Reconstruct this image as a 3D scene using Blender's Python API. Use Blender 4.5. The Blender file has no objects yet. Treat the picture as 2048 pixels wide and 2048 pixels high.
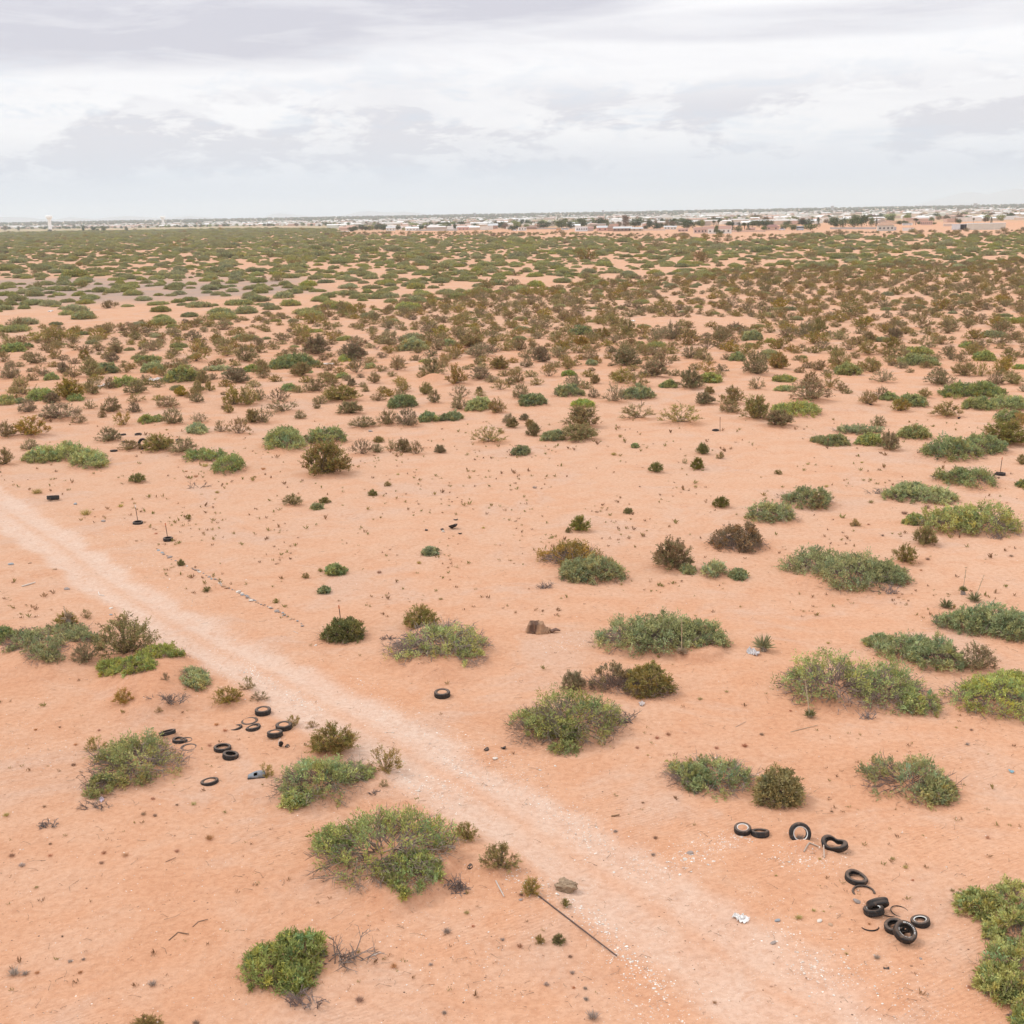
import bpy, bmesh, math, random
import numpy as np
from mathutils import Matrix, Vector, Quaternion

sc = bpy.context.scene
col = sc.collection
R = math.radians
rng = np.random.default_rng(7)
random.seed(7)

# ------------------------------------------------------------------ camera
F_PX, CAM_H = 2388.0, 19.0                       # focal length in pixels of a 2048 px square frame
PITCH = math.atan((1024 - 431) / F_PX)
ROLL = -0.0181
cam_d = bpy.data.cameras.new('camera')
cam_d.sensor_width = 36.0
cam_d.lens = 36.0 * F_PX / 2048.0
cam_d.clip_start = 0.5
cam_d.clip_end = 120000.0
cam = bpy.data.objects.new('camera', cam_d)
col.objects.link(cam)
FWD = np.array([0, math.cos(PITCH), -math.sin(PITCH)])
UP0 = np.array([0, math.sin(PITCH), math.cos(PITCH)])
RIGHT = math.cos(ROLL) * np.array([1.0, 0, 0]) + math.sin(ROLL) * UP0
UPV = -math.sin(ROLL) * np.array([1.0, 0, 0]) + math.cos(ROLL) * UP0
m = Matrix.Identity(4)
for i in range(3):
    m[i][0], m[i][1], m[i][2] = RIGHT[i], UPV[i], -FWD[i]
m[2][3] = CAM_H
cam.matrix_world = m
sc.camera = cam

# ------------------------------------------------------------------ sky, sun, exposure
SUN_EL, SUN_AZ = R(52), R(-68)                  # azimuth from +Y, negative = to the left of the view
world = bpy.data.worlds.new('World')
sc.world = world
world.use_nodes = True
nt = world.node_tree
nt.nodes.clear()


class NB:
    """small node-building helper"""
    def __init__(self, tree):
        self.t = tree

    def n(self, kind, **kw):
        nd = self.t.nodes.new(kind)
        for k, v in kw.items():
            if k.startswith('_'):
                setattr(nd, k[1:], v)
        return nd

    def put(self, sock, v):
        if v is None:
            return
        if isinstance(v, bpy.types.NodeSocket):
            self.t.links.new(v, sock)
        else:
            sock.default_value = v

    def math(self, op, a, b=None, c=None, clamp=False):
        nd = self.t.nodes.new('ShaderNodeMath')
        nd.operation = op
        nd.use_clamp = clamp
        for s, v in zip(nd.inputs, (a, b, c)):
            self.put(s, v)
        return nd.outputs[0]

    def vmath(self, op, a, b=None):
        nd = self.t.nodes.new('ShaderNodeVectorMath')
        nd.operation = op
        self.put(nd.inputs[0], a)
        self.put(nd.inputs[1], b)
        return nd.outputs[0]

    def mix(self, f, a, b, blend='MIX'):
        nd = self.t.nodes.new('ShaderNodeMix')
        nd.data_type = 'RGBA'
        nd.blend_type = blend
        self.put(nd.inputs[0], f)
        for s, v in ((nd.inputs[6], a), (nd.inputs[7], b)):
            if isinstance(v, tuple) and len(v) == 3:
                v = (*v, 1)
            self.put(s, v)
        return nd.outputs[2]

    def noise(self, vec, scale, detail=4, rough=0.55, dist=0.0):
        nd = self.t.nodes.new('ShaderNodeTexNoise')
        self.put(nd.inputs['Vector'], vec)
        nd.inputs['Scale'].default_value = scale
        nd.inputs['Detail'].default_value = detail
        nd.inputs['Roughness'].default_value = rough
        nd.inputs['Distortion'].default_value = dist
        return nd.outputs['Fac']

    def ramp(self, v, lo, hi, a=0.0, b=1.0, smooth=True):
        nd = self.t.nodes.new('ShaderNodeMapRange')
        nd.interpolation_type = 'SMOOTHSTEP' if smooth else 'LINEAR'
        self.put(nd.inputs[0], v)
        for i, x in enumerate((lo, hi, a, b)):
            nd.inputs[i + 1].default_value = x
        return nd.outputs[0]

    def link(self, a, b):
        self.t.links.new(a, b)


b = NB(nt)
tc = b.n('ShaderNodeTexCoord')
d = tc.outputs['Generated']
sep = b.n('ShaderNodeSeparateXYZ')
b.link(d, sep.inputs[0])
dx, dy, dz = sep.outputs
nish = b.n('ShaderNodeTexSky')
nish.sky_type = 'NISHITA'
nish.sun_disc = False
nish.sun_elevation = SUN_EL
nish.sun_rotation = SUN_AZ
nish.air_density = 1.2
nish.dust_density = 2.0
skycol = b.vmath('MULTIPLY', nish.outputs[0], (0.12, 0.12, 0.12))


def dirmap(kx, kz, off):
    c = b.n('ShaderNodeCombineXYZ')
    b.link(b.math('MULTIPLY_ADD', dx, kx, off), c.inputs[0])
    b.link(b.math('MULTIPLY', dy, kx), c.inputs[1])
    b.link(b.math('MULTIPLY', dz, kz), c.inputs[2])
    return c.outputs[0]


sheet = b.noise(dirmap(2.2, 15.0, 3.7), 1.0, 5, 0.55, 0.6)
streak = b.noise(dirmap(3.6, 34.0, 9.1), 1.0, 5, 0.6, 0.4)
puff = b.noise(dirmap(9.0, 27.0, 1.3), 1.0, 7, 0.62, 0.25)
tear = b.noise(dirmap(6.0, 40.0, 7.7), 1.0, 7, 0.62, 0.5)
heap = b.noise(dirmap(14.0, 42.0, 5.9), 1.0, 8, 0.66, 0.3)


def bank(az, el, saz, sel):
    """a soft cloud bank round one direction of the sky"""
    ax = b.math('DIVIDE', b.math('SUBTRACT', b.math('ARCTAN2', dx, dy), R(az)), R(saz))
    ez = b.math('DIVIDE', b.math('SUBTRACT', dz, math.sin(R(el))), R(sel))
    q = b.math('ADD', b.math('POWER', b.math('ABSOLUTE', ax), 2.0), b.math('POWER', b.math('ABSOLUTE', ez), 2.0))
    q = b.math('ADD', q, b.math('MULTIPLY', b.math('SUBTRACT', sheet, 0.5), 2.2))
    return b.math('MULTIPLY', b.ramp(q, 1.5, 0.1), b.math('MULTIPLY', b.ramp(streak, 0.32, 0.62, 0.74, 1.10), b.ramp(tear, 0.42, 0.62, 1.05, 0.68)))


# 0 = bright white cloud, 1 = grey-lavender underside
grey = b.math('MULTIPLY', b.ramp(sheet, 0.46, 0.68), 0.34)
grey = b.math('MAXIMUM', grey, b.math('MULTIPLY', bank(-19, 8.4, 24, 2.1), 1.0))
grey = b.math('MAXIMUM', grey, b.math('MULTIPLY', bank(-2, 9.2, 9, 1.6), 0.85))
grey = b.math('MAXIMUM', grey, b.math('MULTIPLY', bank(13, 8.0, 20, 0.7), 0.55))
grey = b.math('ADD', grey, b.math('MULTIPLY', b.ramp(streak, 0.48, 0.72), 0.22), clamp=True)
low = b.math('MULTIPLY', b.ramp(dz, 0.018, 0.036), b.ramp(dz, 0.115, 0.075))
puffs = b.math('MULTIPLY', b.math('MULTIPLY', b.ramp(puff, 0.45, 0.56), low), 0.74)
bright = b.math('MULTIPLY', b.ramp(heap, 0.50, 0.60), low)
puffs = b.math('MULTIPLY', puffs, b.math('SUBTRACT', 1.0, b.math('MULTIPLY', bright, 0.75)))
grey = b.math('MAXIMUM', grey, puffs, clamp=True)
cloud = b.mix(grey, (1.15, 1.145, 1.16), (0.72, 0.715, 0.80))
# thin cloud lets a little blue through towards the horizon
cloud = b.mix(b.math('MULTIPLY', b.ramp(dz, 0.072, 0.004), 0.82), cloud, (0.60, 0.735, 0.93))
cloud = b.mix(b.math('MULTIPLY', b.math('MULTIPLY', b.ramp(heap, 0.54, 0.40), b.ramp(streak, 0.60, 0.42)), b.ramp(dz, 0.16, 0.05, 0.0, 0.55)), cloud, (0.74, 0.84, 0.97))
cover = b.ramp(dz, -0.02, 0.02, 0.93, 0.95)
final = b.mix(cover, skycol, cloud)
bg = b.n('ShaderNodeBackground')
final = b.vmath('SCALE', final)
b.link(b.math('MULTIPLY_ADD', b.math('MAXIMUM', dz, 0.0), 0.42, 0.83), final.node.inputs['Scale'])   # overcast skies brighten towards the zenith
b.link(final, bg.inputs[0])
bg.inputs[1].default_value = 1.0
wo = b.n('ShaderNodeOutputWorld')
b.link(bg.outputs[0], wo.inputs[0])

sun_d = bpy.data.lights.new('sun', 'SUN')
sun_d.energy = 1.5
sun_d.angle = R(11)
sun_d.color = (1.0, 0.955, 0.89)
sun = bpy.data.objects.new('sun', sun_d)
col.objects.link(sun)
sd = Vector((math.sin(SUN_AZ) * math.cos(SUN_EL), math.cos(SUN_AZ) * math.cos(SUN_EL), math.sin(SUN_EL)))
sun.rotation_euler = sd.to_track_quat('Z', 'Y').to_euler()

sc.view_settings.view_transform = 'Standard'
sc.view_settings.look = 'None'
sc.view_settings.gamma = 1.0
sc.view_settings.use_curve_mapping = False
sc.view_settings.exposure = 0.05
sc.cycles.max_bounces = 6
sc.cycles.diffuse_bounces = 3
sc.cycles.transparent_max_bounces = 4
sc.cycles.volume_bounces = 1

# ------------------------------------------------------------------ noise and terrain


def _hash(ix, iy, seed):
    h = (ix.astype(np.int64) * 374761393 + iy.astype(np.int64) * 668265263 + seed * 974711) & 0xFFFFFFFF
    h = ((h ^ (h >> 13)) * 1274126177) & 0xFFFFFFFF
    h = h ^ (h >> 16)
    return (h & 0xFFFFFF) / float(0xFFFFFF) * 2 - 1


def vnoise(x, y, seed=0):
    x = np.asarray(x, float)
    y = np.asarray(y, float)
    ix, iy = np.floor(x), np.floor(y)
    fx, fy = x - ix, y - iy
    fx, fy = fx * fx * (3 - 2 * fx), fy * fy * (3 - 2 * fy)
    a, b_ = _hash(ix, iy, seed), _hash(ix + 1, iy, seed)
    c, d_ = _hash(ix, iy + 1, seed), _hash(ix + 1, iy + 1, seed)
    return (a * (1 - fx) + b_ * fx) * (1 - fy) + (c * (1 - fx) + d_ * fx) * fy


def sstep(a, b_, x):
    t = np.clip((x - a) / (b_ - a), 0, 1)
    return t * t * (3 - 2 * t)


def base_h(x, y):
    x = np.asarray(x, float)
    y = np.asarray(y, float)
    r = np.hypot(x, y)
    near = 1 - sstep(250, 700, r)
    h = (0.20 * vnoise(x / 15, y / 15, 1) + 0.09 * vnoise(x / 5.2, y / 5.2, 2) + 0.03 * vnoise(x / 1.7, y / 1.7, 3)
         + 0.012 * vnoise(x / 0.6, y / 0.6, 4)) * near
    h = h + 34 * sstep(5200, 12000, r)
    return h


def px_dir(u, v):
    u = np.asarray(u, float)
    v = np.asarray(v, float)
    dd = FWD + ((u - 1024) / F_PX)[..., None] * RIGHT - ((v - 1024) / F_PX)[..., None] * UPV
    return dd / np.linalg.norm(dd, axis=-1)[..., None]


def px_ground(u, v, lift=0.0):
    """world x, y where the sight line through pixel (u, v) of the 2048 frame meets the ground (plus lift)"""
    dd = px_dir(u, v)
    z = np.zeros_like(dd[..., 0]) + lift
    for _ in range(5):
        t = (z - CAM_H) / np.minimum(dd[..., 2], -1e-4)
        x, y = dd[..., 0] * t, dd[..., 1] * t
        z = base_h(x, y) + lift
    return x, y


def pxg(u, v, lift=0.0):
    x, y = px_ground(np.array([u]), np.array([v]), lift)
    return float(x[0]), float(y[0])


def depth_of(x, y, z=0.0):
    return x * FWD[0] + y * FWD[1] + (z - CAM_H) * FWD[2]


MOUNDS = []      # x, y, rx, ry, yaw, height, profile


def mound_h(x, y, off=0.0):
    x = np.asarray(x, float)
    y = np.asarray(y, float)
    out = np.zeros_like(x)
    msk = np.zeros_like(x)
    for (mx, my, rx, ry, yaw, h, prof) in MOUNDS:
        rr = max(rx, ry) * 1.4
        k = np.nonzero((np.abs(x - mx) < rr) & (np.abs(y - my) < rr))
        if not len(k[0]):
            continue
        ddx, ddy = x[k] - mx, y[k] - my
        c, s = math.cos(yaw), math.sin(yaw)
        q = np.sqrt(((c * ddx + s * ddy) / rx) ** 2 + ((-s * ddx + c * ddy) / ry) ** 2)
        q = q * (1 + (0.05 if prof == 'cliff' else 0.14) * vnoise(x[k] / 0.7, y[k] / 0.7, 5) + 0.12 * vnoise(x[k] / 2.1, y[k] / 2.1, 6))
        if prof == 'cliff':
            v = (1 - sstep(0.70, 0.96, q)) * (0.72 + 0.28 * (1 - np.clip(q, 0, 1) ** 2))
        else:
            v = np.clip(1 - q * q, 0, 1) ** 1.6
        out[k] = np.maximum(out[k], h * v)
        msk[k] = np.maximum(msk[k], np.clip(1.25 - q, 0, 1))
    return out, msk


RELIEF = None     # wheel track relief on a fine raster, filled in once the track is laid


def ground_h(x, y):
    x = np.atleast_1d(np.asarray(x, float))
    y = np.atleast_1d(np.asarray(y, float))
    h = base_h(x, y) + mound_h(x, y)[0]
    if RELIEF is not None:
        x0, y0, st, g_ = RELIEF
        i = np.clip(((y - y0) / st).astype(int), 0, g_.shape[0] - 1)
        j = np.clip(((x - x0) / st).astype(int), 0, g_.shape[1] - 1)
        h = h + g_[i, j]
    return h


def gz(x, y):
    return float(ground_h(x, y)[0])


# ------------------------------------------------------------------ mesh helpers


def build_mesh(name, parts, mats):
    """parts: list of (verts n x 3, faces k x 3 or k x 4, material index, tint n x 3 or 3-tuple, smooth)"""
    me = bpy.data.meshes.new(name)
    V, L, S, MI, T, SM = [], [], [], [], [], []
    o = 0
    for p in parts:
        v, f, mi, tint = p[:4]
        smooth = p[4] if len(p) > 4 else False
        if len(v) == 0 or len(f) == 0:
            continue
        v = np.asarray(v, np.float32)
        f = np.asarray(f, np.int64)
        V.append(v)
        L.append((f + o).ravel())
        S.append(np.full(len(f), f.shape[1]))
        MI.append(np.full(len(f), mi))
        SM.append(np.full(len(f), smooth))
        t = np.asarray(tint, np.float32)
        if t.ndim == 1:
            t = np.tile(t, (len(v), 1))
        T.append(t)
        o += len(v)
    V, L, S, MI, T, SM = map(np.concatenate, (V, L, S, MI, T, SM))
    me.vertices.add(len(V))
    me.vertices.foreach_set('co', V.ravel())
    me.loops.add(len(L))
    me.loops.foreach_set('vertex_index', L.astype(np.int32))
    me.polygons.add(len(S))
    st = np.concatenate([[0], np.cumsum(S)[:-1]])
    me.polygons.foreach_set('loop_start', st.astype(np.int32))
    me.polygons.foreach_set('material_index', MI.astype(np.int32))
    me.polygons.foreach_set('use_smooth', SM.astype(bool))
    at = me.attributes.new('tint', 'FLOAT_COLOR', 'POINT')
    at.data.foreach_set('color', np.column_stack([T, np.ones(len(T))]).astype(np.float32).ravel())
    me.update(calc_edges=True)
    for mt in mats:
        me.materials.append(mt)
    return me


def obj(name, me, parent=None, loc=None):
    o = bpy.data.objects.new(name, me)
    col.objects.link(o)
    if parent is not None:
        o.parent = parent
    if loc is not None:
        o.location = loc
    return o


def empty(name, loc=(0, 0, 0)):
    o = bpy.data.objects.new(name, None)
    o.empty_display_size = 0.2
    col.objects.link(o)
    o.location = loc
    return o


def tag(o, label=None, cat=None, group=None, kind=None):
    if label:
        o['label'] = label
    if cat:
        o['category'] = cat
    if group:
        o['group'] = group
    if kind:
        o['kind'] = kind
    return o


def unit(v):
    return v / np.maximum(np.linalg.norm(v, axis=-1, keepdims=True), 1e-9)


def leaf_quads(c, dr, L, W):
    """diamond leaves: base c, direction dr"""
    n = len(c)
    s = unit(np.cross(dr, unit(rng.normal(size=(n, 3)))))
    L = np.broadcast_to(np.asarray(L, float), (n,))[:, None]
    W = np.broadcast_to(np.asarray(W, float), (n,))[:, None]
    v = np.stack([c, c + dr * L * 0.5 + s * W * 0.5, c + dr * L, c + dr * L * 0.5 - s * W * 0.5], 1).reshape(-1, 3)
    f = np.arange(4 * n).reshape(n, 4)
    return v, f


def tubes(p0, p1, r0, r1):
    """three-sided tapered tubes"""
    n = len(p0)
    ax = unit(p1 - p0)
    a = unit(np.cross(ax, np.array([0.31, 0.22, 0.92]) + 0.01))
    bb = np.cross(ax, a)
    r0 = np.broadcast_to(np.asarray(r0, float), (n,))[:, None]
    r1 = np.broadcast_to(np.asarray(r1, float), (n,))[:, None]
    ring = []
    for p, r in ((p0, r0), (p1, r1)):
        for k in range(3):
            t = 2 * math.pi * k / 3
            ring.append(p + r * (math.cos(t) * a + math.sin(t) * bb))
    v = np.stack(ring, 1).reshape(-1, 3)
    i = (np.arange(n) * 6)[:, None]
    f = np.concatenate([i + np.array([[k, (k + 1) % 3, 3 + (k + 1) % 3, 3 + k]]) for k in range(3)])
    return v, f


def polytube(pts, rad, sides=8, cap=True):
    """one continuous tube along points, per-point radius"""
    pts = np.asarray(pts, float)
    n = len(pts)
    rad = np.broadcast_to(np.asarray(rad, float), (n,))
    tan = np.gradient(pts, axis=0)
    tan = unit(tan)
    ref = np.array([0.2, 0.35, 0.9])
    if abs(np.dot(tan[0], unit(ref))) > 0.9:
        ref = np.array([1.0, 0.1, 0.0])
    v = []
    for i in range(n):
        a = unit(np.cross(tan[i], ref))
        c = np.cross(tan[i], a)
        for k in range(sides):
            t = 2 * math.pi * k / sides
            v.append(pts[i] + rad[i] * (math.cos(t) * a + math.sin(t) * c))
    f = []
    for i in range(n - 1):
        for k in range(sides):
            k2 = (k + 1) % sides
            f.append((i * sides + k, i * sides + k2, (i + 1) * sides + k2, (i + 1) * sides + k))
    v = np.array(v)
    if cap:
        v = np.vstack([v, pts[0], pts[-1]])
        a, c = n * sides, n * sides + 1
        for k in range(sides):
            k2 = (k + 1) % sides
            f.append((a, k2, k, a))
            f.append((c, (n - 1) * sides + k, (n - 1) * sides + k2, c))
        ftri = [q[:3] for q in f[-2 * sides:]]
        fq = f[:-2 * sides]
        return v, np.array(fq), np.array(ftri)
    return v, np.array(f), None


def boxv(x0, y0, z0, x1, y1, z1):
    v = np.array([(x, y, z) for z in (z0, z1) for y in (y0, y1) for x in (x0, x1)], float)
    f = np.array([(0, 2, 3, 1), (4, 5, 7, 6), (0, 1, 5, 4), (2, 6, 7, 3), (0, 4, 6, 2), (1, 3, 7, 5)])
    return v, f


# ------------------------------------------------------------------ materials


def new_mat(name):
    mt = bpy.data.materials.new(name)
    mt.use_nodes = True
    mt.node_tree.nodes.clear()
    return mt, NB(mt.node_tree)


def finish(bn, shader, disp=None):
    o = bn.n('ShaderNodeOutputMaterial')
    bn.link(shader, o.inputs[0])


def attr(bn, name):
    a = bn.n('ShaderNodeAttribute')
    a.attribute_name = name
    return a


def principled(bn, colour, rough=0.8, spec=0.3, normal=None):
    p = bn.n('ShaderNodeBsdfPrincipled')
    bn.put(p.inputs['Base Color'], (*colour, 1) if isinstance(colour, tuple) and len(colour) == 3 else colour)
    bn.put(p.inputs['Roughness'], rough)
    p.inputs['Specular IOR Level'].default_value = spec
    if normal is not None:
        bn.link(normal, p.inputs['Normal'])
    return p


def plant_mat(name, trans, var=0.3):
    mt, bn = new_mat(name)
    c = attr(bn, 'tint').outputs['Color']
    oi = bn.n('ShaderNodeObjectInfo')
    hsv = bn.n('ShaderNodeHueSaturation')
    bn.link(c, hsv.inputs['Color'])
    bn.link(bn.ramp(oi.outputs['Random'], 0, 1, 0.485, 0.512, False), hsv.inputs['Hue'])
    r2 = bn.math('FRACT', bn.math('MULTIPLY', oi.outputs['Random'], 7.31))
    bn.link(bn.ramp(r2, 0, 1, 1 - var / 2, 1 + var / 2, False), hsv.inputs['Value'])
    r3 = bn.math('FRACT', bn.math('MULTIPLY', oi.outputs['Random'], 13.7))
    bn.link(bn.ramp(r3, 0, 1, 0.82, 1.1, False), hsv.inputs['Saturation'])
    df = bn.n('ShaderNodeBsdfDiffuse')
    bn.link(hsv.outputs[0], df.inputs[0])
    if trans > 0:
        tr = bn.n('ShaderNodeBsdfTranslucent')
        bn.link(hsv.outputs[0], tr.inputs[0])
        mx = bn.n('ShaderNodeMixShader')
        mx.inputs[0].default_value = trans
        bn.link(df.outputs[0], mx.inputs[1])
        bn.link(tr.outputs[0], mx.inputs[2])
        finish(bn, mx.outputs[0])
    else:
        finish(bn, df.outputs[0])
    return mt


LEAF = plant_mat('shrub_leaf', 0.30)
WOOD = plant_mat('shrub_twig', 0.0, 0.2)


def tint_mat(name, rough=0.8, spec=0.3, nscale=6.0, namp=0.35, bump=0.0, metallic=0.0):
    """colour from the mesh's own tint, broken up by noise"""
    mt, bn = new_mat(name)
    g = bn.n('ShaderNodeTexCoord').outputs['Object']
    n1 = bn.noise(g, nscale, 5, 0.6)
    c = attr(bn, 'tint').outputs['Color']
    f = bn.ramp(n1, 0.25, 0.75, 1 - namp, 1 + namp * 0.5, False)
    cc = bn.vmath('SCALE', c)
    nd = cc.node
    bn.link(f, nd.inputs['Scale'])
    nrm = None
    if bump > 0:
        bp = bn.n('ShaderNodeBump')
        bp.inputs['Strength'].default_value = bump
        bp.inputs['Distance'].default_value = 0.05
        bn.link(n1, bp.inputs['Height'])
        nrm = bp.outputs[0]
    p = principled(bn, cc, rough, spec, nrm)
    p.inputs['Metallic'].default_value = metallic
    finish(bn, p.outputs[0])
    return mt


STONE = tint_mat('stone', 0.9, 0.2, 9.0, 0.4, 0.4)
WALLM = tint_mat('painted_wall', 0.85, 0.2, 0.25, 0.12)
ROOFM = tint_mat('roof_covering', 0.8, 0.25, 0.6, 0.2)
METAL = tint_mat('rusty_metal', 0.7, 0.4, 14.0, 0.45)
SCRAP = tint_mat('scrap', 0.8, 0.3, 8.0, 0.35, 0.2)
TREEL = plant_mat('tree_leaf', 0.2, 0.35)


def rubber_mat():
    mt, bn = new_mat('tyre_rubber')
    g = bn.n('ShaderNodeTexCoord').outputs['Object']
    gp = bn.n('ShaderNodeNewGeometry')
    n1 = bn.noise(g, 5.0, 6, 0.65)
    n2 = bn.noise(g, 30.0, 3, 0.6)
    c = bn.mix(bn.ramp(n2, 0.3, 0.7), (0.010, 0.010, 0.011), (0.026, 0.025, 0.025))
    c = bn.mix(bn.math('MULTIPLY', bn.ramp(n1, 0.50, 0.80), 0.55), c, (0.30, 0.18, 0.11))
    up = bn.n('ShaderNodeSeparateXYZ')
    bn.link(gp.outputs['Normal'], up.inputs[0])
    c = bn.mix(bn.math('MULTIPLY', bn.ramp(up.outputs[2], 0.55, 1.0), 0.27), c, (0.34, 0.21, 0.14))   # wind-blown dust lies on upward faces
    p = principled(bn, c, 0.62, 0.4)
    finish(bn, p.outputs[0])
    return mt


RUBBER = rubber_mat()


def sand_mat():
    mt, bn = new_mat('desert_sand')
    pos = bn.n('ShaderNodeNewGeometry').outputs['Position']
    sp = bn.n('ShaderNodeSeparateXYZ')
    bn.link(pos, sp.inputs[0])
    flat = bn.n('ShaderNodeCombineXYZ')
    bn.link(sp.outputs[0], flat.inputs[0])
    bn.link(sp.outputs[1], flat.inputs[1])
    p2 = flat.outputs[0]
    road = attr(bn, 'road').outputs['Fac']
    mound = attr(bn, 'mound').outputs['Fac']
    gravel = attr(bn, 'gravel').outputs['Fac']
    crust = attr(bn, 'crust').outputs['Fac']
    pan = attr(bn, 'pan').outputs['Fac']
    dist = bn.vmath('LENGTH', p2)
    dist = dist.node.outputs['Value']
    fine = bn.ramp(dist, 140.0, 60.0)
    nA = bn.noise(p2, 0.07, 4, 0.55)
    nB = bn.noise(p2, 0.45, 5, 0.6, 0.4)
    nC = bn.noise(p2, 4.5, 5, 0.65)
    nD = bn.noise(p2, 34.0, 2, 0.6)
    c = bn.mix(bn.ramp(nA, 0.32, 0.68), (0.650, 0.358, 0.218), (0.662, 0.392, 0.255))
    c = bn.mix(bn.math('MULTIPLY', bn.ramp(nB, 0.42, 0.70), 0.75), c, (0.668, 0.420, 0.288))
    c = bn.mix(bn.math('MULTIPLY', bn.ramp(nB, 0.52, 0.26), 0.55), c, (0.620, 0.328, 0.195))
    # flatter crusted soil is paler and a little grey
    c = bn.mix(bn.math('MULTIPLY', crust, bn.ramp(nB, 0.25, 0.65, 0.35, 1.0)), c, (0.660, 0.430, 0.302))
    nG = bn.noise(p2, 0.16, 5, 0.62, 0.7)
    c = bn.mix(bn.math('MULTIPLY', bn.ramp(nG, 0.50, 0.66), 0.62), c, (0.635, 0.440, 0.335))
    nH = bn.noise(p2, 0.8, 6, 0.7, 1.2)
    c = bn.mix(bn.math('MULTIPLY', bn.ramp(nH, 0.55, 0.68), 0.45), c, (0.560, 0.300, 0.180))
    # loose dune sand round the shrubs is redder
    c = bn.mix(bn.math('MULTIPLY', mound, 0.60), c, (0.625, 0.322, 0.190))
    # grey silty pan out on the plain
    c = bn.mix(bn.math('MULTIPLY', pan, bn.ramp(nA, 0.3, 0.6, 0.6, 1.0)), c, (0.430, 0.330, 0.275))
    # worn, powdery wheel track
    rn = bn.math('MULTIPLY', road, bn.ramp(bn.noise(p2, 0.9, 4, 0.6, 0.3), 0.25, 0.75, 0.62, 0.95))
    c = bn.mix(rn, c, (0.720, 0.560, 0.460))
    # grains and crumbs
    c = bn.mix(bn.ramp(nC, 0.34, 0.62), bn.mix(1.0, c, (0.90, 0.85, 0.82), 'MULTIPLY'), c)
    nE = bn.noise(p2, 1.5, 6, 0.7, 0.8)
    c = bn.mix(bn.math('MULTIPLY', bn.ramp(nE, 0.56, 0.66), 0.35), c, (0.54, 0.29, 0.175))
    nF = bn.noise(p2, 11.0, 3, 0.6)
    c = bn.mix(bn.math('MULTIPLY', bn.ramp(nF, 0.62, 0.72), 0.40), c, (0.40, 0.21, 0.13))
    c = bn.mix(bn.math('MULTIPLY', bn.ramp(nD, 0.56, 0.72), 0.30), c, (0.36, 0.18, 0.11))
    c = bn.mix(bn.math('MULTIPLY', bn.ramp(nD, 0.42, 0.28), 0.22), c, (0.72, 0.46, 0.33))
    # dark crumbs of soil and dung on the open flat
    vor = bn.n('ShaderNodeTexVoronoi')
    vor.feature = 'F1'
    bn.link(p2, vor.inputs['Vector'])
    vor.inputs['Scale'].default_value = 3.1
    crumb = bn.math('MULTIPLY', bn.ramp(vor.outputs['Distance'], 0.16, 0.10), bn.ramp(bn.noise(p2, 0.33, 3, 0.6), 0.46, 0.62))
    crumb = bn.math('MULTIPLY', crumb, bn.ramp(bn.noise(p2, 2.9, 2, 0.5), 0.48, 0.58))
    c = bn.mix(bn.math('MULTIPLY', crumb, 0.55), c, (0.26, 0.13, 0.08))
    # limestone chips too small to build
    v2 = bn.n('ShaderNodeTexVoronoi')
    bn.link(p2, v2.inputs['Vector'])
    v2.inputs['Scale'].default_value = 13.0
    chips = bn.math('MULTIPLY', bn.ramp(v2.outputs['Distance'], 0.24, 0.15), bn.ramp(bn.noise(p2, 1.6, 4, 0.7), 0.48, 0.60))
    chips = bn.math('MULTIPLY', chips, gravel)
    c = bn.mix(bn.math('MULTIPLY', chips, 0.85), c, (0.80, 0.70, 0.60))
    # far off the soil pales and greens over
    town = bn.ramp(dist, 1500.0, 2600.0)
    far = bn.mix(bn.ramp(bn.noise(p2, 0.004, 4, 0.6), 0.40, 0.60), (0.56, 0.42, 0.29), (0.30, 0.31, 0.17))
    c = bn.mix(bn.math('MULTIPLY', town, 0.85), c, far)
    # relief: wind ripples, footprints and lumps
    wv = bn.n('ShaderNodeTexWave')
    mp = bn.n('ShaderNodeMapping')
    mp.inputs['Rotation'].default_value = (0, 0, R(62))
    bn.link(p2, mp.inputs[0])
    bn.link(mp.outputs[0], wv.inputs['Vector'])
    wv.inputs['Scale'].default_value = 2.3
    wv.inputs['Distortion'].default_value = 5.0
    wv.inputs['Detail'].default_value = 2.0
    wv.inputs['Detail Scale'].default_value = 0.6
    rip = bn.math('MULTIPLY', wv.outputs['Fac'], bn.ramp(bn.noise(p2, 0.16, 2, 0.5), 0.46, 0.62))
    rip = bn.math('MULTIPLY', rip, bn.ramp(road, 0.5, 0.1, 0.15, 1.0))
    h = bn.math('ADD', bn.math('MULTIPLY', rip, 0.012), bn.math('MULTIPLY', nC, 0.10))
    h = bn.math('ADD', h, bn.math('MULTIPLY', nD, 0.008))
    h = bn.math('ADD', h, bn.math('MULTIPLY', bn.noise(p2, 1.3, 3, 0.6), 0.10))
    bp = bn.n('ShaderNodeBump')
    bp.inputs['Distance'].default_value = 1.0
    bn.link(bn.math('MULTIPLY', bn.ramp(dist, 400.0, 50.0, 0.15, 0.8), 1.0), bp.inputs['Strength'])
    bn.link(h, bp.inputs['Height'])
    df = bn.n('ShaderNodeBsdfDiffuse')
    df.inputs['Roughness'].default_value = 0.6
    bn.link(c, df.inputs[0])
    bn.link(bp.outputs[0], df.inputs['Normal'])
    finish(bn, df.outputs[0])
    return mt


SAND = sand_mat()
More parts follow.
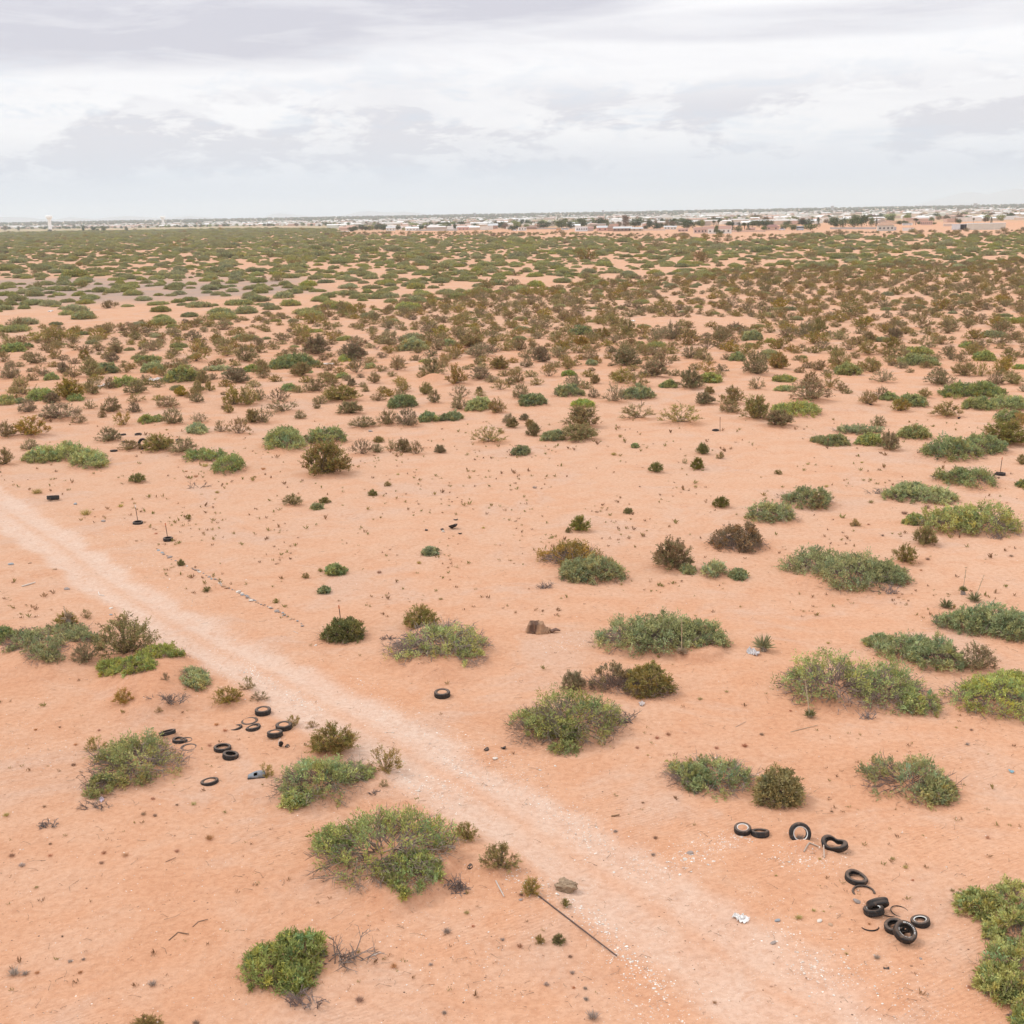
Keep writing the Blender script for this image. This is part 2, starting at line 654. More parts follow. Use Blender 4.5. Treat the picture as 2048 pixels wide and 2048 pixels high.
# ------------------------------------------------------------------ what stands where (pixels of enlarged tiles of the 2048 frame)
TS = 512.0 / 1932.0
TILES = {k + str(i): (512 * i, y, TS) for k, y in (('A', 900), ('B', 1212), ('C', 1536), ('D', 460)) for i in range(4)}
TILES.update({'P': (1660, 1720, 220 / 1932.), 'Q': (300, 1390, 300 / 1932.), 'S': (1450, 1620, 260 / 1932.), 'W': (220, 850, 180 / 1932.)})


def tp(t, x, y):
    o = TILES[t]
    return o[0] + x * o[2], o[1] + y * o[2]


def tb(t, bb):
    x0, y0 = tp(t, bb[0], bb[1])
    x1, y1 = tp(t, bb[2], bb[3])
    return x0, y0, x1, y1


SHRUBS = []      # dicts


def M(t, lobes, label=None, ref=None, tone='g', dead=0.3, mound=0.38, gap=0.16, big=True, like='mesquite'):
    if isinstance(lobes, tuple):
        lobes = [lobes]
    SHRUBS.append(dict(kind='mesquite', boxes=[tb(t, q) for q in lobes], label=label, ref=ref, tone=tone, dead=dead,
                       mound=mound, gap=gap, big=big, like=like))


def C(t, bb, label=None, ref=None, tone='o', dens='n'):
    SHRUBS.append(dict(kind='creosote', boxes=[tb(t, bb)], label=label, ref=ref, tone=tone, dens=dens))


# --- mesquites near the camera -------------------------------------------------------------
M('B0', [(35, 200, 310, 365), (220, 270, 510, 480), (310, 160, 640, 250), (500, 185, 750, 330)],
  'straggling pale green mesquite on the sand bank with a grey yucca stump behind', 'the straggling mesquite by the track', 'g', 0.8, 0.5, 0.34)
M('B0', (-60, 165, 105, 295), 'small dark green mesquite cut off by the frame beside the sand bank', None, 'd', 0.4)
M('B0', [(1120, 310, 1405, 495), (860, 400, 1125, 575), (760, 415, 900, 535), (975, 500, 1165, 610)],
  'yellow-green mesquite spreading round the foot of the tallest creosote', 'the mesquite at the tallest creosote', 'b', 0.5, 0.45, 0.30)
M('B0', (1380, 500, 1575, 650), 'small grey-green mesquite with bare twigs at the edge of the track', None, 'p', 1.6, 0.3, 0.45)
M('B0', [(685, 985, 1385, 1340), (860, 985, 1220, 1350), (670, 1300, 860, 1455)],
  'bushy green mesquite beside the half-buried ring of tyres', 'the mesquite beside the tyre ring', 'g', 1.2, 0.3, 0.18)
M('B1', [(1030, 135, 1690, 450), (1250, 215, 1490, 440), (1540, 300, 1720, 480)],
  'ragged mesquite mound with bare grey twigs and patchy green crown behind the lone tyre', 'the ragged grey-twigged mesquite', 'g', 3.0, 0.42, 0.44)
M('B1', [(165, 1125, 780, 1510), (560, 1190, 885, 1350)],
  'wide mesquite at the track edge with one bright lime patch', 'the mesquite with the lime patch', 'g', 2.0, 0.3, 0.24)
M('B1', (200, 1400, 415, 1545), 'bright lime mesquite clump growing out of the wide trackside mesquite', None, 'b', 0.3, 0.2, 0.05)
M('C1', [(500, 338, 1465, 900), (490, 430, 760, 690), (1000, 700, 1360, 1000)],
  'largest mesquite, crowning a red sand mound with a crumbling cut bank', 'the mesquite on the cut bank', 'g', 2.4, 0.34, 0.20)
M('C1', [(-60, 1290, 220, 1670), (130, 1255, 500, 1560), (200, 1500, 430, 1700)],
  'dense round green mesquite near the bottom edge with dead twigs at its foot', 'the round mesquite near the bottom edge', 'g', 0.9, 0.25, 0.08)
M('B2', [(120, 645, 800, 1060), (0, 790, 300, 1060), (290, 880, 500, 1115)],
  'dark green mesquite with tangled dead branches on its side, middle of the sand', 'the mesquite with tangled dead branches', 'g', 3.0, 0.3, 0.22)
M('B2', [(650, 70, 1200, 385), (850, 50, 1400, 380), (1150, 80, 1590, 350)],
  'broad smooth dome of green mesquite with a dead yucca leaning at its front', 'the broad mesquite dome with the yucca', 'g', 0.25, 0.35, 0.03)
M('B2', [(1200, 1165, 1800, 1430), (1200, 1190, 1480, 1400)],
  'greyish two-tone mesquite beside the round olive creosote', 'the two-tone mesquite', 'p', 2.6, 0.25, 0.32)
M('B3', [(1300, 30, 1640, 215), (1500, 0, 1932, 240), (1700, 60, 2050, 280)],
  'dark green mesquite dome touching the right frame edge', 'the dark mesquite dome at the frame edge', 'd', 0.3, 0.35, 0.06)
M('B3', [(740, 225, 930, 320), (820, 205, 1250, 420), (1060, 250, 1450, 500)],
  'long dark green mesquite sloping down to a brown creosote', 'the long sloping mesquite', 'd', 0.25, 0.35, 0.05)
M('B3', [(140, 355, 860, 780), (620, 400, 1130, 790), (960, 600, 1270, 810)],
  'sprawling olive-green mesquite with a pale yucca stalk at its front', 'the sprawling olive mesquite', 'g', 2.2, 0.3, 0.24)
M('B3', [(1370, 490, 2010, 860), (1620, 480, 1990, 700)],
  'bright yellow-green mesquite cut off by the right frame edge', 'the yellow-green mesquite at the frame edge', 'b', 1.2, 0.3, 0.18)
M('B3', [(720, 1165, 1385, 1490), (1150, 1300, 1390, 1510)],
  'isolated fresh green mesquite on open sand with a hollow brown centre', 'the isolated fresh green mesquite', 'p', 1.2, 0.26, 0.20)
M('C3', [(1440, 940, 1720, 1140), (1690, 890, 2040, 1200), (1700, 1100, 2040, 1420), (1620, 1350, 2040, 1760), (1600, 1520, 1900, 1760), (1640, 1200, 1760, 1300)],
  'tall rank of green mesquite filling the lower right frame edge', 'the mesquite rank at the lower frame edge', 'g', 0.6, 0.25, 0.08)
M('C3', (1830, 1820, 2060, 2010), 'mesquite corner with bare twigs in the bottom right corner', None, 'g', 1.2, 0.2, 0.2)
M('A3', [(1270, 130, 1560, 270), (1450, 90, 1700, 310)], 'blue-green mesquite dome in front of the staked black tyre', 'the blue-green mesquite by the staked tyre', 'd', 0.2)
M('A3', [(880, 275, 1130, 390), (1080, 280, 1395, 410), (980, 262, 1200, 330)], 'flat green mesquite with dead grey roots at its end', 'the flat mesquite with dead roots', 'g', 0.6)
M('A3', [(1040, 490, 1180, 570), (1170, 430, 1560, 640), (1400, 415, 1850, 650)], 'long rounded mesquite with pale dead twigs at its lower end', 'the long rounded mesquite', 'g', 0.5, 0.35, 0.06)
M('A3', [(155, 755, 600, 960), (400, 780, 840, 1090), (700, 850, 1040, 1040)], 'dense knobbly green mesquite dome sloping away, dark root at its end', 'the knobbly mesquite dome', 'g', 0.5, 0.38, 0.04)
M('A3', (100, 275, 475, 450), 'small rounded mesquite with an olive creosote at its foot', 'the small rounded mesquite', 'd', 0.3)
M('A2', (1795, 390, 2140, 560), 'compact two-coloured mesquite in front of the small rounded one', 'the compact two-coloured mesquite', 'p', 0.6)
M('A3', (1890, 215, 1990, 290), 'tiny grey mesquite clipped by the right frame edge', None, 'd', 0.3)
M('A2', [(370, 840, 600, 1000), (480, 815, 830, 1010)], 'pale green mesquite spread in front of a brown creosote', 'the pale mesquite before the brown creosote', 'p', 0.7, 0.3, 0.16)
M('A2', (1285, 810, 1370, 940), 'narrow pale mesquite sprout against a brown creosote', None, 'p', 0.5, 0.1)
M('A2', (1430, 840, 1615, 975), 'thin half-bare mesquite beside a tiny sprout', 'the half-bare mesquite', 'p', 2.0, 0.15, 0.5)
M('A2', (1660, 895, 1760, 985), 'tiny forked mesquite sprout on bare sand', None, 'p', 1.4, 0.1, 0.4)
# small isolated green plants
M('A1', (535, 870, 665, 950), 'small solitary dark green mesquite on the open flat', 'the solitary little mesquite on the flat', 'd', 0.1, 0.1, 0.05)
M('A1', (485, 1040, 560, 1088), 'very small green weed clump on the flat above the marker stake', None, 'd', 0.1, 0.0)
M('A1', (425, 412, 495, 452), 'very small bluish weed in the middle of the open flat', None, 'd', 0.1, 0.0)
M('A1', (1265, 740, 1365, 800), 'small pale weed patch in the middle of the open flat', None, 'p', 0.3, 0.0)
M('D2', (5, 1635, 130, 1710), 'low green weed pair on bare sand at the upper edge of the flat', None, 'd', 0.1, 0.1)
M('D2', (905, 1610, 950, 1645), 'tiny bluish green weed on the bare flat', None, 'd', 0.0, 0.0)
# --- mesquites of the middle distance --------------------------------------------------------
M('D0', [(220, 1640, 480, 1760), (420, 1615, 640, 1750), (570, 1650, 800, 1810)], 'long green mesquite with a brown middle beside the pile of tyres', 'the long mesquite beside the tyre pile', 'g', 0.6)
M('D0', [(1395, 1655, 1720, 1755), (1620, 1710, 1840, 1850)], 'two-lobed green mesquite with a white yucca stalk rising from it', 'the two-lobed mesquite with the white stalk', 'd', 0.4)
M('D1', (75, 1475, 370, 1675), 'grey-green mesquite, rounder one of the pair on pale sand', 'the rounder mesquite of the pair', 'p', 0.4)
M('D1', (395, 1480, 690, 1625), 'dark green mesquite, flatter one of the pair on pale sand', 'the flatter mesquite of the pair', 'd', 0.4)
M('D3', [(1170, 1560, 1600, 1750), (1450, 1550, 1790, 1700)], 'wide bluish mesquite dome above the staked tyre', 'the wide bluish mesquite dome', 'd', 0.4)
M('D3', [(325, 1560, 480, 1610), (400, 1545, 605, 1635)], 'green mesquite with a marker stake at its front', 'the mesquite with the stake in front', 'g', 0.2)
M('D3', (520, 1480, 850, 1550), 'long low mesquite strip behind two smaller green ones', 'the long low mesquite strip', 'd', 0.3)
M('D3', (670, 1535, 860, 1635), None, None, 'b', 0.2)
M('D3', (980, 1485, 1215, 1590), None, 'the mesquite with the brown core', 'g', 0.3)
M('D3', (20, 1300, 385, 1415), None, 'the bright mesquite before the tall creosotes', 'b', 0.3)
M('D3', (1305, 1165, 1765, 1280), None, 'the flat dome beside the yellow-green mesquites', 'd', 0.3)
M('D3', [(1470, 1265, 1680, 1365), (1640, 1260, 1990, 1370)], None, 'the yellow-green mesquite strip', 'b', 0.3)
M('D3', (1720, 1360, 1932, 1460), None, None, 'g', 0.3)
M('D3', [(855, 1235, 980, 1295), (970, 1240, 1200, 1345)], None, None, 'g', 0.4)
for q in [('D1', (1230, 1380, 1370, 1455), 'g'), ('D1', (1390, 1380, 1555, 1445), 'd'), ('D1', (1000, 1250, 1210, 1350), 'd'), ('D1', (1585, 1270, 1780, 1370), 'b'),
          ('D1', (200, 1155, 300, 1220), 'd'), ('D1', (605, 1085, 700, 1125), 'b'), ('D1', (830, 995, 900, 1050), 'p'), ('D1', (120, 940, 470, 1050), 'd'),
          ('D2', (225, 1515, 390, 1600), 'p'), ('D2', (455, 1285, 620, 1340), 'b'), ('D2', (310, 1185, 545, 1265), 'g'), ('D2', (60, 1245, 260, 1335), 'd'),
          ('D2', (830, 1185, 1060, 1285), 'p'), ('D2', (1125, 1140, 1240, 1195), 'g'), ('D2', (1420, 1085, 1570, 1155), 'b'), ('D2', (375, 1060, 480, 1110), 'b'),
          ('D2', (560, 975, 640, 1030), 'p'), ('D2', (1640, 930, 1760, 995), 'p'), ('D2', (1740, 770, 1880, 840), 'p'), ('D2', (430, 735, 590, 800), 'p'),
          ('D3', (505, 1010, 700, 1100), 'b'), ('D3', (985, 940, 1275, 1035), 'g'), ('D3', (1030, 895, 1220, 945), 'b'), ('D3', (1560, 920, 1710, 1000), 'g'),
          ('D3', (40, 1105, 200, 1150), 'g'), ('D3', (65, 1185, 210, 1220), 'p'), ('D3', (1450, 850, 1550, 890), 'g'), ('D3', (1850, 1020, 1960, 1055), 'b'),
          ('D0', (1060, 1400, 1160, 1465), 'b'), ('D0', (1160, 1390, 1230, 1450), 'p'), ('D0', (1420, 1460, 1560, 1545), 'p'), ('D0', (520, 1240, 620, 1300), 'd'),
          ('D0', (210, 1200, 410, 1290), 'b'), ('D0', (-20, 1240, 110, 1330), 'b'), ('D0', (120, 1260, 180, 1310), 'd'), ('D0', (850, 1105, 1040, 1190), 'g'),
          ('D0', (1235, 1040, 1510, 1160), 'g'), ('D0', (1070, 1000, 1240, 1080), 'g'), ('D0', (1030, 955, 1210, 1010), 'd'), ('D0', (740, 1010, 890, 1085), 'd'),
          ('D0', (340, 1085, 440, 1140), 'g'), ('D0', (30, 860, 180, 930), 'd'), ('D0', (180, 850, 250, 895), 'd'), ('D0', (1540, 1035, 1750, 1070), 'p'),
          ('D0', (1840, 1020, 1960, 1080), 'g'), ('D1', (630, 940, 730, 1000), 'b'), ('D1', (1100, 820, 1290, 920), 'p'), ('D1', (1400, 830, 1510, 880), 'p')]:
    M(q[0], q[1], None, None, q[2], 0.35, 0.3)

# --- creosotes near the camera ---------------------------------------------------------------
C('B0', (760, 110, 1155, 425), 'tallest branching creosote on the sand bank beside the track', 'the tallest creosote', 'o', 'n')
C('B0', (560, 310, 750, 448), 'small brown creosote on the sand slope between two mesquites', None, 'b')
C('B0', (415, 55, 590, 175), 'creosote tuft behind the grey yucca stump', None, 'o')
C('B0', (610, 28, 695, 102), 'little creosote sprig between the yucca stump and the track', None, 'o', 's')
C('B0', (645, 985, 805, 1110), 'creosote sprig poking out of the mesquite beside the tyre ring', None, 'o', 's')
C('B0', (868, 665, 1003, 772), 'small golden creosote on the shaded sand bank', None, 'y')
C('B0', (1228, 608, 1295, 668), 'tiny brown creosote seedling on the eroded bank', None, 'b', 's')
C('B0', (1172, 783, 1228, 832), 'tiny green-gold creosote seedling below the grey dead shrub', None, 'y', 's')
C('B0', (1613, 632, 1812, 757), 'open golden creosote on sand above the tyre ring', 'the golden creosote above the tyre ring', 'y')
C('B0', (1808, 540, 1925, 640), 'sparse creosote at the track edge above the thick tyre', None, 'o', 's')
C('B1', (-45, 645, 92, 718), 'low creosote sprig between the track and the thick tyre', None, 'o', 's')
C('B1', (243, 818, 352, 912), 'thin golden creosote sprig behind the flat tyre', None, 'y', 's')
C('B1', (383, 858, 472, 918), 'low golden creosote sprig at the track edge', None, 'y', 's')
M('B1', (518, 105, 812, 288), 'dense dark olive creosote with the orange-tipped stake behind it', 'the dense creosote at the stake', 'k', 0.4, 0.06, 0.06, like='creosote')
C('B1', (1120, 22, 1365, 190), 'brown-olive creosote behind the ragged grey-twigged mesquite', None, 'o', 'd')
C('B1', (428, 922, 742, 1135), 'golden brown creosote just behind the mesquite with the lime patch', None, 'y', 'd')
C('B1', (848, 1078, 1098, 1280), 'open see-through golden creosote standing at the track edge', 'the see-through creosote', 'y', 's')
C('B1', (932, 1312, 998, 1385), 'small creosote seedling below the see-through creosote', None, 'o', 's')
C('C1', (1510, 428, 1675, 560), 'small creosote beside the track above the cut bank', None, 'o')
C('C1', (1712, 612, 1980, 800), 'wide low creosote at the left edge of the track', 'the wide low creosote at the track', 'o')
C('C2', (78, 842, 218, 982), 'creosote at the upper end of the long rusty pole', 'the creosote at the rusty pole', 'y')
C('C2', (362, 998, 443, 1060), 'tiny olive creosote on gravel below the tan lump', None, 'g')
C('C2', (308, 1262, 397, 1330), 'tiny bright olive creosote below the rusty pole', None, 'g', 'd')
C('C2', (172, 1265, 248, 1330), 'tiny yellowish creosote seedling below the rusty pole', None, 'y')
C('C0', (985, 1885, 1220, 2010), 'creosote top cut off by the bottom frame edge', None, 'y', 'd')
C('B2', (372, 508, 548, 665), 'brown creosote rising behind the mesquite with tangled dead branches', None, 'b', 'd')
M('B2', (588, 438, 930, 660), 'brown creosote, thinner half of the joined pair below the mesquite dome', 'the joined creosote pair', 'n', 3.0, 0.08, 0.36, like='creosote')
M('B2', (860, 442, 1205, 705), 'olive creosote, denser half of the joined pair below the mesquite dome', None, 'o', 2.4, 0.08, 0.26, like='creosote')
M('B2', (1835, 1242, 2190, 1535), 'round ball-shaped olive creosote above the whitewall tyres', 'the ball-shaped creosote', 'o', 0.4, 0.06, 0.05, like='creosote')
C('B3', (1445, 308, 1695, 508), 'dark brown creosote at the lower end of the long sloping mesquite', None, 'b')
C('A3', (1095, 598, 1270, 730), 'compact olive creosote below the long rounded mesquite', 'the compact olive creosote', 'o', 'd')
C('A3', (938, 728, 1125, 872), 'open brown creosote beside the knobbly mesquite dome', None, 'o')
C('A3', (310, 360, 440, 465), 'olive creosote at the foot of the small rounded mesquite', None, 'o')
C('A3', (620, 525, 695, 580), 'tiny golden creosote above the knobbly mesquite dome', None, 'y')
C('A3', (48, 150, 105, 188), 'tiny olive creosote on the flat near the bluish mesquite', None, 'g')
M('A2', (235, 675, 682, 885), 'wide brown creosote behind the pale green mesquite', 'the wide brown creosote', 'o', 2.0, 0.08, 0.30, like='creosote')
C('A2', (1085, 702, 1340, 930), 'brown creosote with a pale mesquite sprout at its side', 'the creosote with the pale sprout', 'b', 'd')
M('A2', (1508, 558, 1892, 778), 'broad brown creosote on pale sand above the half-bare mesquite', 'the broad brown creosote on pale sand', 'n', 2.4, 0.08, 0.32, like='creosote')
C('A2', (443, 513, 585, 625), 'small dark green creosote ball on the flat', 'the dark creosote ball on the flat', 'g', 'd')
C('A2', (403, 583, 452, 630), 'tiny creosote beside the dark creosote ball', None, 'g')
C('A2', (843, 438, 910, 484), 'tiny dark creosote on the middle of the flat', None, 'g', 'd')
C('A2', (1518, 362, 1634, 445), 'small dark creosote ball near the compact mesquite', None, 'g', 'd')
C('A2', (1033, 102, 1138, 178), 'small dark creosote, lower one of the row on the upper flat', None, 'g', 'd')
C('A2', (1352, 72, 1448, 158), 'small round creosote with a soft shadow on the upper flat', None, 'g', 'd')
C('A2', (1392, -42, 1485, 42), 'round olive creosote behind the others on the upper flat', None, 'g', 'd')
C('A2', (1542, 18, 1602, 72), 'tiny pale creosote on the upper flat', None, 'o')
C('A2', (1283, 62, 1328, 108), 'tiny thin creosote sprig on the upper flat', None, 'o', 's')
C('A1', (213, 342, 345, 428), 'small olive creosote on the open flat beside two weeds', 'the small creosote beside two weeds', 'o')
C('A1', (473, 358, 563, 404), 'small greenish brush on the open flat', None, 'g', 'd')
C('A1', (845, 302, 915, 350), 'tiny dark creosote in the middle of the upper flat', None, 'g', 'd')
C('A1', (966, 238, 1020, 278), 'tiny creosote with a dark twig on the upper flat', None, 'o')
C('A1', (345, 928, 403, 974), 'tiny golden creosote beside the solitary little mesquite', None, 'o')
C('A1', (466, 893, 508, 922), 'tiny creosote sprig above the solitary little mesquite', None, 'o')
C('A1', (128, 1122, 178, 1158), 'tiny creosote sprig near the line of stones', None, 'o')
C('A0', (978, 186, 1095, 254), 'small flat-topped creosote on bare sand below the two-lobed mesquite', 'the flat-topped creosote', 'g', 'd')
C('A0', (1526, 1030, 1593, 1074), 'tiny olive creosote beside the line of stones', None, 'g')
C('A0', (1340, 828, 1395, 880), 'tiny green brush beside the line of stones', None, 'g', 'd')
C('A0', (1400, 484, 1445, 528), 'tiny pale brush on the flat near the staked tyres', None, 'g')
# --- creosotes of the middle distance ----------------------------------------------------------
C('D1', (375, 1640, 692, 1875), 'big two-tiered olive creosote at the upper edge of the flat', 'the big two-tiered creosote', 'o', 'd')
C('D2', (408, 1352, 645, 1505), 'vase-shaped dense creosote on pale sand', 'the vase-shaped creosote', 'o', 'd')
C('D2', (1120, 1335, 1412, 1480), 'open airy brown creosote on pale sand', 'the airy brown creosote', 'o', 's')
C('D2', (828, 1328, 1075, 1445), 'thin greyish creosote below the rusty stake', 'the thin greyish creosote', 'b', 's')
C('D2', (378, 1505, 645, 1600), 'flat brown-olive creosote joined to a pale mesquite', 'the flat brown-olive creosote', 'o', 'd')
C('D1', (1638, 1498, 1885, 1625), 'low open olive creosote on its own on pale sand', 'the low open creosote', 'o', 's')
C('D3', (1625, 1475, 1960, 1640), 'dark olive creosote mass at the right frame edge', 'the dark creosote mass', 'g', 'd')
C('D3', (840, 1545, 985, 1678), 'brown creosote leaning on the small bright mesquite', None, 'b', 'd')
C('D3', (155, 1170, 455, 1312), 'tall brown creosote behind a bright mesquite', 'the tall brown creosote', 'b')
C('D3', (-25, 1380, 190, 1492), 'brown creosote in front of the bright mesquite', None, 'b', 'd')
C('D2', (1745, 1260, 1935, 1455), 'tall dark creosote above the staked tyre', 'the tall dark creosote', 'o', 'd')
C('D0', (735, 1510, 905, 1612), 'rounded brown creosote beside the pile of tyres', 'the rounded creosote beside the tyres', 'b')
C('D0', (1095, 1560, 1310, 1680), 'brown creosote spreading over the pile of tyres', None, 'o', 'd')
C('D0', (1280, 1588, 1485, 1695), 'twiggy creosote at the end of the pile of tyres', None, 'b')
for q in [
    ('D0', -30, 1640, 105, 1795), ('D0', 170, 1590, 285, 1672), ('D0', 900, 1598, 1050, 1672), ('D0', -20, 1410, 110, 1590), ('D0', 110, 1440, 360, 1572),
    ('D0', 320, 1340, 590, 1442), ('D0', 540, 1400, 652, 1472), ('D0', 150, 1290, 272, 1392), ('D0', 640, 1290, 732, 1362), ('D0', 770, 1280, 912, 1392),
    ('D0', 740, 1360, 800, 1425), ('D0', 870, 1380, 1012, 1492), ('D0', 1225, 1360, 1372, 1482), ('D0', 960, 1310, 1062, 1392), ('D0', 970, 1240, 1092, 1312),
    ('D0', 1190, 1270, 1352, 1352), ('D0', 1320, 1190, 1412, 1264), ('D0', 1440, 1150, 1542, 1245), ('D0', 1440, 1240, 1532, 1312), ('D0', 1545, 1140, 1622, 1228),
    ('D0', 1690, 1200, 1840, 1342), ('D0', 1800, 1190, 1945, 1342), ('D0', 1690, 1320, 1762, 1392), ('D0', 1430, 1390, 1566, 1468), ('D0', 1620, 1450, 1722, 1538),
    ('D0', 1722, 1430, 1884, 1562), ('D0', 1850, 1350, 1960, 1472), ('D0', 950, 1150, 1102, 1252), ('D0', 640, 1140, 772, 1254), ('D0', 430, 1150, 632, 1292),
    ('D0', 70, 1130, 305, 1272), ('D0', 1160, 1030, 1300, 1122), ('D0', 600, 1000, 792, 1132), ('D0', 500, 1010, 612, 1132), ('D0', 430, 1010, 522, 1088),
    ('D0', 255, 1020, 362, 1102), ('D0', 20, 1010, 152, 1142), ('D0', 1690, 1060, 1882, 1172), ('D0', 1480, 1070, 1582, 1172), ('D0', 1392, 852, 1568, 1018),
    ('D0', 1635, 880, 1792, 968), ('D0', 1780, 890, 1940, 1012), ('D0', 900, 1010, 1002, 1092), ('D0', 215, 940, 342, 1022), ('D0', -20, 925, 82, 1012),
    ('D0', 370, 850, 472, 972), ('D0', 590, 890, 680, 1000), ('D0', 840, 870, 930, 940), ('D0', 1290, 980, 1400, 1060), ('D0', 790, 1120, 880, 1210),
    ('D0', 340, 1240, 450, 1320), ('D0', 780, 940, 900, 1010),
    ('D1', 715, 1600, 885, 1712), ('D1', 868, 1620, 958, 1688), ('D1', 975, 1585, 1072, 1672), ('D1', 1060, 1590, 1172, 1694), ('D1', 1150, 1610, 1264, 1708),
    ('D1', 888, 1558, 964, 1608), ('D1', 1345, 1630, 1428, 1694), ('D1', 718, 1420, 892, 1504), ('D1', 918, 1380, 1072, 1484), ('D1', 1058, 1370, 1234, 1498),
    ('D1', 1472, 1250, 1592, 1374), ('D1', 1470, 1190, 1612, 1284), ('D1', 1750, 1290, 1884, 1398), ('D1', 1235, 1160, 1332, 1254), ('D1', 1290, 1195, 1394, 1324),
    ('D1', 622, 1310, 792, 1404), ('D1', 522, 1190, 762, 1304), ('D1', 428, 1305, 488, 1354), ('D1', 100, 1290, 322, 1388), ('D1', 95, 1215, 252, 1312),
    ('D1', -20, 1170, 72, 1304), ('D1', -20, 1350, 142, 1474), ('D1', 298, 1370, 374, 1434), ('D1', 370, 1135, 522, 1234), ('D1', 478, 1090, 614, 1168),
    ('D1', 690, 1130, 758, 1188), ('D1', 845, 1085, 942, 1168), ('D1', 795, 1175, 852, 1228), ('D1', 1048, 1155, 1164, 1234), ('D1', 1428, 1045, 1594, 1184),
    ('D1', 1248, 980, 1424, 1112), ('D1', 1602, 1050, 1768, 1144), ('D1', 1778, 1135, 1912, 1224), ('D1', 1660, 1185, 1708, 1224), ('D1', 1765, 970, 1908, 1064),
    ('D1', 1640, 970, 1718, 1024), ('D1', 992, 970, 1142, 1078), ('D1', 688, 990, 832, 1094), ('D1', 252, 1020, 432, 1118), ('D1', -20, 960, 102, 1112),
    ('D1', 630, 880, 832, 1000), ('D1', 1448, 890, 1554, 992), ('D1', 1860, 1400, 1960, 1470), ('D1', 350, 830, 560, 960), ('D1', 930, 790, 1110, 890), ('D1', 1530, 800, 1720, 900),
    ('D2', 110, 1475, 222, 1568), ('D2', 100, 1435, 172, 1494), ('D2', 58, 1395, 132, 1444), ('D2', -40, 1420, 44, 1504), ('D2', 10, 1160, 134, 1294),
    ('D2', 688, 1170, 852, 1318), ('D2', 580, 1205, 658, 1278), ('D2', 860, 1095, 1034, 1198), ('D2', 752, 1060, 904, 1172), ('D2', 972, 1010, 1164, 1124),
    ('D2', 1248, 1080, 1444, 1214), ('D2', 1378, 1240, 1524, 1328), ('D2', 1448, 1190, 1524, 1248), ('D2', 1568, 1205, 1752, 1334), ('D2', 1575, 1300, 1724, 1394),
    ('D2', 1788, 1120, 1912, 1218), ('D2', 588, 1100, 664, 1172), ('D2', 218, 1020, 342, 1122), ('D2', 378, 950, 474, 1068), ('D2', 158, 900, 284, 1014),
    ('D2', 68, 930, 154, 1054), ('D2', -20, 1060, 84, 1168), ('D2', 543, 910, 644, 994), ('D2', 768, 920, 964, 1048), ('D2', 1058, 920, 1204, 1054),
    ('D2', 942, 880, 1064, 968), ('D2', 1745, 945, 1940, 1114), ('D2', 1282, 890, 1404, 984), ('D2', 1378, 910, 1504, 994), ('D2', 1398, 1000, 1524, 1094),
    ('D2', 1430, 840, 1514, 914), ('D2', 1508, 770, 1654, 854), ('D2', 300, 860, 460, 940), ('D2', 0, 810, 105, 930), ('D2', 700, 885, 780, 940), ('D2', 400, 1110, 540, 1200),
    ('D2', 1130, 720, 1290, 850), ('D2', 800, 690, 940, 800), ('D2', 620, 750, 735, 835), ('D2', 470, 810, 575, 880),
    ('D3', 380, 1100, 544, 1204), ('D3', 258, 1090, 394, 1184), ('D3', 1050, 1500, 1164, 1594), ('D3', 1815, 1390, 1945, 1504), ('D3', 1248, 1320, 1444, 1424),
    ('D3', 928, 1285, 1064, 1384), ('D3', 688, 1230, 814, 1330), ('D3', 798, 1200, 904, 1294), ('D3', 1128, 1205, 1234, 1274), ('D3', 778, 1415, 880, 1494),
    ('D3', 772, 1065, 944, 1164), ('D3', 702, 980, 854, 1094), ('D3', 1398, 1010, 1564, 1118), ('D3', 1552, 1000, 1674, 1124), ('D3', 1198, 1080, 1394, 1184),
    ('D3', 1662, 1080, 1764, 1184), ('D3', 1762, 1100, 1935, 1178), ('D3', 1888, 1150, 1960, 1234), ('D3', 1708, 985, 1854, 1088), ('D3', 1402, 930, 1524, 1014),
    ('D3', 858, 820, 994, 914), ('D3', 1138, 805, 1284, 908), ('D3', 548, 840, 694, 924), ('D3', 678, 860, 834, 954), ('D3', 8, 940, 144, 1064),
    ('D3', 328, 1000, 454, 1074), ('D3', 458, 920, 614, 1044), ('D3', 1528, 840, 1664, 904), ('D3', 1658, 790, 1824, 884), ('D3', 1872, 1665, 1960, 1784),
    ('D3', 1875, 900, 1960, 975), ('D3', 200, 720, 334, 814), ('D3', 300, 680, 444, 804), ('D3', 720, 760, 804, 858), ('D3', 888, 755, 1014, 834), ('D3', 1070, 630, 1244, 764)]:
    C(q[0], q[1:], None, None, random.choice(['b', 'b', 'o', 'b', 'y']), random.choice(['n', 'n', 'd', 's']))


# ------------------------------------------------------------------ from a pixel box to a place and a size
def view_elev(x, y):
    return math.atan2(CAM_H, math.hypot(x, y))


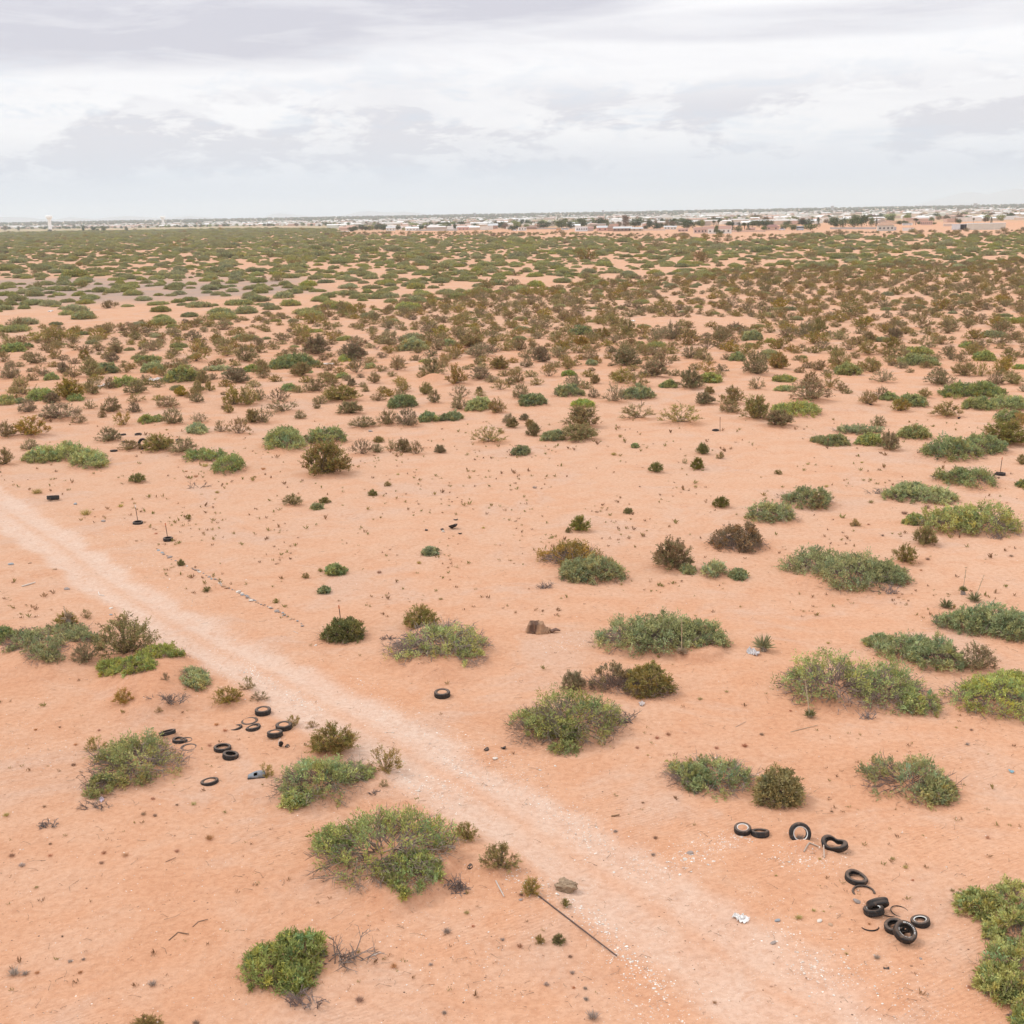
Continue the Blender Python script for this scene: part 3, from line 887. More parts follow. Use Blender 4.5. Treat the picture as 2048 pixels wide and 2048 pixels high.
def dome_from_box(bx, hmaxk=0.95):
    x0, y0, x1, y1 = bx
    uc = (x0 + x1) / 2
    gx, gy = pxg(uc, y1)
    z = depth_of(gx, gy)
    w = (x1 - x0) * z / F_PX
    H = (y1 - y0) * z / F_PX
    rx = w / 2
    e = view_elev(gx, gy)
    se, ce = math.sin(e), math.cos(e)
    ry = 0.85 * rx
    b2 = H * H - 2 * H * ry * se
    hz = math.sqrt(max(b2, 0)) / ce
    hmin, hmax = 0.30 * rx, hmaxk * rx
    if hz < hmin or hz > hmax:
        hz = min(max(hz, hmin), hmax)
        bb = hz * ce
        a = (H * H - bb * bb) / (2 * H)
        ry = min(max(a / se, 0.42 * rx), 1.7 * rx)
    ux, uy = gx / math.hypot(gx, gy), gy / math.hypot(gx, gy)
    return dict(x=gx + ux * ry * 0.97, y=gy + uy * ry * 0.97, rx=rx, ry=ry, h=hz, yaw=math.atan2(-ux, uy))


for s in SHRUBS:
    if s['kind'] == 'mesquite':
        s['lobes'] = [dome_from_box(q, 1.5 if s['like'] == 'creosote' else 0.95) for q in s['boxes']]
        A = [max(l['rx'] * l['ry'], .01) for l in s['lobes']]
        s['x'] = sum(l['x'] * a for l, a in zip(s['lobes'], A)) / sum(A)
        s['y'] = sum(l['y'] * a for l, a in zip(s['lobes'], A)) / sum(A)
        bxs = s['boxes']
        s['w'] = max(q[2] for q in bxs) - min(q[0] for q in bxs)
        for l in s['lobes']:
            if s['mound'] > 0 and l['rx'] > 0.45:
                MOUNDS.append((l['x'], l['y'], l['rx'] * 1.3, l['ry'] * 1.3, l['yaw'], l['h'] * s['mound'], 'soft'))
    else:
        x0, y0, x1, y1 = s['boxes'][0]
        gx, gy = pxg((x0 + x1) / 2, y1 - 0.14 * (y1 - y0))
        z = depth_of(gx, gy)
        e = view_elev(gx, gy)
        w = (x1 - x0) * z / F_PX
        H = (y1 - y0) * z / F_PX
        s['x'], s['y'] = gx, gy
        s['wm'] = w
        s['hm'] = min(max((H * 0.97 - 0.25 * w * math.sin(e)) / math.cos(e), 0.40 * w), 0.85 * w)
        s['w'] = x1 - x0
        if w > 0.9:
            MOUNDS.append((gx, gy, w * 0.62, w * 0.55, 0.0, 0.055 * w, 'soft'))

# sand banks that show as banks in the photograph


def bank_from(t, bx, h, prof, grow=1.0):
    q = tb(t, bx)
    x0, y0, x1, y1 = q
    gx, gy = pxg((x0 + x1) / 2, y1)
    hx, hy = pxg((x0 + x1) / 2, y0)
    z = depth_of(gx, gy)
    rx = (x1 - x0) * z / F_PX / 2 * grow
    ry = max(math.hypot(hx - gx, hy - gy) / 2 * grow, 0.3)
    a = math.atan2(-gx, gy)
    MOUNDS.append(((gx + hx) / 2, (gy + hy) / 2, rx, ry, a, h, prof))


bank_from('C1', (640, 430, 1570, 1110), 0.36, 'cliff', 1.0)
bank_from('B2', (1150, 250, 1640, 440), 0.32, 'cliff', 1.0)
bank_from('B0', (0, 200, 800, 560), 0.5, 'soft', 1.2)
bank_from('B0', (740, 330, 1600, 860), 0.75, 'soft', 1.15)
bank_from('A3', (120, 850, 1060, 1150), 0.45, 'soft', 1.1)
bank_from('B1', (990, 150, 1800, 560), 0.6, 'soft', 1.1)
bank_from('C3', (130, 540, 440, 660), 0.22, 'soft', 1.0)
bank_from('D1', (1230, 1090, 1440, 1150), 0.5, 'soft', 1.0)
bank_from('D0', (480, 900, 660, 960), 0.6, 'soft', 1.0)

# ------------------------------------------------------------------ the track
TRACK_PX = [(-160, 915), (-60, 975), (0, 1015), (106, 1082), (244, 1187), (403, 1283), (551, 1352), (678, 1426), (837, 1516), (975, 1601),
            (1124, 1696), (1272, 1791), (1431, 1897), (1590, 2003), (1750, 2110), (1930, 2240), (2160, 2420)]
tx, ty = px_ground(np.array([p[0] for p in TRACK_PX], float), np.array([p[1] for p in TRACK_PX], float))
# resample smoothly
tt = np.arange(len(tx))
ti = np.linspace(0, len(tx) - 1, 220)
tx, ty = np.interp(ti, tt, tx), np.interp(ti, tt, ty)
kk = np.hanning(13)
kk /= kk.sum()
tx = np.convolve(np.pad(tx, 6, 'edge'), kk, 'valid')
ty = np.convolve(np.pad(ty, 6, 'edge'), kk, 'valid')
TRACK = np.column_stack([tx, ty])
HALF = 1.75


def track_dist(x, y):
    """signed distance from the track's centre line (positive: right-hand side going away), only near the track"""
    out = np.full(x.shape, 99.0)
    k = np.nonzero((x > tx.min() - 8) & (x < tx.max() + 8) & (y > ty.min() - 8) & (y < ty.max() + 8))[0]
    for c0 in range(0, len(k), 20000):
        kk_ = k[c0:c0 + 20000]
        px_, py_ = x[kk_][:, None], y[kk_][:, None]
        a = TRACK[:-1]
        d_ = TRACK[1:] - TRACK[:-1]
        L2 = (d_ ** 2).sum(1)
        t = np.clip(((px_ - a[:, 0]) * d_[:, 0] + (py_ - a[:, 1]) * d_[:, 1]) / L2, 0, 1)
        qx, qy = px_ - (a[:, 0] + t * d_[:, 0]), py_ - (a[:, 1] + t * d_[:, 1])
        dist = np.hypot(qx, qy)
        j = dist.argmin(1)
        i = np.arange(len(kk_))
        side = np.sign(d_[j, 0] * qy[i, j] - d_[j, 1] * qx[i, j])
        out[kk_] = dist[i, j] * side
    return out


def track_relief(x, y):
    td = track_dist(x, y)
    ad = np.abs(td)
    wob = 0.55 * vnoise(x / 2.3, y / 2.3, 11) + 0.3 * vnoise(x / 0.8, y / 0.8, 12)
    road = 1 - sstep(HALF - 0.55, HALF + 0.40, ad + 0.7 * wob)
    rut = np.exp(-((ad - 0.85) / 0.26) ** 2) * 0.07
    dz_ = -road * (0.05 + rut) + 0.09 * np.exp(-((ad - HALF - 0.6) / 0.6) ** 2) * (ad < 6) * (0.6 + 0.6 * vnoise(x / 1.9, y / 1.9, 13))
    return ad, road, dz_


_rx = np.arange(tx.min() - 9, tx.max() + 9, 0.22)
_ry = np.arange(ty.min() - 9, ty.max() + 9, 0.22)
_gx, _gy = np.meshgrid(_rx, _ry)
RELIEF = (_rx[0] - .11, _ry[0] - .11, 0.22, track_relief(_gx.ravel(), _gy.ravel())[2].reshape(_gx.shape))
RELIEF[3][[0, -1], :] = 0
RELIEF[3][:, [0, -1]] = 0

# ------------------------------------------------------------------ ground sheet
az = np.concatenate([np.linspace(-180, -62, 30)[:-1], np.linspace(-62, -27, 70)[:-1], np.linspace(-27, 27, 451), np.linspace(27, 62, 70)[1:], np.linspace(62, 180, 30)[1:]])
az = np.radians(az[:-1])
rad = np.concatenate([[3, 8, 13, 17], 20 * 1.0046 ** np.arange(420), 20 * 1.0046 ** 419 * 1.013 ** np.arange(1, 125),
                      20 * 1.0046 ** 419 * 1.013 ** 124 * 1.045 ** np.arange(1, 98)])
rad = rad[rad < 46000]
rad = np.append(rad, 46000.0)
AZ, RD = np.meshgrid(az, rad)
GX, GY = (RD * np.sin(AZ)).ravel(), (RD * np.cos(AZ)).ravel()
MH, MM = mound_h(GX, GY)
GZ = base_h(GX, GY) + MH
ad, ROAD, dzt = track_relief(GX, GY)
GZ = GZ + dzt
ROAD = ROAD * (1 - 0.52 * np.exp(-(ad / 0.34) ** 2)) * (0.9 + 0.1 * vnoise(GX / 4, GY / 4, 14))
GRAVEL = np.clip(np.exp(-((ad - HALF) / 1.6) ** 2) * 0.9 + 0.28, 0, 1) * (RD.ravel() < 220)
nr = RD.ravel()
ROAD = ROAD * (0.76 + 0.24 * sstep(30, 44, nr))
CRUST = sstep(45, 75, nr) * (1 - sstep(110, 170, nr)) * 0.75 + 0.9 * sstep(0.0, 0.5, vnoise(GX / 60, GY / 25, 21)) * sstep(170, 230, nr) * (1 - sstep(420, 600, nr))
CRUST = np.clip(np.maximum(CRUST, 0.55 * sstep(140, 220, nr) * (1 - sstep(1100, 1500, nr))) * (1 - MM), 0, 1)
PQ = np.column_stack([GX, GY, GZ - CAM_H])
PZ = np.maximum(PQ @ FWD, 1.0)
PU, PV = 1024 + F_PX * (PQ @ RIGHT) / PZ, 1024 - F_PX * (PQ @ UPV) / PZ
wb = 60 * vnoise(GX / 30, GY / 30, 22)
PAN = (GY > 100) * sstep(545, 566, PV + wb * .12) * (1 - sstep(600, 626, PV + .04 * PU + wb * .12)) * (1 - sstep(560, 740, PU + wb))
nR, nA_ = len(rad), len(az)
verts = np.column_stack([GX, GY, GZ])
ii, jj = np.meshgrid(np.arange(nR - 1), np.arange(nA_), indexing='ij')
j2 = (jj + 1) % nA_
quads = np.stack([ii * nA_ + jj, ii * nA_ + j2, (ii + 1) * nA_ + j2, (ii + 1) * nA_ + jj], -1).reshape(-1, 4)[:, ::-1]
onroad = ROAD[quads].mean(1) > 0.16


def sub_mesh(name, vv, q, extra_tri=None):
    used, inv = np.unique(q.ravel() if extra_tri is None else np.concatenate([q.ravel(), extra_tri.ravel()]), return_inverse=True)
    parts = [(vv[used], inv[:q.size].reshape(-1, 4), 0, (1, 1, 1), True)]
    me = build_mesh(name, parts, [SAND])
    for nm, arr in (('road', ROAD), ('mound', MM), ('gravel', GRAVEL), ('crust', CRUST), ('pan', PAN)):
        at = me.attributes.new(nm, 'FLOAT', 'POINT')
        at.data.foreach_set('value', arr[used].astype(np.float32))
    return me


g = obj('ground', sub_mesh('ground', verts, quads[~onroad]))
tag(g, 'orange desert sand reaching to the horizon', None, None, 'structure')
g = obj('dirt_track', sub_mesh('dirt_track', verts, quads[onroad]))
tag(g, 'pale dusty wheel track running diagonally across the sand', None, None, 'structure')
# the small disc below the camera
ang = az
cv = np.vstack([[[0, 0, float(base_h(0, 0))]], verts[:nA_]])
cf = np.array([(0, k + 1, (k + 1) % nA_ + 1) for k in range(nA_)])[:, ::-1]
g2 = obj('ground', build_mesh('ground_centre', [(cv, cf, 0, (1, 1, 1), True)], [SAND]))
tag(g2, 'orange desert sand below the viewpoint', None, None, 'structure')
# ------------------------------------------------------------------ shrubs
MES = {'g': (0.405, 0.425, 0.165), 'b': (0.425, 0.450, 0.160), 'd': (0.335, 0.370, 0.160), 'p': (0.410, 0.430, 0.205), 'o': (0.330, 0.255, 0.085), 'k': (0.270, 0.245, 0.075), 'n': (0.310, 0.235, 0.130)}
CRE = {'o': (0.340, 0.272, 0.098), 'b': (0.330, 0.258, 0.130), 'y': (0.390, 0.285, 0.085), 'g': (0.260, 0.235, 0.070)}
TWIG = np.array((0.27, 0.21, 0.175))


def fib_dome(n):
    i = np.arange(n) + 0.5
    z = 1 - i / n
    ph = i * math.pi * (3 - math.sqrt(5)) + rng.uniform(0, 6.28)
    q = np.sqrt(1 - z * z)
    return np.column_stack([q * np.cos(ph), q * np.sin(ph), z])


def mesquite_parts(lobes, tone, dead, gap, clump_r=None, leaf=(0.13, 0.042), per=46, org=(0, 0, 0), on_ground=True, spacing=1.12):
    base = np.array(MES[tone])
    gr_ = 1.16 if len(lobes) > 2 else 1.05
    LV, LF, LT, WV0, WV1, WR0, WR1 = [], [], [], [], [], [], []
    for l in lobes:
        rx, ry, h = l['rx'] * gr_, l['ry'] * gr_ * 1.03, l['h'] * 1.03
        cr = clump_r or float(np.clip(0.17 * max(rx, ry), 0.13, 0.34))
        area = 2 * math.pi * ((((rx * ry) ** 1.6 + (rx * h) ** 1.6 + (ry * h) ** 1.6) / 3) ** (1 / 1.6))
        n = int(np.clip(area / (cr * spacing) ** 2, 10, 420))
        dr = fib_dome(n)
        dr = unit(dr + rng.normal(scale=0.10, size=dr.shape))
        dr[:, 2] = np.abs(dr[:, 2])
        rad_ = (rng.uniform(0.74, 1.0, n) * (1 + 0.20 * vnoise(dr[:, 0] * 2.3 + l['x'], dr[:, 1] * 2.3 + l['y'] + dr[:, 2] * 2, 33)))[:, None]
        loc = dr * rad_ * np.array([rx, ry, h])
        c, s = math.cos(l['yaw']), math.sin(l['yaw'])
        wx = l['x'] + c * loc[:, 0] - s * loc[:, 1]
        wy = l['y'] + s * loc[:, 0] + c * loc[:, 1]
        # gaps come in patches
        keep = (vnoise(wx / (0.55 + rx * .10) + 3, wy / (0.55 + ry * .10) + loc[:, 2], 31) * 0.5 + 0.5 + rng.uniform(-.25, .25, n)) > gap + (0.12 if len(lobes) > 2 else 0.05)
        if on_ground:
            z0 = float(base_h(np.array([l['x']]), np.array([l['y']]))[0])
            wz = np.maximum(z0 + loc[:, 2] - 0.25 * cr, ground_h(wx, wy) + 0.45 * cr)
        else:
            wz = loc[:, 2] + 0.2 * cr
        cc = np.column_stack([wx, wy, wz])
        nrm = unit(np.column_stack([c * dr[:, 0] / rx - s * dr[:, 1] / ry, s * dr[:, 0] / rx + c * dr[:, 1] / ry, dr[:, 2] / h]))
        # bare stems reach every clump
        foot = np.column_stack([l['x'] + 0.35 * (wx - l['x']) + rng.normal(scale=.08 * rx, size=n), l['y'] + 0.35 * (wy - l['y']) + rng.normal(scale=.08 * ry, size=n), wz * 0])
        foot[:, 2] = (ground_h(foot[:, 0], foot[:, 1]) if on_ground else 0) - 0.03
        mid = foot * 0.45 + cc * 0.55 + rng.normal(scale=0.07 * rx, size=(n, 3))
        mid[:, 2] = np.maximum(mid[:, 2], (ground_h(mid[:, 0], mid[:, 1]) if on_ground else 0) + 0.04)
        WV0 += [foot, mid]
        WV1 += [mid, cc]
        th = np.clip(0.012 * rx, 0.009, 0.024)
        WR0 += [np.full(n, th), np.full(n, th * 0.7)]
        WR1 += [np.full(n, th * 0.7), np.full(n, th * 0.25)]
        # leafy clumps
        kc, kn = cc[keep], nrm[keep]
        m_ = len(kc)
        if m_:
            cnt = per
            sizes = rng.uniform(0.65, 1.3, m_)
            ns = 6
            sd_ = unit(kn[:, None] * 0.75 + rng.normal(scale=0.62, size=(m_, ns, 3)) + np.array([0, 0, 0.22]))
            sl = rng.uniform(0.75, 1.5, (m_, ns, 1)) * (cr * sizes)[:, None, None]
            pick = rng.integers(0, ns, (m_, cnt))
            ar = np.arange(m_)[:, None]
            along = rng.uniform(0.05, 1.0, (m_, cnt, 1)) ** 0.8
            p = kc[:, None] - kn[:, None] * 0.3 * cr + sd_[ar, pick] * sl[ar, pick] * along + rng.normal(scale=0.13 * cr, size=(m_, cnt, 3))
            dd = unit(sd_[ar, pick] * 0.8 + rng.normal(scale=0.6, size=(m_, cnt, 3)) + np.array([0, 0, 0.15]))
            hue = 0.8 * rng.normal(size=(m_, 1))
            tint = base * (1 + 0.16 * rng.normal(size=(m_, 1))) * np.column_stack([1 + 0.14 * hue, 1 + 0.03 * hue, 1 - 0.10 * hue])
            tint = np.clip(tint, 0.02, 0.6)
            tl = tint[:, None] * (1 + 0.15 * rng.normal(size=(m_, cnt, 1)))
            brown = rng.uniform(size=(m_, cnt, 1)) < 0.07
            tl = np.where(brown, np.array((0.36, 0.27, 0.15)), tl)
            p, dd, tl = p.reshape(-1, 3), dd.reshape(-1, 3), np.clip(tl.reshape(-1, 3), 0.01, 0.7)
            if on_ground:
                ok = p[:, 2] > ground_h(p[:, 0], p[:, 1]) + 0.02
                p, dd, tl = p[ok], dd[ok], tl[ok]
            Lr = leaf[0] * rng.uniform(0.7, 1.25, len(p))
            v, f = leaf_quads(p, dd, Lr, leaf[1] * rng.uniform(0.8, 1.25, len(p)))
            LF.append(f + sum(len(q) for q in LV))
            LV.append(v)
            LT.append(np.repeat(tl, 4, 0))
        # bare grey twigs: round the skirt and where leaves are missing
        nd = int((0.5 + dead) * 24 * (rx + ry)) if on_ground else int(dead * 14)
        if nd:
            a = rng.uniform(0, 2 * math.pi, nd)
            q0 = rng.uniform(0.45, 0.98, nd)
            el = rng.uniform(0.05, 0.9, nd)
            L = rng.uniform(0.15, 0.6, nd) * np.clip(rx, .3, 1.0)
            sx_, sy_ = q0 * np.cos(a) * rx, q0 * np.sin(a) * ry
            s0 = np.column_stack([l['x'] + c * sx_ - s * sy_, l['y'] + s * sx_ + c * sy_, a * 0])
            s0[:, 2] = (ground_h(s0[:, 0], s0[:, 1]) if on_ground else 0) + rng.uniform(0, 0.25, nd) * h
            dn = np.column_stack([c * np.cos(a) - s * np.sin(a), s * np.cos(a) + c * np.sin(a), np.tan(el) * 0.5])
            s1 = s0 + unit(dn + rng.normal(scale=.55, size=dn.shape)) * L[:, None]
            WV0.append(s0)
            WV1.append(s1)
            WR0.append(np.full(nd, th * 0.75))
            WR1.append(np.full(nd, th * 0.2))
            for _ in range(3):
                t = rng.uniform(0.3, 0.8, nd)[:, None]
                b0 = s0 * (1 - t) + s1 * t
                b1 = b0 + unit(dn + rng.normal(scale=1.0, size=dn.shape)) * (L * 0.6)[:, None]
                WV0.append(b0)
                WV1.append(b1)
                WR0.append(np.full(nd, th * 0.45))
                WR1.append(np.full(nd, th * 0.15))
    # shallow roots tie the clumps of one shrub together
    for la, lb in zip(lobes[:-1], lobes[1:]):
        e0, e1 = (np.array([[q['x'], q['y'], (gz(q['x'], q['y']) if on_ground else 0.0) - 0.03]]) for q in (la, lb))
        WV0.append(e0)
        WV1.append(e1)
        WR0.append(np.full(1, 0.02))
        WR1.append(np.full(1, 0.02))
    o = np.array(org)
    p0, p1 = np.concatenate(WV0), np.concatenate(WV1)
    wv, wf = tubes(p0, p1, np.concatenate(WR0), np.concatenate(WR1))
    wt = np.repeat(TWIG * rng.uniform(0.7, 1.25, (len(p0), 1)), 6, 0)
    leafp = (np.concatenate(LV) - o, np.concatenate(LF), np.concatenate(LT)) if LV else None
    return leafp, (wv - o, wf, wt)


def creosote_parts(stems, twigs, leaves, tone, width=0.8, lsize=(0.055, 0.026), sw=0.010):
    """height 1 and radius about `width`; vase of stems from one root"""
    a = rng.uniform(0, 2 * math.pi, stems)
    el = np.radians(rng.uniform(8, 82, stems))
    Lm = 1.0 / np.sqrt((np.cos(el) / width) ** 2 + np.sin(el) ** 2) * rng.uniform(0.80, 1.02, stems)
    d0 = np.column_stack([np.cos(a) * np.cos(el), np.sin(a) * np.cos(el), np.sin(el)])
    root = np.column_stack([rng.normal(scale=.04, size=(stems, 2)), np.full(stems, -0.03)])
    tip = d0 * Lm[:, None]
    k = root * 0.5 + tip * 0.5 + rng.normal(scale=.05, size=(stems, 3))
    k[:, 2] = np.maximum(k[:, 2] - 0.03, 0.04)
    tip[:, 2] = np.maximum(tip[:, 2], 0.10)
    P0, P1, R0, R1 = [root, k], [k, tip], [np.full(stems, sw), np.full(stems, sw * .7)], [np.full(stems, sw * .7), np.full(stems, sw * .3)]
    si = np.repeat(np.arange(stems), twigs)
    t = rng.uniform(0.30, 1.0, len(si))[:, None]
    b0 = k[si] * (1 - t) + tip[si] * t
    low = rng.uniform(size=(len(si), 1)) < 0.25
    b0 = np.where(low, root[si] * (1 - t) + k[si] * t, b0)
    bd = unit(d0[si] + rng.normal(scale=.55, size=(len(si), 3)) + np.array([0, 0, .25]))
    b1 = b0 + bd * rng.uniform(0.10, 0.30, (len(si), 1))
    b1[:, 2] = np.maximum(b1[:, 2], 0.05)
    P0.append(b0)
    P1.append(b1)
    R0.append(np.full(len(si), sw * .45))
    R1.append(np.full(len(si), sw * .2))
    p0, p1 = np.concatenate(P0), np.concatenate(P1)
    wv, wf = tubes(p0, p1, np.concatenate(R0), np.concatenate(R1))
    wt = np.repeat(np.array((0.25, 0.19, 0.125)) * rng.uniform(.75, 1.25, (len(p0), 1)), 6, 0)
    li = np.repeat(np.arange(len(si)), leaves)
    u = rng.uniform(0.25, 1.1, (len(li), 1))
    lp = b0[li] * (1 - u) + b1[li] * u + rng.normal(scale=.018, size=(len(li), 3))
    ld = unit(bd[li] + rng.normal(scale=.8, size=(len(li), 3)) + np.array([0, 0, .3]))
    base = np.array(CRE[tone])
    st = (1 + 0.16 * rng.normal(size=(len(si), 1)))[li]
    sh = rng.normal(size=(len(si), 1))[li]
    lt = np.clip(base * st * np.column_stack([1 + .06 * sh, 1 - .07 * sh, 1 + 0 * sh]) * (1 + .14 * rng.normal(size=(len(li), 1))), .01, .6)
    v, f = leaf_quads(lp, ld, lsize[0] * rng.uniform(.7, 1.3, len(lp)), lsize[1] * rng.uniform(.7, 1.3, len(lp)))
    return (v, f, np.repeat(lt, 4, 0)), (wv, wf, wt)


def two_meshes(name, lp, wp):
    return (build_mesh(name + '_foliage', [(lp[0], lp[1], 0, lp[2])], [LEAF]) if lp else None,
            build_mesh(name + '_branches', [(wp[0], wp[1], 0, wp[2])], [WOOD]))


def one_mesh(name, lp, wp):
    return build_mesh(name, [(lp[0], lp[1], 0, lp[2]), (wp[0], wp[1], 1, wp[2])], [LEAF, WOOD])


# creosote kinds: tone x density x two shapes
CP = {}
for tone in 'obyg':
    for dens, (st_, tw_, lv_) in {'s': (28, 7, 14), 'n': (46, 8, 17), 'd': (64, 9, 22)}.items():
        for sh in range(2):
            CP[tone, dens, sh] = creosote_parts(st_, tw_, lv_, tone, 0.78)
CPM = {k: two_meshes('creosote', *v) for k, v in CP.items()}
CP1 = {k: one_mesh('creosote', *v) for k, v in CP.items()}

THINGS = []     # every labelled thing: object, pixel position, phrase, size word, ref
SZ = lambda w, small, big: 'small' if w < small else ('broad' if w > big else 'medium')
TONEW = {'mesquite': {'g': 'green', 'b': 'yellow-green', 'd': 'dark green', 'p': 'grey-green'},
         'creosote': {'k': 'dark olive', 'n': 'brown', 'o': 'olive', 'b': 'brown', 'y': 'golden', 'g': 'dark olive'}}


def world_px(x, y, z):
    q = np.array([x, y, z - CAM_H])
    zz = q @ FWD
    return 1024 + F_PX * (q @ RIGHT) / zz, 1024 - F_PX * (q @ UPV) / zz


n_mes = n_cre = 0
for s in SHRUBS:
    x, y = s['x'], s['y']
    z = gz(x, y)
    near = s['w'] > 46
    if s['kind'] == 'mesquite':
        n_mes += 1
        dz_ = depth_of(x, y)
        k = dz_ / 45.0
        per = 58 if s['w'] > 120 else 44
        leaf = (0.115 * max(1, k ** .7), 0.036 * max(1, k ** .7))
        if s['w'] < 35:
            leaf = (0.16, 0.07)
        lp, wp = mesquite_parts(s['lobes'], s['tone'], s['dead'], s['gap'], leaf=leaf, per=per, org=(x, y, z))
        name = 'mesquite_shrub' if s['like'] == 'mesquite' else 'creosote_bush'
        if near:
            root = empty(name, (x, y, z))
            fm, wm = two_meshes('mesquite', lp, wp)
            if fm:
                obj('foliage', fm, root)
            obj('branches', wm, root)
        else:
            root = obj(name, one_mesh('mesquite', lp, wp), None, (x, y, z))
        gr = 'mesquite shrubs on the sand'
    else:
        n_cre += 1
        name = 'creosote_bush'
        key = (s['tone'], s['dens'], random.randrange(2))
        sx = s['wm'] / 2 / 0.80 * 1.14
        scl = (sx, sx * random.uniform(.9, 1.05), s['hm'])
        if near:
            root = empty(name, (x, y, z))
            fm, wm = CPM[key]
            obj('foliage', fm, root)
            obj('branches', wm, root)
        else:
            root = obj(name, CP1[key], None, (x, y, z))
        root.scale = scl
        root.rotation_euler = (0, 0, random.uniform(0, 6.28))
        gr = 'creosote bushes on the sand'
    tag(root, s['label'], 'shrub', gr)
    u, v = world_px(x, y, z)
    THINGS.append(dict(o=root, u=u, v=v, label=s['label'], ref=s['ref'], word=TONEW[s.get('like', s['kind'])][s['tone']] + ' ' + s.get('like', s['kind']), size=SZ(s['w'], 34, 62)))

# ------------------------------------------------------------------ scrub beyond: individuals while they last, then one mass


def zone_v(u):
    """image row where the brown creosote band gives way to the green mesquite plain"""
    return np.interp(u, [-400, 0, 250, 512, 700, 1024, 1300, 1536, 2048, 2500], [668, 662, 655, 640, 622, 582, 562, 545, 522, 505])


def town_v(u):
    return np.interp(u, [-400, 0, 256, 500, 660, 690, 900, 1150, 1400, 1440, 1640, 1760, 1900, 2048, 2500], [463, 463, 461, 457, 457, 466, 465, 466, 470, 474, 466, 463, 462, 461, 459])


def scatter(n, rmin, rmax, halfdeg):
    a = rng.uniform(-R(halfdeg), R(halfdeg), n)
    r = np.sqrt(rng.uniform(rmin ** 2, rmax ** 2, n))
    return r * np.sin(a), r * np.cos(a)


def thin(x, y, rr):
    """drop points that crowd an earlier one (grid hash)"""
    cell = float(np.max(rr))
    gd = {}
    keep = []
    for i in range(len(x)):
        cx, cy = int(math.floor(x[i] / cell)), int(math.floor(y[i] / cell))
        ok = True
        for a in (-1, 0, 1):
            for c in (-1, 0, 1):
                for j in gd.get((cx + a, cy + c), ()):
                    if (x[i] - x[j]) ** 2 + (y[i] - y[j]) ** 2 < ((rr[i] + rr[j]) / 2) ** 2:
                        ok = False
                        break
                if not ok:
                    break
            if not ok:
                break
        if ok:
            gd.setdefault((cx, cy), []).append(i)
            keep.append(i)
    return np.array(keep)


def proj(x, y, z):
    q = np.column_stack([x, y, z - CAM_H])
    zz = q @ FWD
    return 1024 + F_PX * (q @ RIGHT) / zz, 1024 - F_PX * (q @ UPV) / zz


hand = np.array([(s['x'], s['y'], (s.get('wm') or 2 * max(l['rx'] for l in s['lobes']))) for s in SHRUBS])

# far prototypes
FAR_M, FAR_C = [], []
protos = bpy.data.collections.new('scrub_kinds')
for i in range(9):
    tone = 'ggpgbpgdp'[i]
    k_ = random.uniform(0.9, 1.2)
    lob = [dict(x=0, y=0, rx=1.0, ry=0.9, h=0.40 * k_, yaw=0)]
    if i % 2:
        lob.append(dict(x=0.75, y=0.1, rx=0.6, ry=0.6, h=0.32 * k_, yaw=0))
    if i % 3 == 0:
        lob.append(dict(x=-0.7, y=-0.25, rx=0.55, ry=0.5, h=0.30, yaw=0.4))
    lp, wp = mesquite_parts(lob, tone, 0.5, 0.10, clump_r=0.15, leaf=(0.09, 0.040), per=26, on_ground=False, spacing=0.95)
    wp = (wp[0], wp[1], wp[2])
    lp[0][:, 2] = np.maximum(lp[0][:, 2], 0.0)
    lp = (lp[0], lp[1], lp[2] * np.array((.98, .91, .95)))
    FAR_M.append(one_mesh('mesquite_far', lp, wp))
for i in range(8):
    lp, wp = creosote_parts(34, 7, 8, 'bbobobyo'[i], 0.85, (0.085, 0.042), 0.012)
    FAR_C.append(one_mesh('creosote_far', lp, wp))


def proto_obj(me, nm):
    o = bpy.data.objects.new(nm, me)
    protos.objects.link(o)
    return o


PO = [proto_obj(me, 'scrub_%02d' % i) for i, me in enumerate(FAR_M + FAR_C)]

# brown band
x, y = scatter(34000, 100, 520, 31)
u, v = proj(x, y, base_h(x, y))
clus = vnoise(x / 22, y / 22, 41) + 0.5 * vnoise(x / 8, y / 8, 42)
zv = zone_v(u) + 9 * vnoise(u / 60, v / 14, 43)
dens = 0.25 + 0.75 * sstep(-1.0, 0.3, clus)
ok = (v > zv - 6) & (v < 716 + 14 * vnoise(u / 90, v * 0, 44) + 110 * (rng.uniform(size=len(x)) ** 2.2) * np.interp(u, [0, 1000, 2048], [1.25, 1.0, 0.7])) & (rng.uniform(size=len(x)) < dens * 0.9)
# a paler clearing on the right of the brown band
ok &= ~((u > 1240) & (u < 1500) & (v > 636) & (v < 652))
x, y, u, v = x[ok], y[ok], u[ok], v[ok]
w = np.clip(rng.lognormal(0.80, 0.38, len(x)), 0.9, 4.2)
k = thin(x, y, w * 0.98)
x, y, u, v, w = x[k], y[k], u[k], v[k], w[k]
dh = np.min(np.hypot(x[:, None] - hand[None, :, 0], y[:, None] - hand[None, :, 1]) - hand[None, :, 2] * 0.5, 1)
k = dh > 0.25 * w
x, y, u, v, w = x[k], y[k], u[k], v[k], w[k]
w = np.where(v > 716, np.minimum(w, 1.9), w)
ismes = rng.uniform(size=len(x)) < np.where(v > zone_v(u) + 25, 0.09, 0.20)
BR = dict(x=x, y=y, u=u, v=v, w=w, m=ismes)

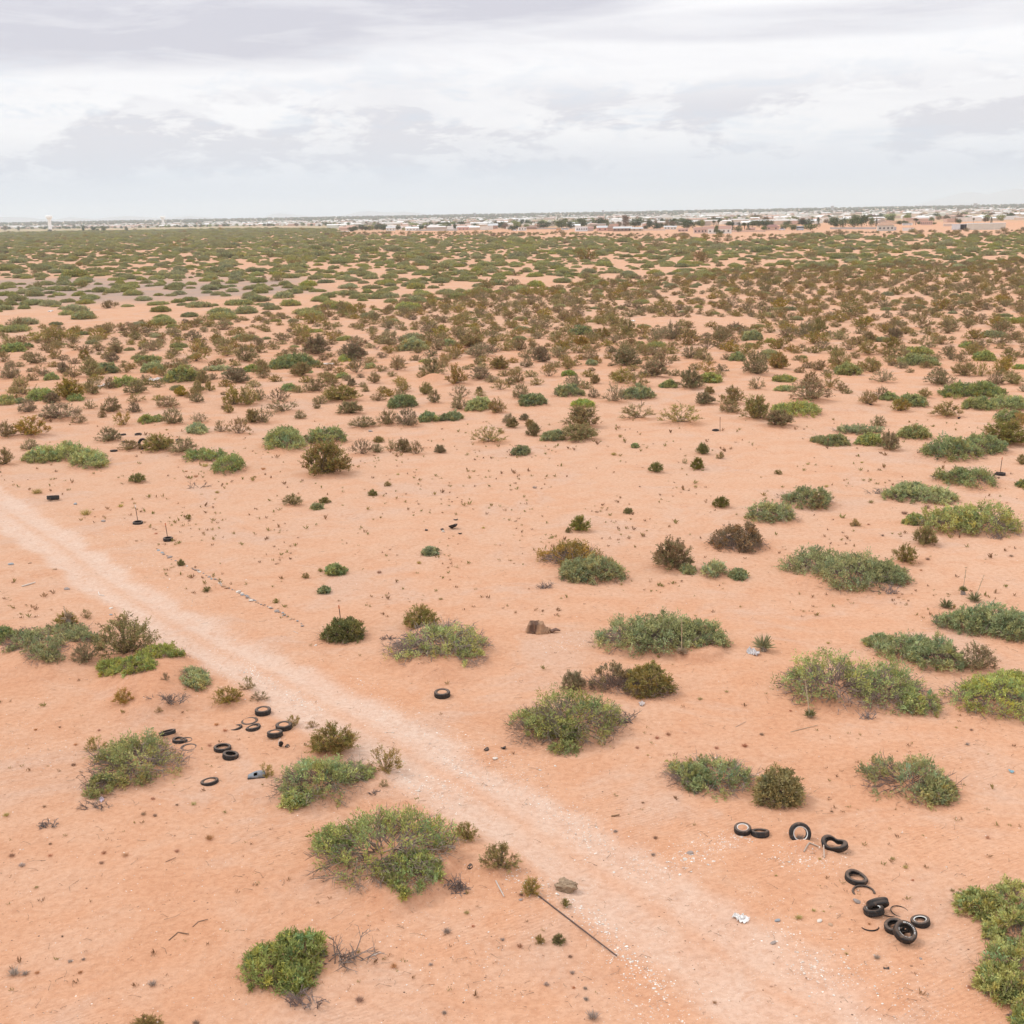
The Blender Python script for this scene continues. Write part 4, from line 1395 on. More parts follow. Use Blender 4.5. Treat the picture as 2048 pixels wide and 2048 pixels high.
# green plain
x, y = scatter(150000, 180, 3300, 31)
z_ = base_h(x, y)
u, v = proj(x, y, z_)
r = np.hypot(x, y)
clus = vnoise(x / 42, y / 42, 51) + 0.6 * vnoise(x / 17, y / 17, 52)
dens = 0.25 + 0.75 * sstep(-0.8, 0.3, clus)
# open greyish pan, bare strip before the houses
pan = (u < 720) & (v > 560) & (v < 622 - 0.03 * u)
dens = np.where(pan, dens * 0.70, dens)
bare = np.where(u > 680, (town_v(u) + 9 + 6 * vnoise(u / 40, u * 0, 53) > v), False)
dens = np.where(bare, dens * 0.55, dens)
area = np.where(r < 900, 1.0, 0.5)
ok = (v < zone_v(u) + 9 * vnoise(u / 60, v / 14, 43) + 3) & (v > town_v(u)) & (rng.uniform(size=len(x)) < dens * area)
x, y, u, v, r, bare = x[ok], y[ok], u[ok], v[ok], r[ok], bare[ok]
o_ = np.argsort(r)
x, y, u, v, r, bare = x[o_], y[o_], u[o_], v[o_], r[o_], bare[o_]
w = np.clip(rng.lognormal(1.40, 0.42, len(x)), 1.3, 10) * np.where(r > 900, 1.3, np.where(r > 500, 1.05, 1.0)) * np.where(bare, 0.6, 1.0)
w = np.where(r < 450, np.minimum(w, 5.5), w)
k = thin(x, y, w * np.where(r > 420, 1.12, 1.04))
x, y, u, v, w, r, bare = x[k], y[k], u[k], v[k], w[k], r[k], bare[k]
GN_ = dict(x=x, y=y, u=u, v=v, w=w, m=rng.uniform(size=len(x)) < np.where(bare, 0.12, np.where(w < 2.4, 0.45, np.where(u > 1150, 0.92, 0.97))))

ALL = {q: np.concatenate([BR[q], GN_[q]]) for q in BR}
dist = np.hypot(ALL['x'], ALL['y'])
inframe = (ALL['u'] > -20) & (ALL['u'] < 2068)
ALL['z'] = base_h(ALL['x'], ALL['y'])
take = np.zeros(len(dist), bool)
shown = ALL['w'] / dist
for flag, n0 in ((True, n_mes), (False, n_cre)):
    c = np.nonzero((ALL['m'] == flag) & inframe)[0]
    c = c[np.argsort(-shown[c])][:max(0, 300 - n0)]
    take[c] = True
for i in np.nonzero(take)[0]:
    mflag = ALL['m'][i]
    me = random.choice(FAR_M if mflag else FAR_C)
    o = bpy.data.objects.new('mesquite_shrub' if mflag else 'creosote_bush', me)
    col.objects.link(o)
    ww = float(ALL['w'][i])
    o.location = (ALL['x'][i], ALL['y'][i], ALL['z'][i] - 0.03)
    hh = ww * random.uniform(.36, .50)
    if mflag:
        o.scale = (ww / 2.2, ww / 2.2, ww / 2.2 * random.uniform(.8, 1.15))
        tag(o, 'low green mesquite mound among its likes on the scrub plain beyond the creosotes', 'shrub', 'mesquite mounds of the green scrub plain')
    else:
        o.scale = (ww / 1.7, ww / 1.7, hh)
        tag(o, 'brown creosote bush among its likes in the dense brown scrub band', 'shrub', 'creosote bushes of the brown scrub band')
    o.rotation_euler = (0, 0, random.uniform(0, 6.28))


def gn_scatter(name, x, y, z, scl, rot, idx, coll):
    me = bpy.data.meshes.new(name)
    me.vertices.add(len(x))
    me.vertices.foreach_set('co', np.column_stack([x, y, z]).astype(np.float32).ravel())
    at = me.attributes.new('scl', 'FLOAT_VECTOR', 'POINT')
    at.data.foreach_set('vector', np.asarray(scl, np.float32).ravel())
    at = me.attributes.new('rot', 'FLOAT_VECTOR', 'POINT')
    at.data.foreach_set('vector', np.asarray(rot, np.float32).ravel())
    at = me.attributes.new('idx', 'INT', 'POINT')
    at.data.foreach_set('value', np.asarray(idx, np.int32))
    o = obj(name, me)
    ng = bpy.data.node_groups.new(name, 'GeometryNodeTree')
    ng.interface.new_socket('Geometry', in_out='INPUT', socket_type='NodeSocketGeometry')
    ng.interface.new_socket('Geometry', in_out='OUTPUT', socket_type='NodeSocketGeometry')
    N = ng.nodes.new
    gi, go = N('NodeGroupInput'), N('NodeGroupOutput')
    iop, ci = N('GeometryNodeInstanceOnPoints'), N('GeometryNodeCollectionInfo')
    ci.inputs['Collection'].default_value = coll
    ci.inputs['Separate Children'].default_value = True
    ci.inputs['Reset Children'].default_value = True
    iop.inputs['Pick Instance'].default_value = True

    def named(nm, tp_):
        q = N('GeometryNodeInputNamedAttribute')
        q.data_type = tp_
        q.inputs['Name'].default_value = nm
        return [s_ for s_ in q.outputs if s_.enabled][0]
    lk = ng.links.new
    lk(gi.outputs[0], iop.inputs['Points'])
    lk(ci.outputs[0], iop.inputs['Instance'])
    lk(named('idx', 'INT'), iop.inputs['Instance Index'])
    lk(named('scl', 'FLOAT_VECTOR'), iop.inputs['Scale'])
    e2r = N('FunctionNodeEulerToRotation')
    lk(named('rot', 'FLOAT_VECTOR'), e2r.inputs[0])
    lk(e2r.outputs[0], iop.inputs['Rotation'])
    lk(iop.outputs[0], go.inputs[0])
    md = o.modifiers.new('scatter', 'NODES')
    md.node_group = ng
    return o


i = np.nonzero(~take)[0]
ww = ALL['w'][i]
n = len(i)
mf = ALL['m'][i]
scl = np.where(mf[:, None], np.column_stack([ww / 2.2, ww / 2.2, ww / 2.2 * rng.uniform(.8, 1.15, n)]), np.column_stack([ww / 1.7, ww / 1.7, ww * .42]))
rot = np.column_stack([np.zeros((n, 2)), rng.uniform(0, 6.28, n)])
idx = np.where(mf, rng.integers(0, 9, n), 9 + rng.integers(0, 8, n))
o = gn_scatter('far_scrub', ALL['x'][i], ALL['y'][i], ALL['z'][i] - .03, scl, rot, idx, protos)
tag(o, 'mass of low green and brown scrub stretching to the town', 'scrub', None, 'stuff')
print('shrubs', n_mes, n_cre, 'scatter', len(dist), 'stuff', n)
# ------------------------------------------------------------------ tyres
def tyre_mesh(Ro, W, Ri, seg=64, tread=True, squash=0.0, fold=0.0, a0=0.0, a1=2 * math.pi):
    """tyre round the z axis, centred; cross-section is a hollow casing"""
    hw = W / 2
    prof = [(Ri, -hw * .72), (Ri + .25 * (Ro - Ri), -hw * .93), (Ri + .55 * (Ro - Ri), -hw), (Ri + .85 * (Ro - Ri), -hw * .93), (Ro - .012, -hw * .78),
            (Ro, -hw * .55), (Ro, -hw * .30), (Ro, -hw * .05), (Ro, hw * .05), (Ro, hw * .30), (Ro, hw * .55),
            (Ro - .012, hw * .78), (Ri + .85 * (Ro - Ri), hw * .93), (Ri + .55 * (Ro - Ri), hw), (Ri + .25 * (Ro - Ri), hw * .93), (Ri, hw * .72),
            (Ri + .02, hw * .60), (Ri + .5 * (Ro - Ri), hw * .80), (Ro - .03, hw * .55), (Ro - .03, -hw * .55), (Ri + .5 * (Ro - Ri), -hw * .80), (Ri + .02, -hw * .60)]
    n = len(prof)
    full = abs(a1 - a0 - 2 * math.pi) < 1e-6
    ts = np.linspace(a0, a1, seg, endpoint=not full)
    V = []
    for i, t in enumerate(ts):
        for k, (r_, z_) in enumerate(prof):
            rr, zz = r_, z_
            if tread and 4 <= k <= 11:
                if k in (5, 10):
                    rr -= 0.010 if i % 2 else 0.0
                elif k in (7, 8):
                    rr -= 0.012
                elif k in (6, 9):
                    rr -= 0.006 if (i // 2) % 2 else 0.0
            rr *= 1 + squash * math.cos(2 * t)
            zz += fold * math.cos(2 * t + 0.6)
            V.append((rr * math.cos(t), rr * math.sin(t), zz))
    V = np.array(V)
    F = []
    m_ = len(ts)
    for i in range(m_ if full else m_ - 1):
        i2 = (i + 1) % m_
        for k in range(n):
            k2 = (k + 1) % n
            F.append((i * n + k, i2 * n + k, i2 * n + k2, i * n + k2))
    return build_mesh('tyre', [(V, np.array(F), 0, (1, 1, 1), True)], [RUBBER])


def band_mesh(r0, r1, z, dark=False, seg=64, name='white_wall', th=0.004):
    ts = np.linspace(0, 2 * math.pi, seg, endpoint=False)
    V = []
    for t in ts:
        for (r_, z_) in ((r0, z[0]), ((r0 + r1) / 2, (z[0] + z[1]) / 2 + th), (r1, z[1])):
            V.append((r_ * math.cos(t), r_ * math.sin(t), z_ + th))
    F = []
    for i in range(seg):
        j = (i + 1) % seg
        for k in range(2):
            F.append((i * 3 + k, j * 3 + k, j * 3 + k + 1, i * 3 + k + 1))
    return build_mesh(name, [(np.array(V), np.array(F), 0, (0.72, 0.71, 0.68), True)], [SCRAP])


def disc_mesh(r_, h, name='sand_fill'):
    V, F = [(0, 0, h + .015)], []
    n = 36
    for q, rr in enumerate((r_ * .55, r_)):
        for i in range(n):
            t = 2 * math.pi * i / n
            V.append((rr * math.cos(t), rr * math.sin(t), h + 0.02 * math.sin(3 * t + q) * (1 - q)))
    V = np.array(V)
    tri = np.array([(0, 1 + i, 1 + (i + 1) % n) for i in range(n)])
    quad = np.array([(1 + i, 1 + n + i, 1 + n + (i + 1) % n, 1 + (i + 1) % n) for i in range(n)])
    return build_mesh(name, [(V, tri, 0, (1, 1, 1), True), (V, quad, 0, (1, 1, 1), True)], [SAND])


TY = {}


def tyre_kind(kind):
    if kind not in TY:
        if kind == 'car':
            TY[kind] = tyre_mesh(0.5, 0.34, 0.29)
        elif kind == 'thin':
            TY[kind] = tyre_mesh(0.5, 0.24, 0.33)
        elif kind == 'oval':
            TY[kind] = tyre_mesh(0.5, 0.30, 0.31, squash=0.07, fold=0.03)
        elif kind == 'fold':
            TY[kind] = tyre_mesh(0.5, 0.34, 0.31, squash=0.34, fold=0.10)
        elif kind == 'arc':
            TY[kind] = tyre_mesh(0.5, 0.20, 0.40, squash=0.03, a0=R(-12), a1=R(205), seg=40)
        elif kind == 'bead':
            TY[kind] = tyre_mesh(0.5, 0.05, 0.455, tread=False, squash=0.05, seg=56)
        elif kind == 'bead_arc':
            TY[kind] = tyre_mesh(0.5, 0.10, 0.46, tread=False, a0=R(195), a1=R(345), seg=28)
    return TY[kind]


WW = band_mesh(0.288, 0.358, (0.124, 0.156), name='white_wall')
FILL = {q: disc_mesh(0.33, q) for q in (0.02, 0.12)}


def put_tyre(t, cx, cy, w, tilt, az_, sink, kind, label, ww=False, fill=None, spin=None, ref=None, lift=0.0):
    """w: outer width in tile pixels; tilt from lying flat, towards compass az_ (0 = right, 90 = away); sink: share of the tyre's own width or, if tilted, of its radius, below the sand"""
    u, v = tp(t, cx, cy)
    s0 = TILES[t][2]
    x, y = pxg(u, v)
    D = w * s0 * depth_of(x, y) / F_PX
    D = min(max(D, 0.5), 0.86)
    hw = {'car': .17, 'thin': .12, 'oval': .15, 'fold': .17, 'arc': .10, 'bead': .025, 'bead_arc': .05}[kind] * D
    ti = R(tilt)
    half = abs(math.sin(ti)) * D / 2 + math.cos(ti) * hw
    zc = half - sink * 2 * half + lift
    x, y = pxg(u, v, max(zc, 0))
    z = gz(x, y) + zc
    o = obj('tyre', tyre_kind(kind), None, (x, y, z))
    axis = Vector((math.cos(R(az_)) * math.sin(ti), math.sin(R(az_)) * math.sin(ti), math.cos(ti)))
    q = Vector((0, 0, 1)).rotation_difference(axis)
    sp = R(spin) if spin is not None else random.uniform(0, 6.28)
    o.rotation_mode = 'QUATERNION'
    o.rotation_quaternion = q @ Quaternion((0, 0, 1), sp)
    o.scale = (D, D, D)
    tag(o, label, 'tyre', 'discarded tyres')
    if ww:
        obj('white_wall', WW, o)
    if fill is not None:
        obj('sand_fill', FILL[fill], o)
    return o


put_tyre('Q', 1455, 212, 207, 0, 0, 0.05, 'car', 'thick black tyre lying flat at the track edge, highest of the ring', fill=0.12)
put_tyre('Q', 1283, 335, 225, 4, 200, 0.80, 'thin', 'sand-filled tyre with only its thin rim showing below the thick flat tyre')
put_tyre('Q', 1100, 418, 185, 14, 170, 0.66, 'thin', 'tyre almost swallowed by sand, dark edge like a slit')
put_tyre('Q', 1330, 428, 208, 12, 150, 0.55, 'oval', 'half-sunk tyre with weeds growing through it, beside the slit-like one')
put_tyre('Q', 1725, 418, 212, 0, 0, 0.08, 'car', 'thick black tyre filled with sand beside a thin golden sprig', fill=0.12)
put_tyre('Q', 1610, 512, 202, 8, 100, 0.12, 'car', 'tilted black tyre filled with sand below the other filled one', fill=0.12)
put_tyre('Q', 225, 484, 212, 16, 130, 0.10, 'thin', 'black tyre leaning on the sand just behind the bushy mesquite')
put_tyre('Q', 385, 592, 196, 10, 60, 0.50, 'oval', 'half-sunk tyre at the corner of the bushy mesquite')
put_tyre('Q', 468, 580, 120, 5, 10, 0.70, 'thin', 'buried tyre peeping out behind the half-sunk one beside the mesquite')
put_tyre('Q', 498, 672, 218, 2, 300, 0.86, 'thin', 'flat ring of a buried tyre beside the bushy mesquite')
put_tyre('Q', 933, 682, 224, 3, 60, 0.20, 'thin', 'clean black tyre, upper of two touching tyres on open sand')
put_tyre('Q', 1037, 780, 207, 10, 20, 0.22, 'car', 'tyre with a thick dark side, lower of two touching tyres on open sand')
put_tyre('Q', 768, 1118, 232, 9, 140, 0.52, 'thin', 'half-sunk tyre lying alone, lowest of the ring')
put_tyre('S', 262, 285, 256, 8, 255, 0.12, 'car', 'whitewall tyre filled with sand beside a half-buried black one', ww=True, fill=0.12)
put_tyre('S', 520, 345, 278, 16, 90, 0.42, 'car', 'half-buried black tyre with only its front wall showing, by the whitewall')
put_tyre('S', 1115, 345, 320, 66, 268, 0.24, 'car', 'whitewall tyre standing upright, half buried with dry weeds in it', ww=True)
put_tyre('S', 1632, 512, 300, 24, 230, 0.14, 'fold', 'crumpled and folded black tyre beside the upright whitewall one', spin=-35)
put_tyre('P', 462, 325, 392, 7, 330, 0.34, 'oval', 'worn black tyre half filled with sand, topmost of the heap')
put_tyre('P', 590, 570, 395, 8, 265, 0.62, 'arc', 'torn arc of a buried tyre below the worn one', spin=-5)
put_tyre('P', 838, 770, 385, 50, 100, 0.06, 'car', 'black tyre tipped up with its tread towards us, behind a whitewall', spin=0, lift=0.02)
put_tyre('P', 770, 885, 362, 16, 120, 0.22, 'car', 'whitewall tyre leaning on the tipped-up tyre, one side sunk', ww=True)
put_tyre('P', 1010, 925, 130, 12, 40, 0.55, 'bead', 'small torn scrap of rim between the leaning whitewall and the thin ring')
put_tyre('P', 1225, 903, 322, 5, 300, 0.45, 'bead', 'thin wire-like bead ring lying on the sand')
put_tyre('P', 1588, 1082, 332, 10, 150, 0.30, 'car', 'whitewall tyre sunk on one side, rightmost of the heap', ww=True)
put_tyre('P', 1130, 1165, 350, 12, 200, 0.10, 'car', 'plain black tyre lying under the lettered one')
lt_ = put_tyre('P', 1318, 1265, 405, 30, 290, 0.03, 'car', 'black tyre with white raised lettering leaning on another', spin=0, lift=0.05)
# white raised lettering and a thin white line on the side wall
parts = []
for i in range(11):
    t = R(100 - i * 12.0)
    r0, r1 = 0.335, 0.385
    zz = 0.169
    for k in range(2 if i % 3 else 3):
        tt_ = t - R(1.2 + 3.0 * k)
        c0, s0_ = math.cos(tt_), math.sin(tt_)
        hw_ = 0.008
        V = [(r0 * c0 + hw_ * s0_, r0 * s0_ - hw_ * c0, zz), (r1 * c0 + hw_ * s0_, r1 * s0_ - hw_ * c0, zz), (r1 * c0 - hw_ * s0_, r1 * s0_ + hw_ * c0, zz), (r0 * c0 - hw_ * s0_, r0 * s0_ + hw_ * c0, zz)]
        V = V + [(a_, b_, zz + 0.010) for (a_, b_, _) in V]
        F = [(4, 5, 6, 7), (0, 1, 5, 4), (1, 2, 6, 5), (2, 3, 7, 6), (3, 0, 4, 7)]
        parts.append((np.array(V), np.array(F), 0, (0.72, 0.71, 0.69)))
for i in range(20):
    if i in (4, 11, 15):
        continue
    t0, t1 = R(160 + i * 7), R(160 + i * 7 + 6.2)
    V = [(rr * math.cos(t_), rr * math.sin(t_), 0.158) for rr in (0.315, 0.330) for t_ in (t0, t1)]
    V = V + [(a_, b_, 0.166) for (a_, b_, _) in V]
    F = [(4, 5, 7, 6), (0, 1, 5, 4), (2, 6, 7, 3), (0, 4, 6, 2), (1, 3, 7, 5)]
    parts.append((np.array(V), np.array(F), 0, (0.68, 0.67, 0.65)))
obj('lettering', build_mesh('lettering', parts, [SCRAP]), lt_)
put_tyre('P', 695, 1165, 272, 6, 95, 0.55, 'bead_arc', 'thin dark arc of a buried tyre with a dry tuft behind it', spin=0)
put_tyre('B1', 1405, 662, 122, 2, 270, 0.06, 'car', 'lone black tyre lying flat between track and ragged mesquite', fill=0.12)
put_tyre('A0', 400, 358, 97, 14, 100, 0.05, 'car', 'lone black tyre at the far side of the track bend')
put_tyre('A0', 1040, 548, 76, 3, 280, 0.10, 'thin', 'small black tyre round the white-topped stake')
put_tyre('A0', 1268, 672, 73, 2, 270, 0.04, 'car', 'small black tyre round the orange-topped stake by the stones')
put_tyre('W', 275, 208, 135, 6, 200, 0.30, 'thin', 'black tyre lying behind the rounded creosote, farthest of the far pile')
put_tyre('W', 605, 198, 150, 4, 270, 0.20, 'thin', 'black tyre with pale sand in it below a golden tuft')
put_tyre('W', 330, 362, 160, 6, 90, 0.45, 'thin', 'flat dark tyre just in front of the rounded creosote')
put_tyre('W', 480, 362, 115, 4, 90, 0.55, 'thin', 'sunken tyre strip between the flat tyre and the upright one')
put_tyre('W', 705, 385, 225, 70, 262, 0.12, 'car', 'black tyre standing upright in the far pile')
put_tyre('W', 690, 495, 150, 12, 60, 0.25, 'car', 'dark tyre lying in front of the upright one in the far pile')
put_tyre('W', 85, 558, 155, 4, 90, 0.35, 'car', 'black tyre lying apart on bare sand, nearest of the far pile')
put_tyre('W', 1475, 330, 135, 8, 270, 0.10, 'car', 'black tyre behind the twiggy creosote at the end of the pile')
put_tyre('D2', 1536, 1511, 52, 3, 200, 0.25, 'thin', 'flat black tyre beside the far thin stake')
put_tyre('A3', 1755, 181, 72, 3, 90, 0.20, 'car', 'flat black tyre at the stake near the frame edge')

# ------------------------------------------------------------------ torn pieces of rubber


def shard(t, cx, cy, w, h, label, lean=20, yaw=0, colour=(0.014, 0.014, 0.015), pale=False, name='rubber_scrap'):
    u, v = tp(t, cx, cy)
    x, y = pxg(u, v)
    k = TILES[t][2] * depth_of(x, y) / F_PX
    W, H = w * k, h * k
    n = 12
    V = []
    for i in range(n + 1):
        q = i / n
        wd = math.sin(math.pi * q) ** 0.7 * W / 2 + 0.01
        for j in range(5):
            s_ = j / 4 * 2 - 1
            V.append((s_ * wd, 0.25 * W * (s_ * s_) - 0.1 * W + 0.03 * math.sin(5 * q), q * H))
    V = np.array(V)
    V2 = V + np.array([0, 0.025, 0])
    F = []
    for i in range(n):
        for j in range(4):
            a = i * 5 + j
            F.append((a, a + 1, a + 6, a + 5))
    F = np.array(F)
    m_ = len(V)
    rim = [i * 5 for i in range(n + 1)] + [i * 5 + 4 for i in range(n, -1, -1)]
    side = np.array([(rim[i], rim[(i + 1) % len(rim)], rim[(i + 1) % len(rim)] + m_, rim[i] + m_) for i in range(len(rim))])
    me = build_mesh(name, [(np.vstack([V, V2]), np.vstack([F, F[:, ::-1] + m_, side]), 0, colour, True)], [RUBBER if not pale else SCRAP])
    o = obj(name, me, None, (x, y, gz(x, y) - 0.03))
    o.rotation_euler = (R(lean), 0, R(yaw))
    tag(o, label, 'rubber scrap', 'torn rubber pieces')
    return o


s_ = shard('Q', 1688, 672, 62, 100, 'torn leaf-shaped tyre piece standing up with a white edge', 12, 20)
obj('pale_edge', build_mesh('pale_edge', [(lambda vf: (vf[0], vf[1], 0, (.7, .7, .68)))(polytube([(-.10 * math.sin(math.pi * q), -.03, .02 + .42 * q) for q in np.linspace(.35, .97, 7)], .014, 6, False)[:2])], [SCRAP]), s_)
shard('Q', 1745, 668, 70, 60, 'black tyre flap lying beside the torn leaf-shaped piece', 78, 80)
shard('P', 1290, 1290, 170, 200, 'black rubber lump inside the lettered tyre', 40, 30)
shard('P', 770, 850, 100, 60, 'small black rubber flap inside the leaning whitewall tyre', 70, 80)
shard('A3', 1700, 205, 45, 55, 'black torn tyre piece between the blue-green mesquite and the stake', 30, 60)
shard('A1', 1475, 590, 75, 70, 'largest lump of charred black rubber on the open flat', 55, 40)
shard('A1', 1507, 527, 32, 20, 'charred scrap behind the largest charred lump', 70, 10)
shard('A1', 1277, 608, 30, 22, 'charred scrap to the left of the white melted lump', 70, 100)
shard('A1', 1540, 632, 30, 24, 'charred block beside a tiny yellow sprig', 60, 0)
shard('A1', 1402, 606, 26, 22, 'charred scrap touching the white melted lump', 50, 140)
shard('B1', 1728, 1098, 48, 34, 'black scrap on the gravelly track shoulder', 70, 60)
shard('B1', 1862, 1080, 36, 46, 'curled dark scrap with a pale stone beside it on the track shoulder', 60, 20)
shard('C3', 890, 1520, 40, 24, 'small black scrap below the heap of tyres', 70, 0)
shard('C1', 1600, 755, 60, 40, 'bluish black scrap at the root of the cut bank mesquite', 70, 70)
shard('D1', 57, 1580, 22, 18, 'small black ball-like scrap left of the rounder mesquite', 40, 0)
shard('D3', 1440, 1425, 26, 22, 'black scrap beside a brown creosote near the yellow-green mesquites', 40, 0)
shard('D3', 775, 1325, 24, 16, 'black scrap under a brown creosote on pale sand', 40, 0)

# ------------------------------------------------------------------ marker stakes


def stake(t, bx, by, tx_, ty_, label, top=(0.62, 0.16, 0.05), r_=0.022, tipfrac=0.16):
    u, v = tp(t, bx, by)
    x, y = pxg(u, v)
    k = TILES[t][2] * depth_of(x, y) / F_PX
    H = (by - ty_) * k / math.cos(view_elev(x, y))
    lean = (tx_ - bx) * k
    g_ = gz(x, y)
    root = empty('marker_stake', (x, y, g_))
    pts = np.array([(0, 0, -.1), (lean * .5, 0, H * .5), (lean * (1 - tipfrac), 0, H * (1 - tipfrac))])
    vq, fq, ft = polytube(pts, r_, 6)
    obj('post', build_mesh('post', [(vq, fq, 0, (0.10, 0.055, 0.04)), (vq, ft, 0, (0.10, 0.055, 0.04))], [METAL]), root)
    pts = np.array([(lean * (1 - tipfrac), 0, H * (1 - tipfrac)), (lean, 0, H)])
    vq, fq, ft = polytube(pts, r_ * 1.25, 6)
    obj('painted_tip', build_mesh('tip', [(vq, fq, 0, top), (vq, ft, 0, top)], [METAL]), root)
    tag(root, label, 'stake', 'marker stakes')


stake('A0', 1042, 545, 1032, 412, 'thin dark stake with a white tip rising from a small tyre', (0.75, 0.72, 0.68))
stake('A0', 1267, 668, 1257, 550, 'thin dark stake with an orange tip rising from a small tyre')
stake('B1', 645, 150, 633, -5, 'thin stake with an orange tip behind the dense olive creosote')
stake('D2', 976, 1328, 978, 1272, 'short rusty stake between two creosotes on pale sand', (0.40, 0.14, 0.06))
stake('D2', 1570, 1522, 1568, 1412, 'thin bare stake beside a flat black tyre on the upper flat', (0.12, 0.07, 0.05))
stake('D3', 451, 1652, 450, 1572, 'thin stake in front of the green mesquite on the right flat', (0.45, 0.15, 0.06))
stake('A3', 1751, 180, 1758, 55, 'thin stake with a reddish tip at the flat tyre near the frame edge')

# ------------------------------------------------------------------ stones, gravel and litter


def rock_mesh(seed, colour, sub=1, flat=0.6):
    bm = bmesh.new()
    bmesh.ops.create_icosphere(bm, subdivisions=sub, radius=1.0)
    rr = random.Random(seed)
    dirs = [Vector((rr.gauss(0, 1), rr.gauss(0, 1), rr.gauss(0, 1))).normalized() for _ in range(7)]
    for vv in bm.verts:
        k_ = 1.0
        for d_ in dirs:
            q = vv.co.normalized().dot(d_)
            if q > 0.55:
                k_ = min(k_, 0.62 / q + 0.12)
        vv.co = vv.co * k_ * rr.uniform(.92, 1.05)
        vv.co.z *= flat
    v = np.array([tuple(q.co) for q in bm.verts])
    f = np.array([[q.index for q in ff.verts] for ff in bm.faces])
    bm.free()
    return v, f, colour


ROCKS = {}
for nm, colr in (('white', (0.74, 0.66, 0.58)), ('grey', (0.36, 0.30, 0.27)), ('tan', (0.55, 0.36, 0.24)), ('blue', (0.36, 0.38, 0.40))):
    ROCKS[nm] = [build_mesh('stone_' + nm, [(lambda q: (q[0], q[1], 0, q[2]))(rock_mesh(i * 17 + len(nm), colr, 2))], [STONE]) for i in range(3)]


def stone(t, cx, cy, w, kind, label, group='loose stones', h=0.7):
    u, v = tp(t, cx, cy)
    x, y = pxg(u, v)
    k = TILES[t][2] * depth_of(x, y) / F_PX * w / 2
    o = obj('stone', random.choice(ROCKS[kind]), None, (x, y, gz(x, y) + 0.15 * k))
    o.scale = (k, k * random.uniform(.6, 1), k * h)
    o.rotation_euler = (random.uniform(-.3, .3), random.uniform(-.3, .3), random.uniform(0, 6.28))
    tag(o, label, 'stone', group)


for q in [('C2', 1342, 655, 66, 'grey', 'squarish pale grey stone among gravel below the whitewall tyres'),
          ('C2', 1305, 708, 44, 'white', 'white stone just below the squarish grey stone'),
          ('C3', 388, 1157, 50, 'white', 'bright cream stone left of the thin rubber arc'),
          ('C3', 470, 1186, 44, 'tan', 'flat tan stone below the bright cream stone'),
          ('C3', 72, 1160, 60, 'blue', 'dark grey angular stone with a dry sprig at its foot'),
          ('C3', 672, 1012, 70, 'grey', 'grey broken rock beside the leaning whitewall tyre'),
          ('C3', 40, 1312, 54, 'grey', 'flat grey stone at the gravel below the angular stone'),
          ('C3', 158, 710, 24, 'white', 'small white stone below the upright whitewall tyre'),
          ('C3', 262, 1455, 22, 'white', 'small white stone on the lower gravel fan'),
          ('C3', 566, 1380, 28, 'white', 'white stone above the lower gravel fan with a dry sprig beside it'),
          ('C3', 1152, 1440, 32, 'grey', 'pale grey stone below the lettered tyre'),
          ('C2', 1127, 1687, 26, 'white', 'white stone near the bottom edge beside the track'),
          ('C2', 348, 962, 26, 'white', 'white stone below the tan crumpled lump'),
          ('C2', 836, 1440, 34, 'white', 'white stone at the lower end of the rusty pole'),
          ('C2', 908, 1478, 34, 'white', 'white stone a step beyond the lower end of the rusty pole'),
          ('C2', 685, 1172, 30, 'white', 'white stone on the gravel beside the middle of the rusty pole'),
          ('C2', 65, 1003, 40, 'grey', 'pale grey lump at the creosote by the rusty pole'),
          ('B2', 327, 1210, 26, 'white', 'round white stone below the mesquite with tangled dead branches'),
          ('B2', 213, 1248, 28, 'white', 'white stone nearer the track below the tangled mesquite'),
          ('A0', 508, 1057, 55, 'grey', 'flat grey stone on the sand beside the track bend'),
          ('A0', 82, 866, 55, 'blue', 'dark bluish stone pair at the left frame edge'),
          ('A0', 228, 860, 34, 'tan', 'tan stone near the bluish stones'),
          ('A0', 412, 905, 44, 'tan', 'tan stone with a twig between the bluish stones and the track'),
          ('A0', 838, 1195, 42, 'white', 'flat whitish stone on the left edge of the track'),
          ('A0', 838, 1248, 32, 'blue', 'bluish stone near the left edge of the track'),
          ('A0', 780, 540, 50, 'grey', 'grey stone heap at the far edge of the track'),
          ('A0', 570, 410, 48, 'blue', 'pale bluish stone behind the far tyre'),
          ('A0', 1895, 1138, 46, 'white', 'largest pale stone in the line of stones'),
          ('A1', 1412, 618, 44, 'white', 'white melted lump among charred scraps on the flat'),
          ('B1', 450, 298, 28, 'white', 'white stone left of the dense creosote at the stake'),
          ('B1', 1805, 1166, 48, 'white', 'whitish stone on the gravel shoulder beside a brown sprig'),
          ('B1', 1225, 1388, 34, 'white', 'white stone at the end of the white gravel streak'),
          ('D1', 865, 1522, 46, 'grey', 'pale grey rubble in front of a thin creosote on pale sand'),
          ('D3', 1350, 1672, 36, 'blue', 'pale litter bag caught in the wide bluish mesquite dome')]:
    stone(*q[:5], q[5])
